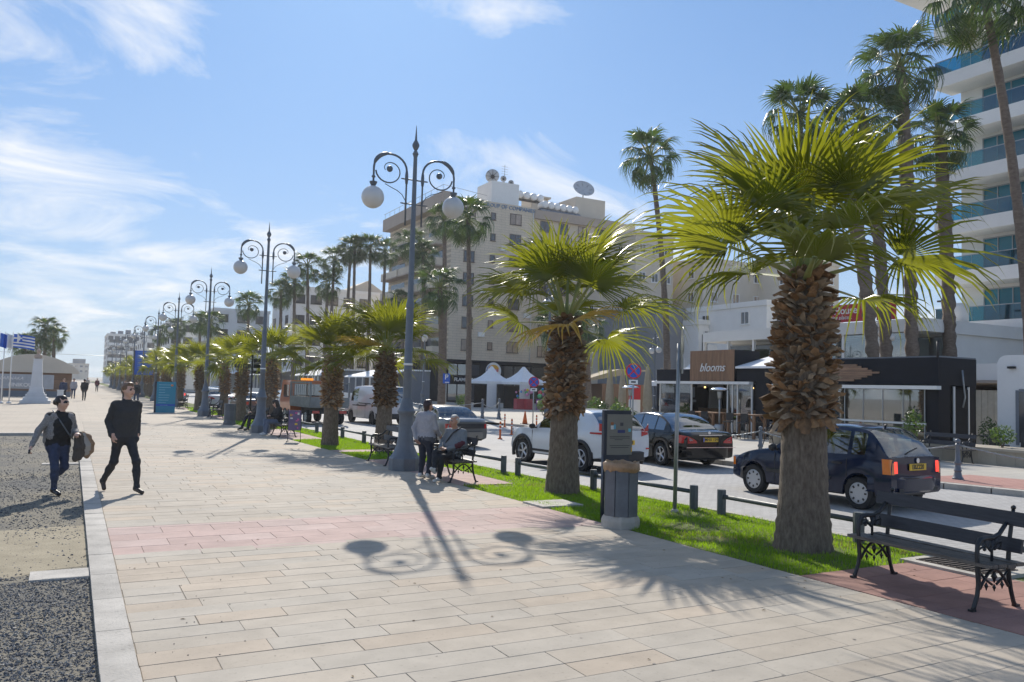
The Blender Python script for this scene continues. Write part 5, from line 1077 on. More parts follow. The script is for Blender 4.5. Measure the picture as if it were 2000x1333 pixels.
for i,(x,y,c) in enumerate(((38.2,66.8,(.5,.06,.08)),(39.2,66.2,(.35,.1,.4)),(40.2,65.8,(.6,.45,.05)),(41.0,65.3,(.05,.25,.5)),(37.4,67.3,(.5,.08,.1)))):
    t=thing('toy_display','colourful toy display before the tents, %s from the left'%ORD[[1,2,3,4,0][i]],'display',(x,y,0)); b=MB(); b.bb(-.4,.4,-.3,.3,0,1.0); b.build('stand',mat('display_stand',c,.5),t)
    for k in range(6): b=MB(); b.sphere((r.uniform(-.35,.35),r.uniform(-.25,.25),1.1+r.uniform(0,.9)),r.uniform(.1,.24),8,6); b.build('toy',mat('toy',r.choice([(.7,.1,.1),(.8,.6,.05),(.05,.3,.7),(.1,.5,.2),(.7,.3,.5)]),.4),t)
for i,(x,y,l,h,lb) in enumerate(((27.6,80,12,3.4,'white cafe pavilion with sloping awning left of the apartment block'),(26.0,97,14,3.5,'white cafe pavilion behind the truck'),(24.5,116,16,3.6,'white cafe pavilion behind the parked cars'),(22.5,138,22,3.6,'farthest white cafe pavilion along the road'))):
    t=thing('cafe_pavilion',lb,'pavilion',(x,y,0)); b=MB(); b.prism([(0,h-.7),(0,h-.6),(3.5,h+.25),(6,h+.25),(6,h+.1),(3.5,h+.1)],0,l,'xz'); b.build('awning',M['tent'],t)
    for k in range(int(l/2.4)+1): b=MB(); b.bb(.05,.17,k*2.4,k*2.4+.12,0,h-.62); b.build('post',M['wframe'],t)
    b=MB(); b.bb(3.4,6,.1,l-.1,0,h+.1); b.build('back_room',M['grey'],t); b=MB(); b.bb(.02,.10,.2,l-.2,.1,.95); b.build('parapet',M['wframe'],t)
t=thing('timber_pavilion','low timber pavilion with tan awning behind the folded parasols','pavilion',(40.5,58,0),-.4); b=MB(); b.prism([(-2.2,2.6),(-2.2,2.7),(1.5,3.9),(4,3.9),(4,3.8)],0,9,'xz'); b.build('awning',M['canvas'],t); b=MB(); b.bb(0,4,.2,8.8,0,2.6); b.build('walls',M['wood'],t)
for k in range(4): b=MB(); b.bb(-2.1,-2,k*2.8+.2,k*2.8+.3,0,2.6); b.build('post',M['wood'],t)
# ------------------------------------------------------------------ vehicles
def make_wheel(parent,x,y,r,wd,style,side,rimm):
    wh=bpy.data.objects.new('wheel',None); COL.objects.link(wh); wh.parent=parent; wh.location=(x,y,r)
    b=MB(); h=wd/2; q=r*.66
    b.lathe([(q,-h*.9),(q*1.12,-h),(r*.93,-h),(r,-h*.7),(r,h*.7),(r*.93,h),(q*1.12,h),(q,h*.9)],28,ax='x',caps=False); b.build('tyre',M['tyre'],wh,sharp=40)
    b=MB(); s=side; b.lathe([(q,-h*.85*s),(q,h*.86*s),(q*.93,h*.9*s),(q*.88,h*.5*s)] if s>0 else [(q,-h*.85*s),(q,h*.86*s),(q*.93,h*.9*s),(q*.88,h*.5*s)][::-1],24,ax='x',caps=False)
    b.lathe([(.01,h*.72*s),(q*.2,h*.74*s),(q*.24,h*.55*s)] if s>0 else [(q*.24,h*.55*s),(q*.2,h*.74*s),(.01,h*.72*s)],14,ax='x')
    if style=='cap':
        b.lathe([(.01,h*.75*s),(q*.45,h*.8*s),(q*.80,h*.86*s),(q*.95,h*.8*s)],24,ax='x')
        b.build('rim',rimm,wh,sharp=40)
        b=MB(); 
        for k in range(8): a=2*PI*k/8; b.box((h*.84*s,q*.74*math.cos(a),q*.74*math.sin(a)),(.02,q*.22,q*.16),rx=a)
        b.build('vent_holes',M['trim'],wh)
    else:
        for k in range(style):
            a=2*PI*k/style
            for da in(-.10,.10):
                c1=(h*.66*s,q*.2*math.cos(a+da*2),q*.2*math.sin(a+da*2)); c2=(h*.72*s,q*.93*math.cos(a+da),q*.93*math.sin(a+da)); b.tube([c1,c2],[q*.075,q*.06],5)
        b.build('rim',rimm,wh,sharp=40); b=MB(); b.lathe([(q*.9,h*.1*s),(.02,h*.1*s+.001)],20,ax='x'); b.build('brake',M['trim'],wh)
def sm(pts,x):   # smooth interpolation through control points
    for i in range(len(pts)-1):
        (a,va),(b,vb)=pts[i],pts[i+1]
        if x<=b:
            t=0 if b==a else max(0,(x-a)/(b-a)); 
            m0=0 if i==0 else (vb-pts[i-1][1])/(b-pts[i-1][0]); m1=0 if i+2>=len(pts) else (pts[i+2][1]-va)/(pts[i+2][0]-a); h=b-a
            return va*(2*t**3-3*t*t+1)+m0*h*(t**3-2*t*t+t)+vb*(-2*t**3+3*t*t)+m1*h*(t**3-t*t)
    return pts[-1][1]
def make_car(label,S,loc,heading,paint,glass,group=None,cat='car',name='car'):
    t=thing(name,label,cat,loc,-heading,group)
    Lc,W,sill=S['L'],S['W'],S['sill']; rw,wb,y_r=S['rw'],S['wb'],S['yr']; axles=(y_r,y_r+wb); arch=rw*S.get('archk',1.13)
    wg0,wg1,rg0,rg1=S['wg0'],S['wg1'],S['rg0'],S['rg1']      # windscreen base/top, rear glass base/top (y)
    ys=set(np.linspace(0,Lc,57).round(4).tolist())|{wg0,wg1,rg0,rg1}
    for a in axles: ys|={round(a+arch*c,4) for c in(-1.04,-1,-.96,-.85,-.7,-.5,-.25,0,.25,.5,.7,.85,.96,1,1.04)}
    for w_ in S['win']: ys|=set(w_)
    ys=sorted(y for y in ys if 0<=y<=Lc)
    hw=lambda y:W/2*(1-S.get('pr',.16)*max(0,1-y/(.16*Lc))**2.2-S.get('pf',.22)*max(0,1-(Lc-y)/(.22*Lc))**2.2)
    deck=lambda y:sm(S['deck'],y); roof=lambda y:max(deck(y),sm(S['roof'],y)) if rg0<y<wg0 else deck(y)
    def bot(y):
        z=sill+S.get('tuck',.10)*max(0,1-y/(.12*Lc))+.06*max(0,1-(Lc-y)/(.10*Lc))
        for a in axles:
            d=abs(y-a)
            if d<arch: z=max(z,rw+math.sqrt(arch*arch-d*d)*1.0)
        return min(z,deck(y)-.12)
    rows=[]
    for y in ys:
        w_=hw(y); zb=bot(y); zd=deck(y); zr=roof(y); wb_=w_*S.get('belt',.94); dh=max(0,zr-zd); wr=wb_-dh*S.get('tumble',.30)
        zsh=max(zb+.04,zd-.16)
        pts=[(w_*.90,zb-.0),(w_*.985,zb+.035),(w_*1.0,max(zb+.06,lerp(zb,zsh,.6))),(w_*.992,zsh),(w_*.965,zd-.05),(wb_,zd)]
        pts+=[(lerp(wb_,wr,.06),zd+dh*.06),(lerp(wb_,wr,.90),zd+dh*.86),(wr*.955 if dh>.05 else wb_*.93,zd+dh*.975+(.0 if dh>.05 else .012)),(wr*.80 if dh>.05 else wb_*.72,zr+.012+(.012 if dh<=.05 else 0)),(0,zr+.03)]
        rows.append(pts)
    n=len(rows[0]); parts={}
    def V(i,j,s): return (rows[i][j][0]*s,ys[i],rows[i][j][1])
    def put(k,q): parts.setdefault(k,MB()).add(q,[tuple(range(len(q)))],True)
    for i in range(len(ys)-1):
        ym=(ys[i]+ys[i+1])/2
        for j in range(n-1):
            k='body'
            if j==6:
                for wi,w_ in enumerate(S['win']):
                    if w_[0]-1e-6<ym<w_[1]+1e-6: k=('side',wi)
                if rg0<ym<rg1 and not S.get('boxrear') and not isinstance(k,tuple): k='body'
            if j>=8 and wg1<ym<wg0: k='windscreen'
            if j>=8 and rg0<ym<rg1: k='rear_window'
            for s in(-1,1):
                q=[V(i,j,s),V(i+1,j,s),V(i+1,j+1,s),V(i,j+1,s)]
                kk=(k[0],k[1],s) if isinstance(k,tuple) else k
                put(kk,q)
    for e,i in((0,0),(1,len(ys)-1)):
        for j in range(n-1):
            zc=(rows[i][0][1]); put('body',[V(i,j,1),V(i,j+1,1),V(i,j+1,-1),V(i,j,-1)])
    for k,mb in parts.items():
        nm=k if isinstance(k,str) else 'side_window'
        o=mb.build(nm,paint if k=='body' else glass,t)
        bm=bmesh.new(); bm.from_mesh(o.data); bmesh.ops.remove_doubles(bm,verts=bm.verts,dist=.0008); bmesh.ops.recalc_face_normals(bm,faces=bm.faces); bm.to_mesh(o.data); bm.free(); o.data.set_sharp_from_angle(angle=R(38))
    # inside: floor, seats, dark wheel wells
    b=MB(); b.bb(-W*.42,W*.42,.25,Lc-.35,sill+.02,sill+.22); 
    for a in axles: b.bb(-W*.46,W*.46,a-arch*.98,a+arch*.98,sill+.02,rw+arch*.72)
    b.build('underbody',M['trim'],t)
    zs=deck((wg0+rg0)/2)
    b=MB()
    for yy in S['seats']:
        for s in(-1,1): b.box((s*W*.21,yy,zs-.18),(W*.27,.16,.62),rx=.15); b.box((s*W*.21,yy-.06,zs+.22),(W*.13,.10,.2),rx=.15)
    b.bb(-W*.42,W*.42,wg0-.5,wg0-.05,zs-.25,zs-.03); b.build('seats',M['trim'],t)
    for a in axles:
        for s in(-1,1): make_wheel(t,s*(W/2-.105),a,rw,S.get('tw',.2),S['wheel'],s,S.get('rimm',M['rim']))
    for a in axles:
        if S.get('archtrim'):
            for s in(-1,1):
                b=MB(); b.tube([(s*(W/2-.005),a+(arch+.03)*math.cos(u),rw+(arch+.03)*math.sin(u)) for u in np.linspace(-.35,PI+.35,19)],[.05]*19,6); b.build('arch_trim',M['trim'],t)
    # bumpers
    for e,z0,z1,mt in S['bump']:
        mb=MB(); vs=[]; fs=[]; yy=0 if e==0 else Lc; sg=-1 if e==0 else 1; K=15
        for i in range(K):
            u=-1+2*i/(K-1); ydep=.45*abs(u)**5; w_=hw(yy-sg*ydep)+.025; x=w_*math.copysign(abs(u)**.62,u); y=yy+sg*(.055-.03*u*u)-sg*ydep
            for dz,dy in((z0,-.04),(z0+.03,.0),(z1-.04,.01),(z1,-.05)): vs.append((x,y+sg*dy,dz))
        for i in range(K-1):
            for k in range(3): a=i*4+k; fs.append((a,a+1,a+5,a+4))
        mb.add(vs,fs,True); mb.build('bumper',mt or paint,t,sharp=40)
    # lamps: (name, material, end, x0,x1,z0,z1,wrap) as curved patches lying on the body end
    for nm,mt,e,x0,x1,z0,z1,wrap,*zo in S['lamps']:
        for s in(-1,1):
            mb=MB(); vs=[]; fs=[]; yy=0 if e==0 else Lc; sg=-1 if e==0 else 1; K=9; J=4
            for i in range(K):
                u=i/(K-1); x=lerp(x0,x1,u)
                for j in range(J):
                    v=j/(J-1); z=lerp(z0,z1,v) if not zo else lerp(lerp(z0,zo[0],u**.7),lerp(z1,zo[1],u**.7),v)
                    # follow the plan curve: distance from the end where half width reaches x
                    lo,hi=0,.5
                    w0=hw(yy)*.985
                    if x<w0-.02: d=.0
                    else:
                        d=wrap*((x-(w0-.02))/max(.02,(x1-(w0-.02))))
                        x_=min(x,hw(yy-sg*d)*1.0)
                    xx=x if x<w0-.02 else hw(yy-sg*d)*(1.006)
                    lean=S.get('lean',0)*(z-z0) if e==0 else 0
                    vs.append((s*xx,yy+sg*.012-sg*d-sg*lean,z))
            for i in range(K-1):
                for j in range(J-1): a=i*J+j; fs.append((a,a+1,a+J+1,a+J))
            mb.add(vs,fs,True); mb.build(nm,mt,t)
    # plate
    if S.get('plate'):
        z,txt,eu=S['plate']; b=MB(); b.box((0,-.022-S.get('plo',0),z),(.52,.012,.115)); p=b.build('number_plate',M['plate'],t)
        obj('lettering',text_mesh(txt,.115,M['ink'],.002,bold=.002),p,(.0 if not eu else .02,-.031-S.get('plo',0),z),rot=FACE_NEGY)
        if eu: b=MB(); b.box((-.238,-.03-S.get('plo',0),z),(.04,.004,.112)); b.build('plate_band',M['sblue'],p)
    # mirrors, handles
    for s in(-1,1):
        b=MB(); ym=wg0-.28; b.sphere((s*(W/2+.09),ym,deck(ym)+.06),.10,10,8,(1,.7,.75)); b.box((s*(W/2-.01),ym,deck(ym)+.02),(.14,.05,.04)); b.build('mirror',S.get('mirm') or paint,t)
        for yh in S['handles']: b=MB(); b.box((s*(hw(yh)+.012),yh,deck(yh)-.13),(.03,.20,.035)); b.build('door_handle',S.get('hm') or paint,t)
        for yd in S['doors']:
            b=MB(); zb=bot(yd)+.05; zt=deck(yd)-.05; b.box((s*(hw(yd)*.994),yd,(zb+zt)/2),(.012,.010,zt-zb)); b.build('door_gap',M['trim'],t)
        b=MB(); b.box((s*hw(Lc*.5)*1.0,Lc*.52,S.get('mouldz',.52)),(.03,wb*.62,.06)); b.build('side_moulding',S.get('mouldm') or M['trim'],t)
    return t
def paintm(name,c,metal=.2,rough=.25): return mat(name,c,rough,metal,var=.03,coat=.75 if max(c)<.1 else 1,rnd=0,spec=.08 if max(c)<.1 else .4)
HATCH=dict(L=3.72,W=1.66,sill=.22,rw=.285,wb=2.41,yr=.62,wg0=2.74,wg1=2.02,rg0=.10,rg1=.52,deck=[(0,.93),(.25,.94),(1.2,.91),(2.5,.90),(2.74,.90),(3.2,.82),(3.55,.70),(3.72,.58)],roof=[(0,.90),(.10,.95),(.30,1.20),(.52,1.385),(.9,1.43),(1.5,1.44),(2.02,1.38),(2.74,.90)],
 win=[(.52,.80),(.88,1.45),(1.53,2.30)],seats=(.95,1.75),wheel='cap',rimm=M['hub'],bump=[(0,.34,.62,None),(1,.28,.52,M['trim'])],plate=(.78,'EBZ220',False),
 lamps=[('tail_light',M['redlit'],0,.60,.70,.68,.92,.0),('indicator',M['amber'],0,.68,.80,.66,.92,.16),('headlight',M['clearlens'],1,.42,.66,.55,.70,.10),('front_indicator',M['amber'],1,.66,.76,.52,.68,.14)],handles=(1.05,),doors=(.86,1.50,2.48),mirm=M['trim'],hm=M['trim'],mouldz=.5,pr=.06,lean=.06)
blue=paintm('paint_navy',(.006,.014,.040),.0,.2)
h=R(-4)
def place(rearwheel,hd,W,yr,tr=None):   # near rear wheel contact (left wheel) to car origin (rear centre)
    f=(math.sin(hd),math.cos(hd)); r=(math.cos(hd),-math.sin(hd)); return (rearwheel[0]+r[0]*(W/2-.02)-f[0]*yr,rearwheel[1]+r[1]*(W/2-.02)-f[1]*yr,-.12)
c=make_car('dark blue hatchback with yellow plate passing behind the nearest palm',HATCH,place((13.02,10.25),h,1.66,.62),h,blue,M['carglass']); c.scale=(1.02,1.03,1.06)
b=MB(); b.lathe([(.045,0),(.045,.012)],16,ax='y'); b.build('badge',M['chrome'],c,loc=(0,-.03,.89)); b=MB(); b.cyl((.0,.62,1.45),(0,.58,1.49),.03,.015,6); b.build('aerial_base',M['trim'],c)
b=MB(); b.tube([(-.12,.10,1.02),(.0,.13,1.04),(.30,.18,1.09)],.012,5); b.build('wiper',M['trim'],c)
b=MB(); b.bb(-.6,.6,-.045,-.03,.36,.42); b.build('bumper_strip',M['trim'],c)
SAL=dict(L=4.82,W=1.80,sill=.20,rw=.325,wb=2.85,yr=1.10,wg0=3.45,wg1=2.72,rg0=.55,rg1=1.35,deck=[(0,.90),(.12,.985),(.55,1.0),(1.6,.98),(3.45,.94),(4.2,.84),(4.65,.70),(4.82,.60)],roof=[(.55,.99),(.9,1.22),(1.35,1.42),(1.9,1.475),(2.3,1.47),(2.72,1.40),(3.45,.94)],
 win=[(1.0,1.42),(1.48,2.15),(2.22,3.0)],seats=(1.6,2.45),wheel=5,bump=[(0,.28,.62,None),(1,.28,.55,None)],plate=(.80,'MHX 129',True),lamps=[('tail_light',M['redlens'],0,.46,.86,.71,.745,.34,.70,.93),('tail_light_clear',M['clearlens'],0,.60,.72,.77,.80,.04,.77,.85),('headlight',M['clearlens'],1,.5,.80,.55,.70,.25)],handles=(1.75,2.65),doors=(1.40,2.18,3.18),hm=M['chrome'],mouldz=.52,mouldm=M['trim'],pr=.10,tumble=.36)
blk=paintm('paint_black',(.005,.005,.006),.0,.15); h2=R(3)
c=make_car('black saloon with yellow plate parked at the far kerb',SAL,place((14.85,18.35),h2,1.80,1.10),h2,blk,M['cardark'])
b=MB(); b.bb(-.40,.40,-.03,-.02,.915,.935); b.bb(-.85,.85,-.072,-.06,.585,.60); b.build('chrome_strip',M['chrome'],c); b=MB(); b.lathe([(.045,0),(.045,.01)],16,ax='y'); b.build('badge',M['chrome'],c,loc=(0,.03,.985))
JUK=dict(L=4.14,W=1.77,sill=.30,rw=.345,wb=2.53,yr=.78,wg0=3.02,wg1=2.22,rg0=.12,rg1=.60,deck=[(0,1.05),(.3,1.09),(.9,1.10),(1.6,1.02),(3.02,1.0),(3.5,.98),(3.9,.90),(4.14,.72)],roof=[(0,1.03),(.12,1.08),(.35,1.34),(.60,1.50),(1.1,1.56),(1.7,1.565),(2.22,1.50),(3.02,1.0)],
 win=[(1.02,1.72),(1.80,2.62)],seats=(1.05,1.9),wheel=5,bump=[(0,.30,.56,M['trim']),(1,.32,.62,None)],lamps=[('tail_light',M['redlens'],0,.50,.80,.93,1.07,.42,.99,1.03),('tail_light_upper',M['redlens'],0,.60,.76,1.05,1.10,.20,1.07,1.26),('reflector',M['redlens'],0,.66,.78,.60,.64,.04),('headlight',M['clearlens'],1,.48,.80,.86,.95,.3)],handles=(2.0,),doors=(1.76,2.86),archtrim=True,archk=1.16,hm=None,mouldz=.42,mirm=M['trim'],pr=.12,tumble=.36,tw=.22,plate=(.78,'KTP 518',False))
wht=paintm('paint_white',(.62,.64,.66),.0,.25); h3=R(-6)
c=make_car('white compact crossover with black arches behind the second palm',JUK,place((11.5,17.4),h3,1.77,.78),h3,wht,M['cardark'])
ACC=dict(SAL); ACC.update(L=4.26,W=1.67,rw=.29,wb=2.44,yr=.98,wg0=3.05,wg1=2.38,rg0=.60,rg1=1.22,deck=[(0,.86),(.12,.96),(.6,.97),(1.6,.92),(3.05,.90),(3.8,.80),(4.1,.66),(4.26,.55)],roof=[(.6,.97),(.9,1.18),(1.22,1.34),(1.7,1.39),(2.1,1.39),(2.38,1.34),(3.05,.90)],win=[(.95,1.25),(1.32,1.95),(2.02,2.75)],seats=(1.45,2.2),wheel=6,plate=(.72,'HCB 402',False),lamps=[('tail_light',M['redlens'],0,.46,.80,.66,.82,.18),('headlight',M['clearlens'],1,.45,.76,.52,.66,.15)],handles=(1.5,2.4),doors=(1.28,1.98,2.9),hm=M['trim'],bump=[(0,.30,.58,None),(1,.28,.52,None)],tumble=.32)
slv=paintm('paint_graphite',(.17,.17,.165),.55,.3); h4=R(-3)
c=make_car('grey four-door saloon behind the nearest lamp post',ACC,place((11.15,26.1),h4,1.67,.98),h4,slv,M['carglass'])
b=MB(); b.bb(-.62,.62,-.03,-.018,.66,.82); b.build('rear_garnish',M['trim'],c)
# distant parked and moving cars
GC='cars farther along the road'
sil=paintm('paint_silver',(.42,.43,.45),.55,.3); gre=paintm('paint_grey',(.10,.105,.11),.5,.3)
SA2=dict(SAL); SA2['plate']=None
FC=[('silver saloon with red lights left of the fifth palm',SA2,(10.4,61.5),0,sil),('dark grey saloon behind the second lamp post',dict(ACC,plate=None),(10.7,50.5),R(-2),gre),('white hatchback seen between the third and fourth lamps',dict(HATCH,plate=None),(11.2,72),0,wht),('silver hatchback farthest left behind the palms',dict(HATCH,plate=None),(8.8,75),0,sil),('white crossover behind the grey saloon by the second lamp',dict(JUK,plate=None),(13.8,54),R(2),wht),('dark saloon far along the road behind palms',SA2,(13.5,83),0,blk)]
for lb,S_,lo,hd,pm in FC: make_car(lb,S_,(lo[0]-.8,lo[1],-.12),hd,pm,M['carglass'],GC)
# van
VAN=dict(L=4.9,W=1.80,sill=.28,rw=.33,wb=2.7,yr=.95,wg0=4.35,wg1=3.55,rg0=.04,rg1=.22,deck=[(0,1.12),(.04,1.14),(2.5,1.12),(4.35,1.08),(4.7,.88),(4.9,.72)],roof=[(0,1.12),(.04,1.3),(.10,1.72),(.22,1.94),(.5,1.98),(2.5,1.99),(3.3,1.96),(3.55,1.90),(4.35,1.08)],win=[(2.9,3.75)],seats=(2.9,),wheel='cap',rimm=M['trim'],bump=[(0,.34,.6,M['trim']),(1,.32,.6,None)],lamps=[('tail_light',M['redlens'],0,.74,.84,.78,1.15,.06),('headlight',M['clearlens'],1,.46,.80,.72,.86,.15)],handles=(2.7,1.6),doors=(2.78,1.75,3.95),hm=M['trim'],mouldz=.95,pr=.04,pf=.16,tumble=.14,plate=None)
vm=paintm('paint_van_white',(.60,.57,.57),.0,.35); h5=R(0)
c=make_car('white panel van driving away behind the third stout palm',VAN,place((13.75,40.4),R(-6),1.80,.95),R(-6),vm,M['cardark'],cat='van',name='panel_van')
b=MB(); b.bb(-.91,-.897,1.1,2.6,1.06,1.10); b.build('door_rail',M['trim'],c); b=MB(); b.bb(.897,.91,1.1,2.6,1.06,1.10); b.build('door_rail',M['trim'],c)
# truck with tipper bed
t=thing('flatbed_truck','orange cab flatbed truck with grey drop sides behind the palms','truck',(11.35,39.8,-.12),R(4)); og=paintm('paint_orange',(.50,.13,.035),.0,.4); gy=mat('bed_grey',(.20,.215,.215),.6,var=.2,scale=3)
b=MB(); b.prism([(3.3,.55),(5.1,.55),(5.15,1.15),(4.85,2.05),(4.7,2.2),(3.3,2.2)],-.95,.95,'yz'); b.build('cab',og,t)
b=MB(); b.bb(-.97,.97,3.6,4.5,1.3,1.95); b.bb(-.75,.75,3.27,3.32,1.35,2.0); b.build('cab_window',M['cardark'],t); b=MB(); b.bb(-.85,.85,3.285,3.295,2.02,2.14); b.build('cab_back_strip',og,t)
b=MB(); b.bb(-1.0,1.0,0,3.2,.85,.95); b.build('bed_floor',gy,t)
b=MB(); b.bb(-1.0,1.0,-.05,0,.95,1.38); b.build('tailgate',gy,t)
for s in(-1,1): b=MB(); b.bb(s*1.0-.03,s*1.0+.03,.002,3.2,.951,1.38); b.build('side_board',gy,t); b=MB(); b.bb(s*1.0-.04,s*1.0+.04,-.04,.04,1.381,2.12); b.bb(s*1.0-.04,s*1.0+.04,3.12,3.2,1.381,2.12); b.bb(s*1-.03,s*1+.03,.04,3.12,2.05,2.12); b.build('cage_frame',gy,t)
for k in range(10): b=MB(); b.bb(-.985,-.97,.1+k*.31,.14+k*.31,1.381,2.05); b.build('cage_bar',gy,t)
b=MB(); b.bb(-.4,.4,.1,3.2,.55,.85); b.bb(-.98,.98,.0,.08,.55,.72); b.build('chassis',M['trim'],t)
for x in(-.7,.7): b=MB(); b.bb(x-.18,x+.18,-.04,-.005,.57,.70); b.build('tail_light',M['redlens'],t)
b=MB(); b.bb(-.30,.30,3.5,3.75,2.2,2.32); b.build('beacon',mat('beacon_amber',(.8,.25,.02),.3,emit=(1,.35,.03,1.0)),t); b=MB(); b.bb(-.15,.1,-.06,-.05,.66,.76); b.build('number_plate',M['plate'],t)
for y in(.8,4.2):
    for s in(-1,1): make_wheel(t,s*.85,y,.36,.24,'cap',s,M['hub'])
# ------------------------------------------------------------------ people: one continuous surface each
FOLD=set()
def fold(me,ow):
    # small cloth creases: push vertices along their normals with layered sine noise
    n=len(me.vertices); co=np.empty(n*3); me.vertices.foreach_get('co',co); co=co.reshape(-1,3); no=np.empty(n*3); me.vertices.foreach_get('normal',no); no=no.reshape(-1,3)
    names=[m.name for m in me.materials]; cl=np.array([not any(k in x for k in('skin','hair','eye','lip','shoe','boot','sneaker')) for x in names])[ow]
    x,y,z=co.T; w=np.sin(z*46+3*np.sin(x*23+y*11))*.5+np.sin(z*83+x*37-y*29)*.3+np.sin(x*61+z*21+y*53)*.3
    me.vertices.foreach_set('co',(co+no*(w*.0048*cl)[:,None]).ravel()); me.update()
class Body:
    """implicit body: capsules with two radii blended smoothly, turned into one mesh with surface nets"""
    def __init__(s): s.p=[]
    def c(s,a,b,ra,rb,m,k=.03): s.p.append((np.array(a,float),np.array(b,float),ra,rb,m,k)); return s
    def chain(s,pts,rad,m,k=.03):
        for i in range(len(pts)-1): s.c(pts[i],pts[i+1],rad[i],rad[i+1],m,k)
    def mesh(s,name,mats,h=.012):
        A=np.array([np.minimum(a-max(ra,rb),b-max(ra,rb)) for a,b,ra,rb,m,k in s.p]).min(0)-.05; B=np.array([np.maximum(a+max(ra,rb),b+max(ra,rb)) for a,b,ra,rb,m,k in s.p]).max(0)+.05
        n=np.ceil((B-A)/h).astype(int)+1; D=np.full(n,1.0,np.float32); O=np.zeros(n,np.int16); DM=np.full(n,1.0,np.float32)
        ax=[A[i]+h*np.arange(n[i]) for i in range(3)]
        for a,b,ra,rb,m,k in s.p:
            rm=max(ra,rb)+.06; lo=np.maximum(((np.minimum(a,b)-rm-A)/h).astype(int),0); hi=np.minimum(((np.maximum(a,b)+rm-A)/h).astype(int)+2,n)
            sl=tuple(slice(lo[i],hi[i]) for i in range(3)); X,Y,Z=np.meshgrid(*[ax[i][lo[i]:hi[i]] for i in range(3)],indexing='ij')
            ab=b-a; L2=max(ab@ab,1e-9); t=np.clip(((X-a[0])*ab[0]+(Y-a[1])*ab[1]+(Z-a[2])*ab[2])/L2,0,1)
            d=np.sqrt((X-a[0]-t*ab[0])**2+(Y-a[1]-t*ab[1])**2+(Z-a[2]-t*ab[2])**2)-(ra+t*(rb-ra))
            o=D[sl]; hh=np.maximum(k-np.abs(o-d),0)/k; D[sl]=np.minimum(o,d)-hh*hh*k*.25
            w=d<DM[sl]; O[sl]=np.where(w,m,O[sl]); DM[sl]=np.where(w,d,DM[sl])
        ins=D<0; nc=n-1; cor=[(i,j,k) for i in(0,1) for j in(0,1) for k in(0,1)]
        cnt=sum(ins[i:i+nc[0],j:j+nc[1],k:k+nc[2]].astype(np.int8) for i,j,k in cor); act=(cnt>0)&(cnt<8)
        idx=np.full(nc,-1); ids=np.argwhere(act); idx[act]=np.arange(len(ids))
        pos=np.zeros((len(ids),3)); num=np.zeros(len(ids))
        for c0 in cor:
            for a_ in range(3):
                if c0[a_]: continue
                c1=list(c0); c1[a_]=1; p0=ids+np.array(c0); p1=ids+np.array(c1); d0=D[tuple(p0.T)]; d1=D[tuple(p1.T)]; x=(d0<0)!=(d1<0)
                t=np.where(x,d0/np.where(x,d0-d1,1),0); q=p0+t[:,None]*(p1-p0); pos+=np.where(x[:,None],q,0); num+=x
        pos=A+h*pos/num[:,None]; F=[]
        for a_ in range(3):
            u,v=[(1,2),(2,0),(0,1)][a_]; sh=[slice(None)]*3; sh2=[slice(None)]*3; sh[a_]=slice(0,-1); sh2[a_]=slice(1,None)
            cr=ins[tuple(sh)]!=ins[tuple(sh2)]; e=np.argwhere(cr); e=e[(e[:,u]>0)&(e[:,v]>0)&(e[:,u]<nc[u])&(e[:,v]<nc[v])]
            fl=ins[tuple(sh)][tuple(e.T)]; U=np.zeros(3,int); U[u]=1; W=np.zeros(3,int); W[v]=1
            q=np.stack([idx[tuple((e-U-W).T)],idx[tuple((e-W).T)],idx[tuple(e.T)],idx[tuple((e-U).T)]],1); q[~fl]=q[~fl][:,::-1]; F.append(q)
        F=np.concatenate(F); me=bpy.data.meshes.new(name); me.from_pydata(pos.tolist(),[],F.tolist())
        for m in mats: me.materials.append(m)
        g=np.clip(np.round((pos-A)/h).astype(int),0,n-1); ow=O[tuple(g.T)]; me.polygons.foreach_set('material_index',np.array([np.bincount(ow[f]).argmax() for f in F]).astype(np.int32)); me.polygons.foreach_set('use_smooth',[True]*len(F)); me.update(); fold(me,ow); return me
V3=lambda *a:np.array(a,float)
def nrm(v): return v/(np.linalg.norm(v)+1e-9)
def hand(B,w,d,nv,m,curl=.5,sc=1.0):
    """w wrist, d pointing direction, nv palm normal (towards the fingers' curl)"""
    d=nrm(d); nv=nrm(nv-d*(nv@d)); sd=np.cross(d,nv)
    for o in(-.022,0,.022): B.c(w+sd*o*.7*sc,w+d*.085*sc+sd*o*sc,.017*sc,.015*sc,m,.015)
    for o,l in((-.033,.062),(-.011,.078),(.011,.083),(.033,.072)):
        p=w+d*.085*sc+sd*o*.95*sc; a1=curl*.6; q=p+(d*math.cos(a1)+nv*math.sin(a1))*l*.5*sc; a2=curl*1.7; B.c(p,q,.0095*sc,.009*sc,m,.006); B.c(q,q+(d*math.cos(a2)+nv*math.sin(a2))*l*.5*sc,.009*sc,.0075*sc,m,.006)
    p=w+d*.03*sc+sd*.03*sc; q=p+nrm(d*.7+sd*.7+nv*.3)*.045*sc; B.c(p,q,.013*sc,.011*sc,m,.01); B.c(q,q+nrm(d*.9+sd*.25+nv*.4)*.035*sc,.011*sc,.008*sc,m,.006)
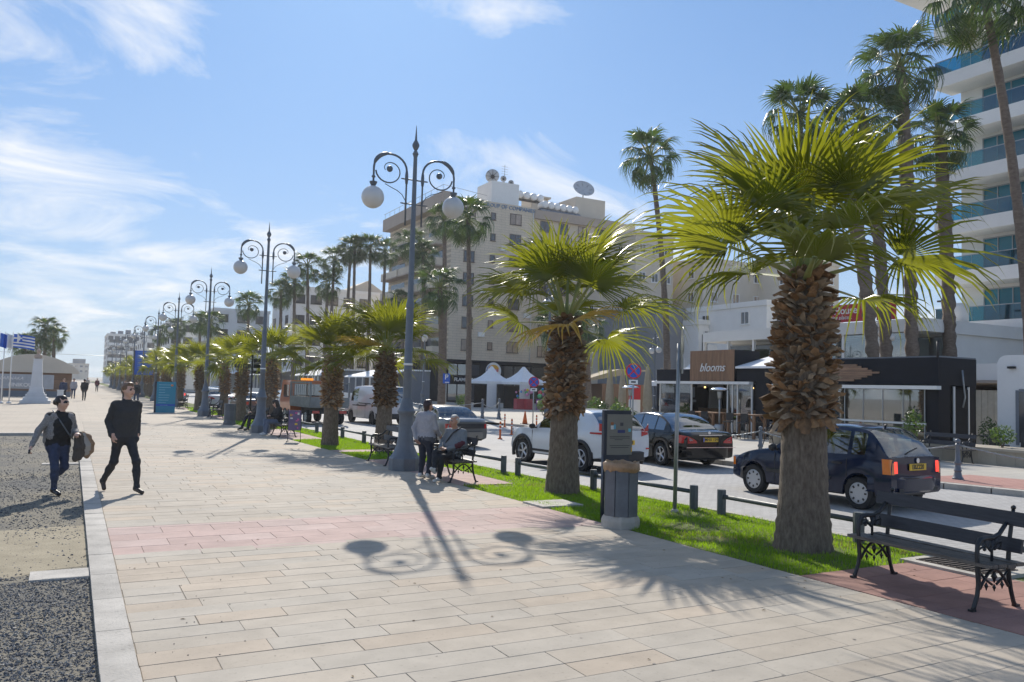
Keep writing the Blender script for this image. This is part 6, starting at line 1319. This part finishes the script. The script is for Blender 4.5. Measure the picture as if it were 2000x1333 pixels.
def head(B,c,f,u,m_skin,m_hair,m_dark,m_lip,style,s=1.0):
    """c head centre, f facing, u up"""
    f=nrm(f); u=nrm(u-f*(u@f)); r=np.cross(f,u); P=lambda x,y,z:c+(r*x+f*y+u*z)*s
    B.c(P(0,-.012,.035),P(0,.005,.03),.086*s,.080*s,m_skin,.02); B.c(P(0,.03,-.02),P(0,.045,-.075),.066*s,.040*s,m_skin,.04); B.c(P(-.03,.03,-.03),P(.03,.03,-.03),.05*s,.05*s,m_skin,.03)
    B.c(P(0,.088,.012),P(0,.108,-.022),.010*s,.015*s,m_skin,.012); 
    for x in(-1,1):
        B.c(P(x*.078,-.005,.012),P(x*.083,-.012,-.028),.014*s,.010*s,m_skin,.008); B.c(P(x*.032,.082,.014),P(x*.034,.083,.014),.0115*s,.011*s,m_dark,.004); B.c(P(x*.018,.089,.036),P(x*.046,.08,.036),.007*s,.006*s,m_hair,.006)
        B.c(P(x*.04,.062,-.03),P(x*.045,.055,-.02),.026*s,.024*s,m_skin,.02)
    B.c(P(-.022,.083,-.056),P(.022,.083,-.056),.008*s,.008*s,m_lip,.004)
    if style=='short':
        for a,b,ra,rb in(((0,-.03,.058),(0,.012,.074),.082,.068),((0,-.05,.02),(0,-.045,-.03),.073,.05),((-.05,-.02,.045),(.05,-.02,.045),.056,.056),((-.03,.035,.105),(.035,.04,.11),.030,.028)): B.c(P(*a),P(*b),ra*s,rb*s,m_hair,.02)
    if style=='bald':
        for x in(-1,1): B.c(P(x*.06,-.02,.03),P(x*.055,-.05,-.01),.036*s,.034*s,m_hair,.02)
        B.c(P(-.04,-.06,.02),P(.04,-.06,.02),.045*s,.045*s,m_hair,.02); B.c(P(0,-.02,.075),P(0,.02,.08),.062*s,.055*s,m_hair,.02)
    if style=='bun':
        for a,b,ra,rb in(((0,-.035,.055),(0,.006,.068),.085,.073),((-.05,-.03,.03),(.05,-.03,.03),.055,.055),((0,-.05,.02),(0,-.05,-.03),.07,.045),((0,-.115,.02),(0,-.12,-.0),.045,.04)): B.c(P(*a),P(*b),ra*s,rb*s,m_hair,.02)
    if style=='long':
        for a,b,ra,rb in(((0,-.03,.06),(0,.03,.07),.088,.075),((0,-.05,.02),(0,-.06,-.16),.085,.075),((-.065,-.01,.03),(-.075,-.0,-.16),.045,.04),((.065,-.01,.03),(.075,0,-.16),.045,.04)): B.c(P(*a),P(*b),ra*s,rb*s,m_hair,.02)
def torso(B,pel,chest,sh_l,sh_r,neck,headc,hw,cw,m_top,m_leg,m_skin,dep=.10,hem=.02,belly=0,fwd=V3(0,1,0)):
    """pel pelvis centre, chest centre; hw half hip width, cw half chest width"""
    r=nrm(sh_r-sh_l); up=nrm(chest-pel); mid=pel*.5+chest*.5
    for x in(-1,-.33,.33,1):
        B.c(pel+r*x*hw*.62,mid+r*x*hw*.55,dep*1.02,dep*.95,m_top,.05); B.c(mid+r*x*hw*.55+fwd*belly*.5,chest+r*x*cw*.52,dep*.98+belly*.3,dep*1.08,m_top,.05)
    B.c(sh_l*.93+chest*.07,sh_r*.93+chest*.07,dep*.74,dep*.74,m_top,.06); B.c(neck-up*.05,neck+up*.01,.072,.062,m_top,.05)
    B.c(neck-up*.02,headc-up*.05,.056,.053,m_skin,.02)
    for x in(-1,-.3,.3,1): B.c(pel-up*.04+r*x*hw*.6,pel-up*.075+r*x*hw*.58,dep*1.0,dep*.98,m_leg,.04)
def leg(B,hip,knee,ank,toe,m,m_shoe,r=(.088,.056,.042),k=.04,m_low=None):
    B.chain([hip,knee],[r[0],r[1]],m,k); B.chain([knee,ank],[r[1]*1.02,r[2]],m,k); mid=knee*.65+ank*.35; B.c(mid,mid+(ank-knee)*.1,r[1]*1.03,r[1]*.98,m,.03)
    d=nrm(toe-ank); B.c(ank+V3(0,0,.01),ank-d*.03-V3(0,0,.02),.045,.042,m_shoe,.02); B.c(ank-d*.02+V3(0,0,-.03),toe,.040,.036,m_shoe,.03)
def arm(B,sh,el,wr,m,r=(.060,.046,.034),k=.03,m2=None): B.chain([sh,el],[r[0],r[1]],m,k); B.chain([el,wr],[r[1],r[2]],m2 if m2 is not None else m,k)
SK=mat('skin',(.62,.38,.28),.5,var=.05); SK2=mat('skin_tan',(.46,.25,.17),.5,var=.06); LIP=mat('lip',(.36,.13,.11),.5); DK=mat('eye_dark',(.015,.012,.012),.2)
HB=mat('hair_lightbrown',(.17,.095,.05),.5,var=.25,scale=30); HK=mat('hair_dark',(.018,.012,.010),.45,var=.3,scale=30); HW=mat('hair_grey',(.55,.53,.50),.55,var=.15,scale=30)
CH=mat('knit_charcoal',(.040,.041,.043),.85,var=.12,scale=40,bump=.3,bscale=120); JB=mat('jeans_black',(.024,.025,.029),.75,var=.15,scale=20); SH=mat('shoe_brown',(.055,.038,.03),.5,var=.2)
TB=mat('tee_black',(.014,.014,.015),.8); CG=mat('cardigan_grey',(.09,.088,.09),.9,col2=(.38,.37,.36),scale=70); JN=mat('jeans_blue',(.030,.045,.095),.75,var=.25,scale=14); BT=mat('boot_black',(.012,.012,.013),.35); BG=mat('coat_brown',(.075,.062,.05),.8,var=.2,scale=9); FUR=mat('fur_tan',(.33,.22,.14),.95,var=.35,scale=30,bump=1,bscale=40); LINING=mat('coat_lining',(.42,.39,.35),.85)
def person(name,label,me,loc,hd,group=None):
    t=thing('person',label,'person',loc,math.atan2(-hd[0],hd[1]),group); obj('body',me,t); return t
# --- walking man: charcoal jumper, hands in pockets
B=Body(); ml=[SK,HB,DK,LIP,CH,JB,SH]
pel=V3(0,.02,.98); ch=V3(0,.05,1.36); sl,sr=V3(-.185,.04,1.50),V3(.185,.04,1.50); nk=V3(0,.04,1.56); hc=V3(.0,.075,1.735)
torso(B,pel,ch,sl,sr,nk,hc,.175,.205,4,5,0,.104,belly=.01)
head(B,hc,V3(-.42,.85,-.03),V3(0,.02,1),0,1,2,3,'short',1.02)
leg(B,V3(-.09,.03,.92),V3(-.10,.30,.53),V3(-.10,.36,.10),V3(-.12,.52,.035),5,6,(.092,.062,.046)); leg(B,V3(.09,.0,.92),V3(.13,-.03,.52),V3(.16,-.34,.17),V3(.165,-.27,.045),5,6,(.092,.062,.046))
arm(B,sl+V3(-.01,0,-.02),V3(-.238,-.06,1.21),V3(-.215,.04,.985),4,(.072,.060,.050)); arm(B,sr+V3(.01,0,-.02),V3(.242,-.06,1.21),V3(.222,.04,.97),4,(.072,.060,.050))
hand(B,V3(.222,.065,.985),V3(-.10,.10,-.9),V3(-1,0,0),0,.5,.95); hand(B,V3(-.21,.065,.985),V3(.10,.10,-.9),V3(1,0,0),0,.5,.95)
B.c(V3(-.17,.11,.90),V3(-.13,.09,.82),.045,.03,5,.03); B.c(V3(.17,.09,.90),V3(.14,.06,.82),.045,.03,5,.03)
person('man','man in a charcoal jumper and black jeans walking with hands in his pockets',B.mesh('body',ml,.011),(.84,15.44,0),(.36,-.93))
# --- walking woman: grey cardigan, sunglasses, coat over her arm
B=Body(); ml=[SK,HK,DK,LIP,TB,JN,BT,CG,BG]
pel=V3(0,.0,.86); ch=V3(0,.04,1.19); sl,sr=V3(-.165,.03,1.31),V3(.165,.03,1.31); nk=V3(0,.03,1.37); hc=V3(0,.06,1.525)
torso(B,pel,ch,sl,sr,nk,hc,.155,.155,4,5,0,.095,belly=.01)
head(B,hc,V3(-.62,.78,.02),V3(0,.03,1),0,1,2,3,'bun',.94)
f=nrm(V3(-.62,.78,.02)); rr_=np.cross(f,V3(0,0,1)); B.c(hc+f*.072+rr_*.044+V3(0,0,.010),hc+f*.077+rr_*.02+V3(0,0,.010),.019,.019,2,.004); B.c(hc+f*.072-rr_*.044+V3(0,0,.010),hc+f*.077-rr_*.02+V3(0,0,.010),.019,.019,2,.004)
leg(B,V3(.085,.02,.80),V3(.085,.12,.45),V3(.05,.06,.10),V3(.04,.22,.035),5,6,(.095,.060,.042)); leg(B,V3(-.085,-.0,.80),V3(-.10,.06,.46),V3(-.075,-.24,.26),V3(-.07,-.17,.11),5,6,(.095,.060,.042))
arm(B,sr+V3(.01,0,-.02),V3(.30,-.04,1.07),V3(.42,.02,.83),7,(.062,.050,.040)); hand(B,V3(.43,.03,.815),V3(.45,.25,-.75),V3(-1,.2,0),0,.9,.9); B.c(V3(.475,.075,.76),V3(.50,.13,.72),.017,.017,2,.004)
arm(B,sl+V3(-.01,0,-.02),V3(-.27,-.02,1.06),V3(-.20,.21,1.02),7,(.062,.050,.040)); hand(B,V3(-.195,.225,1.02),V3(.5,.8,-.1),V3(0,0,-1),0,1.0,.9)
# open cardigan fronts
for x in(-1,1): B.c(V3(x*.135,.06,1.30),V3(x*.155,.055,.98),.062,.055,7,.03); B.c(V3(x*.13,-.05,1.29),V3(x*.13,-.06,.90),.085,.085,7,.04)
B.c(V3(0,-.07,1.27),V3(0,-.08,.90),.09,.085,7,.05)
W=person('woman','woman in sunglasses and grey cardigan walking with a fur-trimmed coat over her arm',B.mesh('body',ml,.011),(-.14,15.55,-.025),(.42,-.9))
B=Body(); ml=[BG,LINING,FUR]
B.chain([V3(-.27,.16,1.0),V3(-.28,.20,.80),V3(-.29,.20,.66)],[.045,.05,.055],0,.03); B.chain([V3(-.20,.21,.99),V3(-.19,.24,.78),V3(-.18,.24,.60)],[.04,.045,.05],0,.03); B.chain([V3(-.235,.22,.99),V3(-.235,.25,.78),V3(-.235,.25,.62)],[.04,.045,.05],0,.02); B.chain([V3(-.33,.14,.98),V3(-.36,.16,.80),V3(-.37,.14,.70)],[.04,.05,.055],1,.03); B.chain([V3(-.40,.13,.94),V3(-.42,.14,.80),V3(-.41,.13,.68)],[.035,.045,.045],1,.03)
B.chain([V3(-.33,.12,1.02),V3(-.43,.14,.95),V3(-.48,.14,.84),V3(-.48,.14,.73),V3(-.42,.13,.62)],[.03,.042,.048,.048,.04],2,.03)
obj('coat_over_arm',B.mesh('coat_over_arm',ml,.012),W)
b=MB(); b.tube([(.13,.03,1.40),(.05,.15,1.22),(-.08,.165,1.02),(-.18,.12,.92)],.011,6); b.build('bag_strap',M['lamp'],W)
# --- grey-haired man sitting on the bench (local +y is the way he faces)
B=Body(); GS=mat('shirt_bluegrey',(.19,.215,.24),.85,var=.08,scale=25); MR=mat('cuff_maroon',(.10,.02,.03),.85); TR=mat('trousers_dark',(.018,.019,.024),.8); SN=mat('sneaker_white',(.60,.59,.57),.6,var=.15,scale=20); ml=[SK2,HW,DK,LIP,GS,TR,SN,MR]
pel=V3(0,.02,.52); ch=V3(0,-.10,.86); sl,sr=V3(-.20,-.11,1.0),V3(.20,-.11,1.0); nk=V3(0,-.10,1.06); hc=V3(0,-.05,1.225)
torso(B,pel,ch,sl,sr,nk,hc,.19,.21,4,5,0,.12,belly=.05)
head(B,hc,V3(.35,.9,-.05),V3(0,.02,1),0,1,2,3,'bald',1.02)
leg(B,V3(-.10,.06,.50),V3(-.13,.48,.50),V3(-.10,.50,.09),V3(-.12,.66,.035),5,6,(.10,.068,.05)); leg(B,V3(.10,.06,.50),V3(.02,.50,.58),V3(-.16,.72,.26),V3(-.20,.86,.30),5,6,(.10,.068,.05))
arm(B,sr+V3(.01,0,-.02),V3(.31,-.02,.76),V3(.10,.24,.68),4,(.072,.06,.048)); arm(B,sl+V3(-.01,0,-.02),V3(-.31,-.04,.76),V3(-.09,.22,.66),4,(.072,.06,.048)); B.c(V3(-.29,-.02,.77),V3(-.20,.10,.71),.064,.058,7,.02)
hand(B,V3(.09,.25,.68),V3(-.9,.4,-.05),V3(0,0,-1),0,.9,1.0); hand(B,V3(-.08,.23,.66),V3(.9,.45,.0),V3(0,0,-1),0,.9,1.0)
S=person('man','grey-haired man in a blue-grey shirt sitting on the bench right of the nearest lamp',B.mesh('body',ml,.011),(7.12,15.65,0),(-.9,-.42)); b=MB(); b.tube([(-.15,-.09,1.10),(-.05,.06,.98),(.08,.10,.80),(.17,.08,.62)],.016,6); b.build('shoulder_strap',M['trim'],S)
# --- dark-haired woman standing half turned away before that bench
B=Body(); LG=mat('jumper_palegrey',(.33,.33,.36),.9,var=.08,scale=30,bump=.2); BE=mat('waistband_grey',(.08,.085,.10),.8); JD=mat('jeans_navy',(.016,.022,.04),.8); HR=mat('hair_maroon',(.030,.012,.012),.4,var=.4,scale=25); ml=[SK2,HR,DK,LIP,LG,JD,SN,BE]
pel=V3(0,0,.90); ch=V3(0,.02,1.22); sl,sr=V3(-.17,.0,1.33),V3(.17,.0,1.33); nk=V3(0,.01,1.39); hc=V3(0,.045,1.535)
torso(B,pel,ch,sl,sr,nk,hc,.17,.17,4,5,0,.115,belly=.02); 
for x in(-1,0,1): B.c(V3(x*.10,0,.865),V3(x*.10,0,.84),.122,.12,7,.03)
head(B,hc,V3(.30,.95,.0),V3(0,.02,1),0,1,2,3,'short',.97); B.c(hc+V3(0,-.05,-.02),hc+V3(0,-.06,-.07),.075,.05,1,.03)
leg(B,V3(-.09,0,.84),V3(-.09,.03,.46),V3(-.09,-.02,.09),V3(-.10,.14,.035),5,6,(.105,.066,.046)); leg(B,V3(.09,0,.84),V3(.10,.05,.46),V3(.10,.0,.09),V3(.11,.16,.035),5,6,(.105,.066,.046))
arm(B,sl+V3(-.01,0,-.02),V3(-.25,-.10,1.06),V3(-.16,-.14,.84),4,(.062,.05,.04)); hand(B,V3(-.15,-.145,.825),V3(.4,0,-.8),V3(1,.0,0),0,.8,.9)
arm(B,sr+V3(.01,0,-.02),V3(.24,.03,1.06),V3(.20,.20,.92),4,(.062,.05,.04)); hand(B,V3(.20,.21,.91),V3(0,.8,-.5),V3(-1,0,0),0,.8,.9)
person('woman','dark-haired woman in a pale grey jumper standing beside the seated grey-haired man',B.mesh('body',ml,.012),(6.66,16.0,0),(.86,.5))
# --- two people sitting by the second lamp
def seated(label,loc,hd,hair,top,leg_m,shoe,style,lean=.0,skin=SK,cross=False):
    B=Body(); ml=[skin,hair,DK,LIP,top,leg_m,shoe]
    pel=V3(0,.02,.52); ch=V3(0,-.05+lean,.84); sl,sr=V3(-.18,-.05+lean,.97),V3(.18,-.05+lean,.97); nk=V3(0,-.03+lean,1.03); hc=V3(0,.03+lean*1.3,1.17)
    torso(B,pel,ch,sl,sr,nk,hc,.17,.18,4,5,0,.115); head(B,hc,V3(0,.9,-.35),V3(0,.3,1),0,1,2,3,style,1.0)
    leg(B,V3(-.10,.06,.50),V3(-.12,.46,.50),V3(-.11,.50,.09),V3(-.12,.66,.035),5,6,(.095,.066,.048)); leg(B,V3(.10,.06,.50),V3(.10,.48,.53),V3(.08,.66 if cross else .48,.12),V3(.07,.82 if cross else .64,.05),5,6,(.095,.066,.048))
    arm(B,sr,V3(.27,.06+lean,.72),V3(.09,.32,.72),4,(.066,.054,.042)); arm(B,sl,V3(-.27,.06+lean,.72),V3(-.09,.32,.72),4,(.066,.054,.042)); hand(B,V3(.08,.33,.72),V3(-.6,.7,.1),V3(0,0,-1),0,.8); hand(B,V3(-.08,.33,.72),V3(.6,.7,.1),V3(0,0,-1),0,.8)
    B.c(V3(0,.39,.745),V3(.0,.41,.80),.018,.018,2,.004); return person('person',label,B.mesh('body',ml,.014),loc,hd)
seated('black-haired person in a black coat bent over a phone right of the second lamp',(6.75,30.2,0),(-.98,-.15),HK,TB,mat('jeans_pale',(.13,.16,.22),.8),SN,'long',.10)
seated('person in black sitting with legs stretched out left of the second lamp',(6.68,33.5,0),(-.95,-.3),HK,TB,JB,BT,'short',.02,cross=True)
seated('person with auburn hair sitting behind the white crossover',(27.2,44.5,0),(.9,.4),mat('hair_auburn',(.14,.055,.03),.5),mat('top_brown',(.12,.06,.05),.8),JB,BT,'long'); seated('person in dark green sitting behind the white crossover',(28.6,44.2,0),(-.9,.4),HK,mat('top_green',(.02,.06,.045),.8),JB,BT,'long')
# --- far walkers
def walker(label,loc,hd,top,lg,hair,h=1.0,skin=SK):
    B=Body(); ml=[skin,hair,DK,LIP,top,lg,BT]; pel=V3(0,0,.93); ch=V3(0,.02,1.28); sl,sr=V3(-.18,.01,1.41),V3(.18,.01,1.41); nk=V3(0,.02,1.47); hc=V3(0,.045,1.63)
    torso(B,pel,ch,sl,sr,nk,hc,.165,.185,4,5,0,.11); head(B,hc,V3(0,1,0),V3(0,0,1),0,1,2,3,'short',1.0)
    leg(B,V3(-.09,.02,.87),V3(-.09,.18,.48),V3(-.09,.20,.09),V3(-.09,.36,.035),5,6); leg(B,V3(.09,0,.87),V3(.10,.0,.48),V3(.10,-.26,.15),V3(.10,-.18,.04),5,6)
    arm(B,sl,V3(-.25,-.05,1.14),V3(-.23,.10,.93),4); arm(B,sr,V3(.25,-.05,1.14),V3(.23,-.08,.90),4); hand(B,V3(-.23,.11,.92),V3(0,.2,-.9),V3(1,0,0),0); hand(B,V3(.23,-.08,.89),V3(0,0,-.9),V3(-1,0,0),0)
    t=person('person',label,B.mesh('body',ml,.02),loc,hd); t.scale=(h,)*3; return t
walker('distant walker in black right of the left kiosk',(.95,74,0),(.1,1),TB,JB,HK)
walker('distant walker in grey right of the left kiosk, behind the one in black',(.2,80,0),(0,-1),LG,JN,HK); walker('distant walker in dark blue beside the wall of the left kiosk',(-.5,70,0),(.3,-1),JN,JB,HB)
walker('distant walker in a red top under the lamp row',(3.0,120,0),(0,-1),MR,JB,HK); walker('distant walker in pale clothes under the lamp row',(2.2,140,0),(0,-1),LINING,JN,HB)
walker('walker behind the jumper man at the far bench row',(4.0,62,0),(.2,-1),CH,JN,HK); walker('second walker behind the jumper man at the far bench row',(3.5,66,0),(0,-1),BG,JB,HB)
# ------------------------------------------------------------------ the air: pale haze over the whole street
hm=bpy.data.materials.new('haze_air'); hm.use_nodes=True; hm.cycles.homogeneous_volume=True; SC.cycles.volume_bounces=0; nt=hm.node_tree; nt.nodes.remove(nt.nodes['Principled BSDF'])
pv=nt.nodes.new('ShaderNodeVolumePrincipled'); pv.inputs['Color'].default_value=(.93,.96,1,1); pv.inputs['Density'].default_value=.00038; pv.inputs['Anisotropy'].default_value=.35
nt.links.new(pv.outputs[0],nt.nodes['Material Output'].inputs['Volume'])
b=MB(); b.bb(-600,700,-70,1100,-1.4,45); tag(b.build('haze',hm),'thin pale sea haze filling the air along the street','haze',kind='stuff')
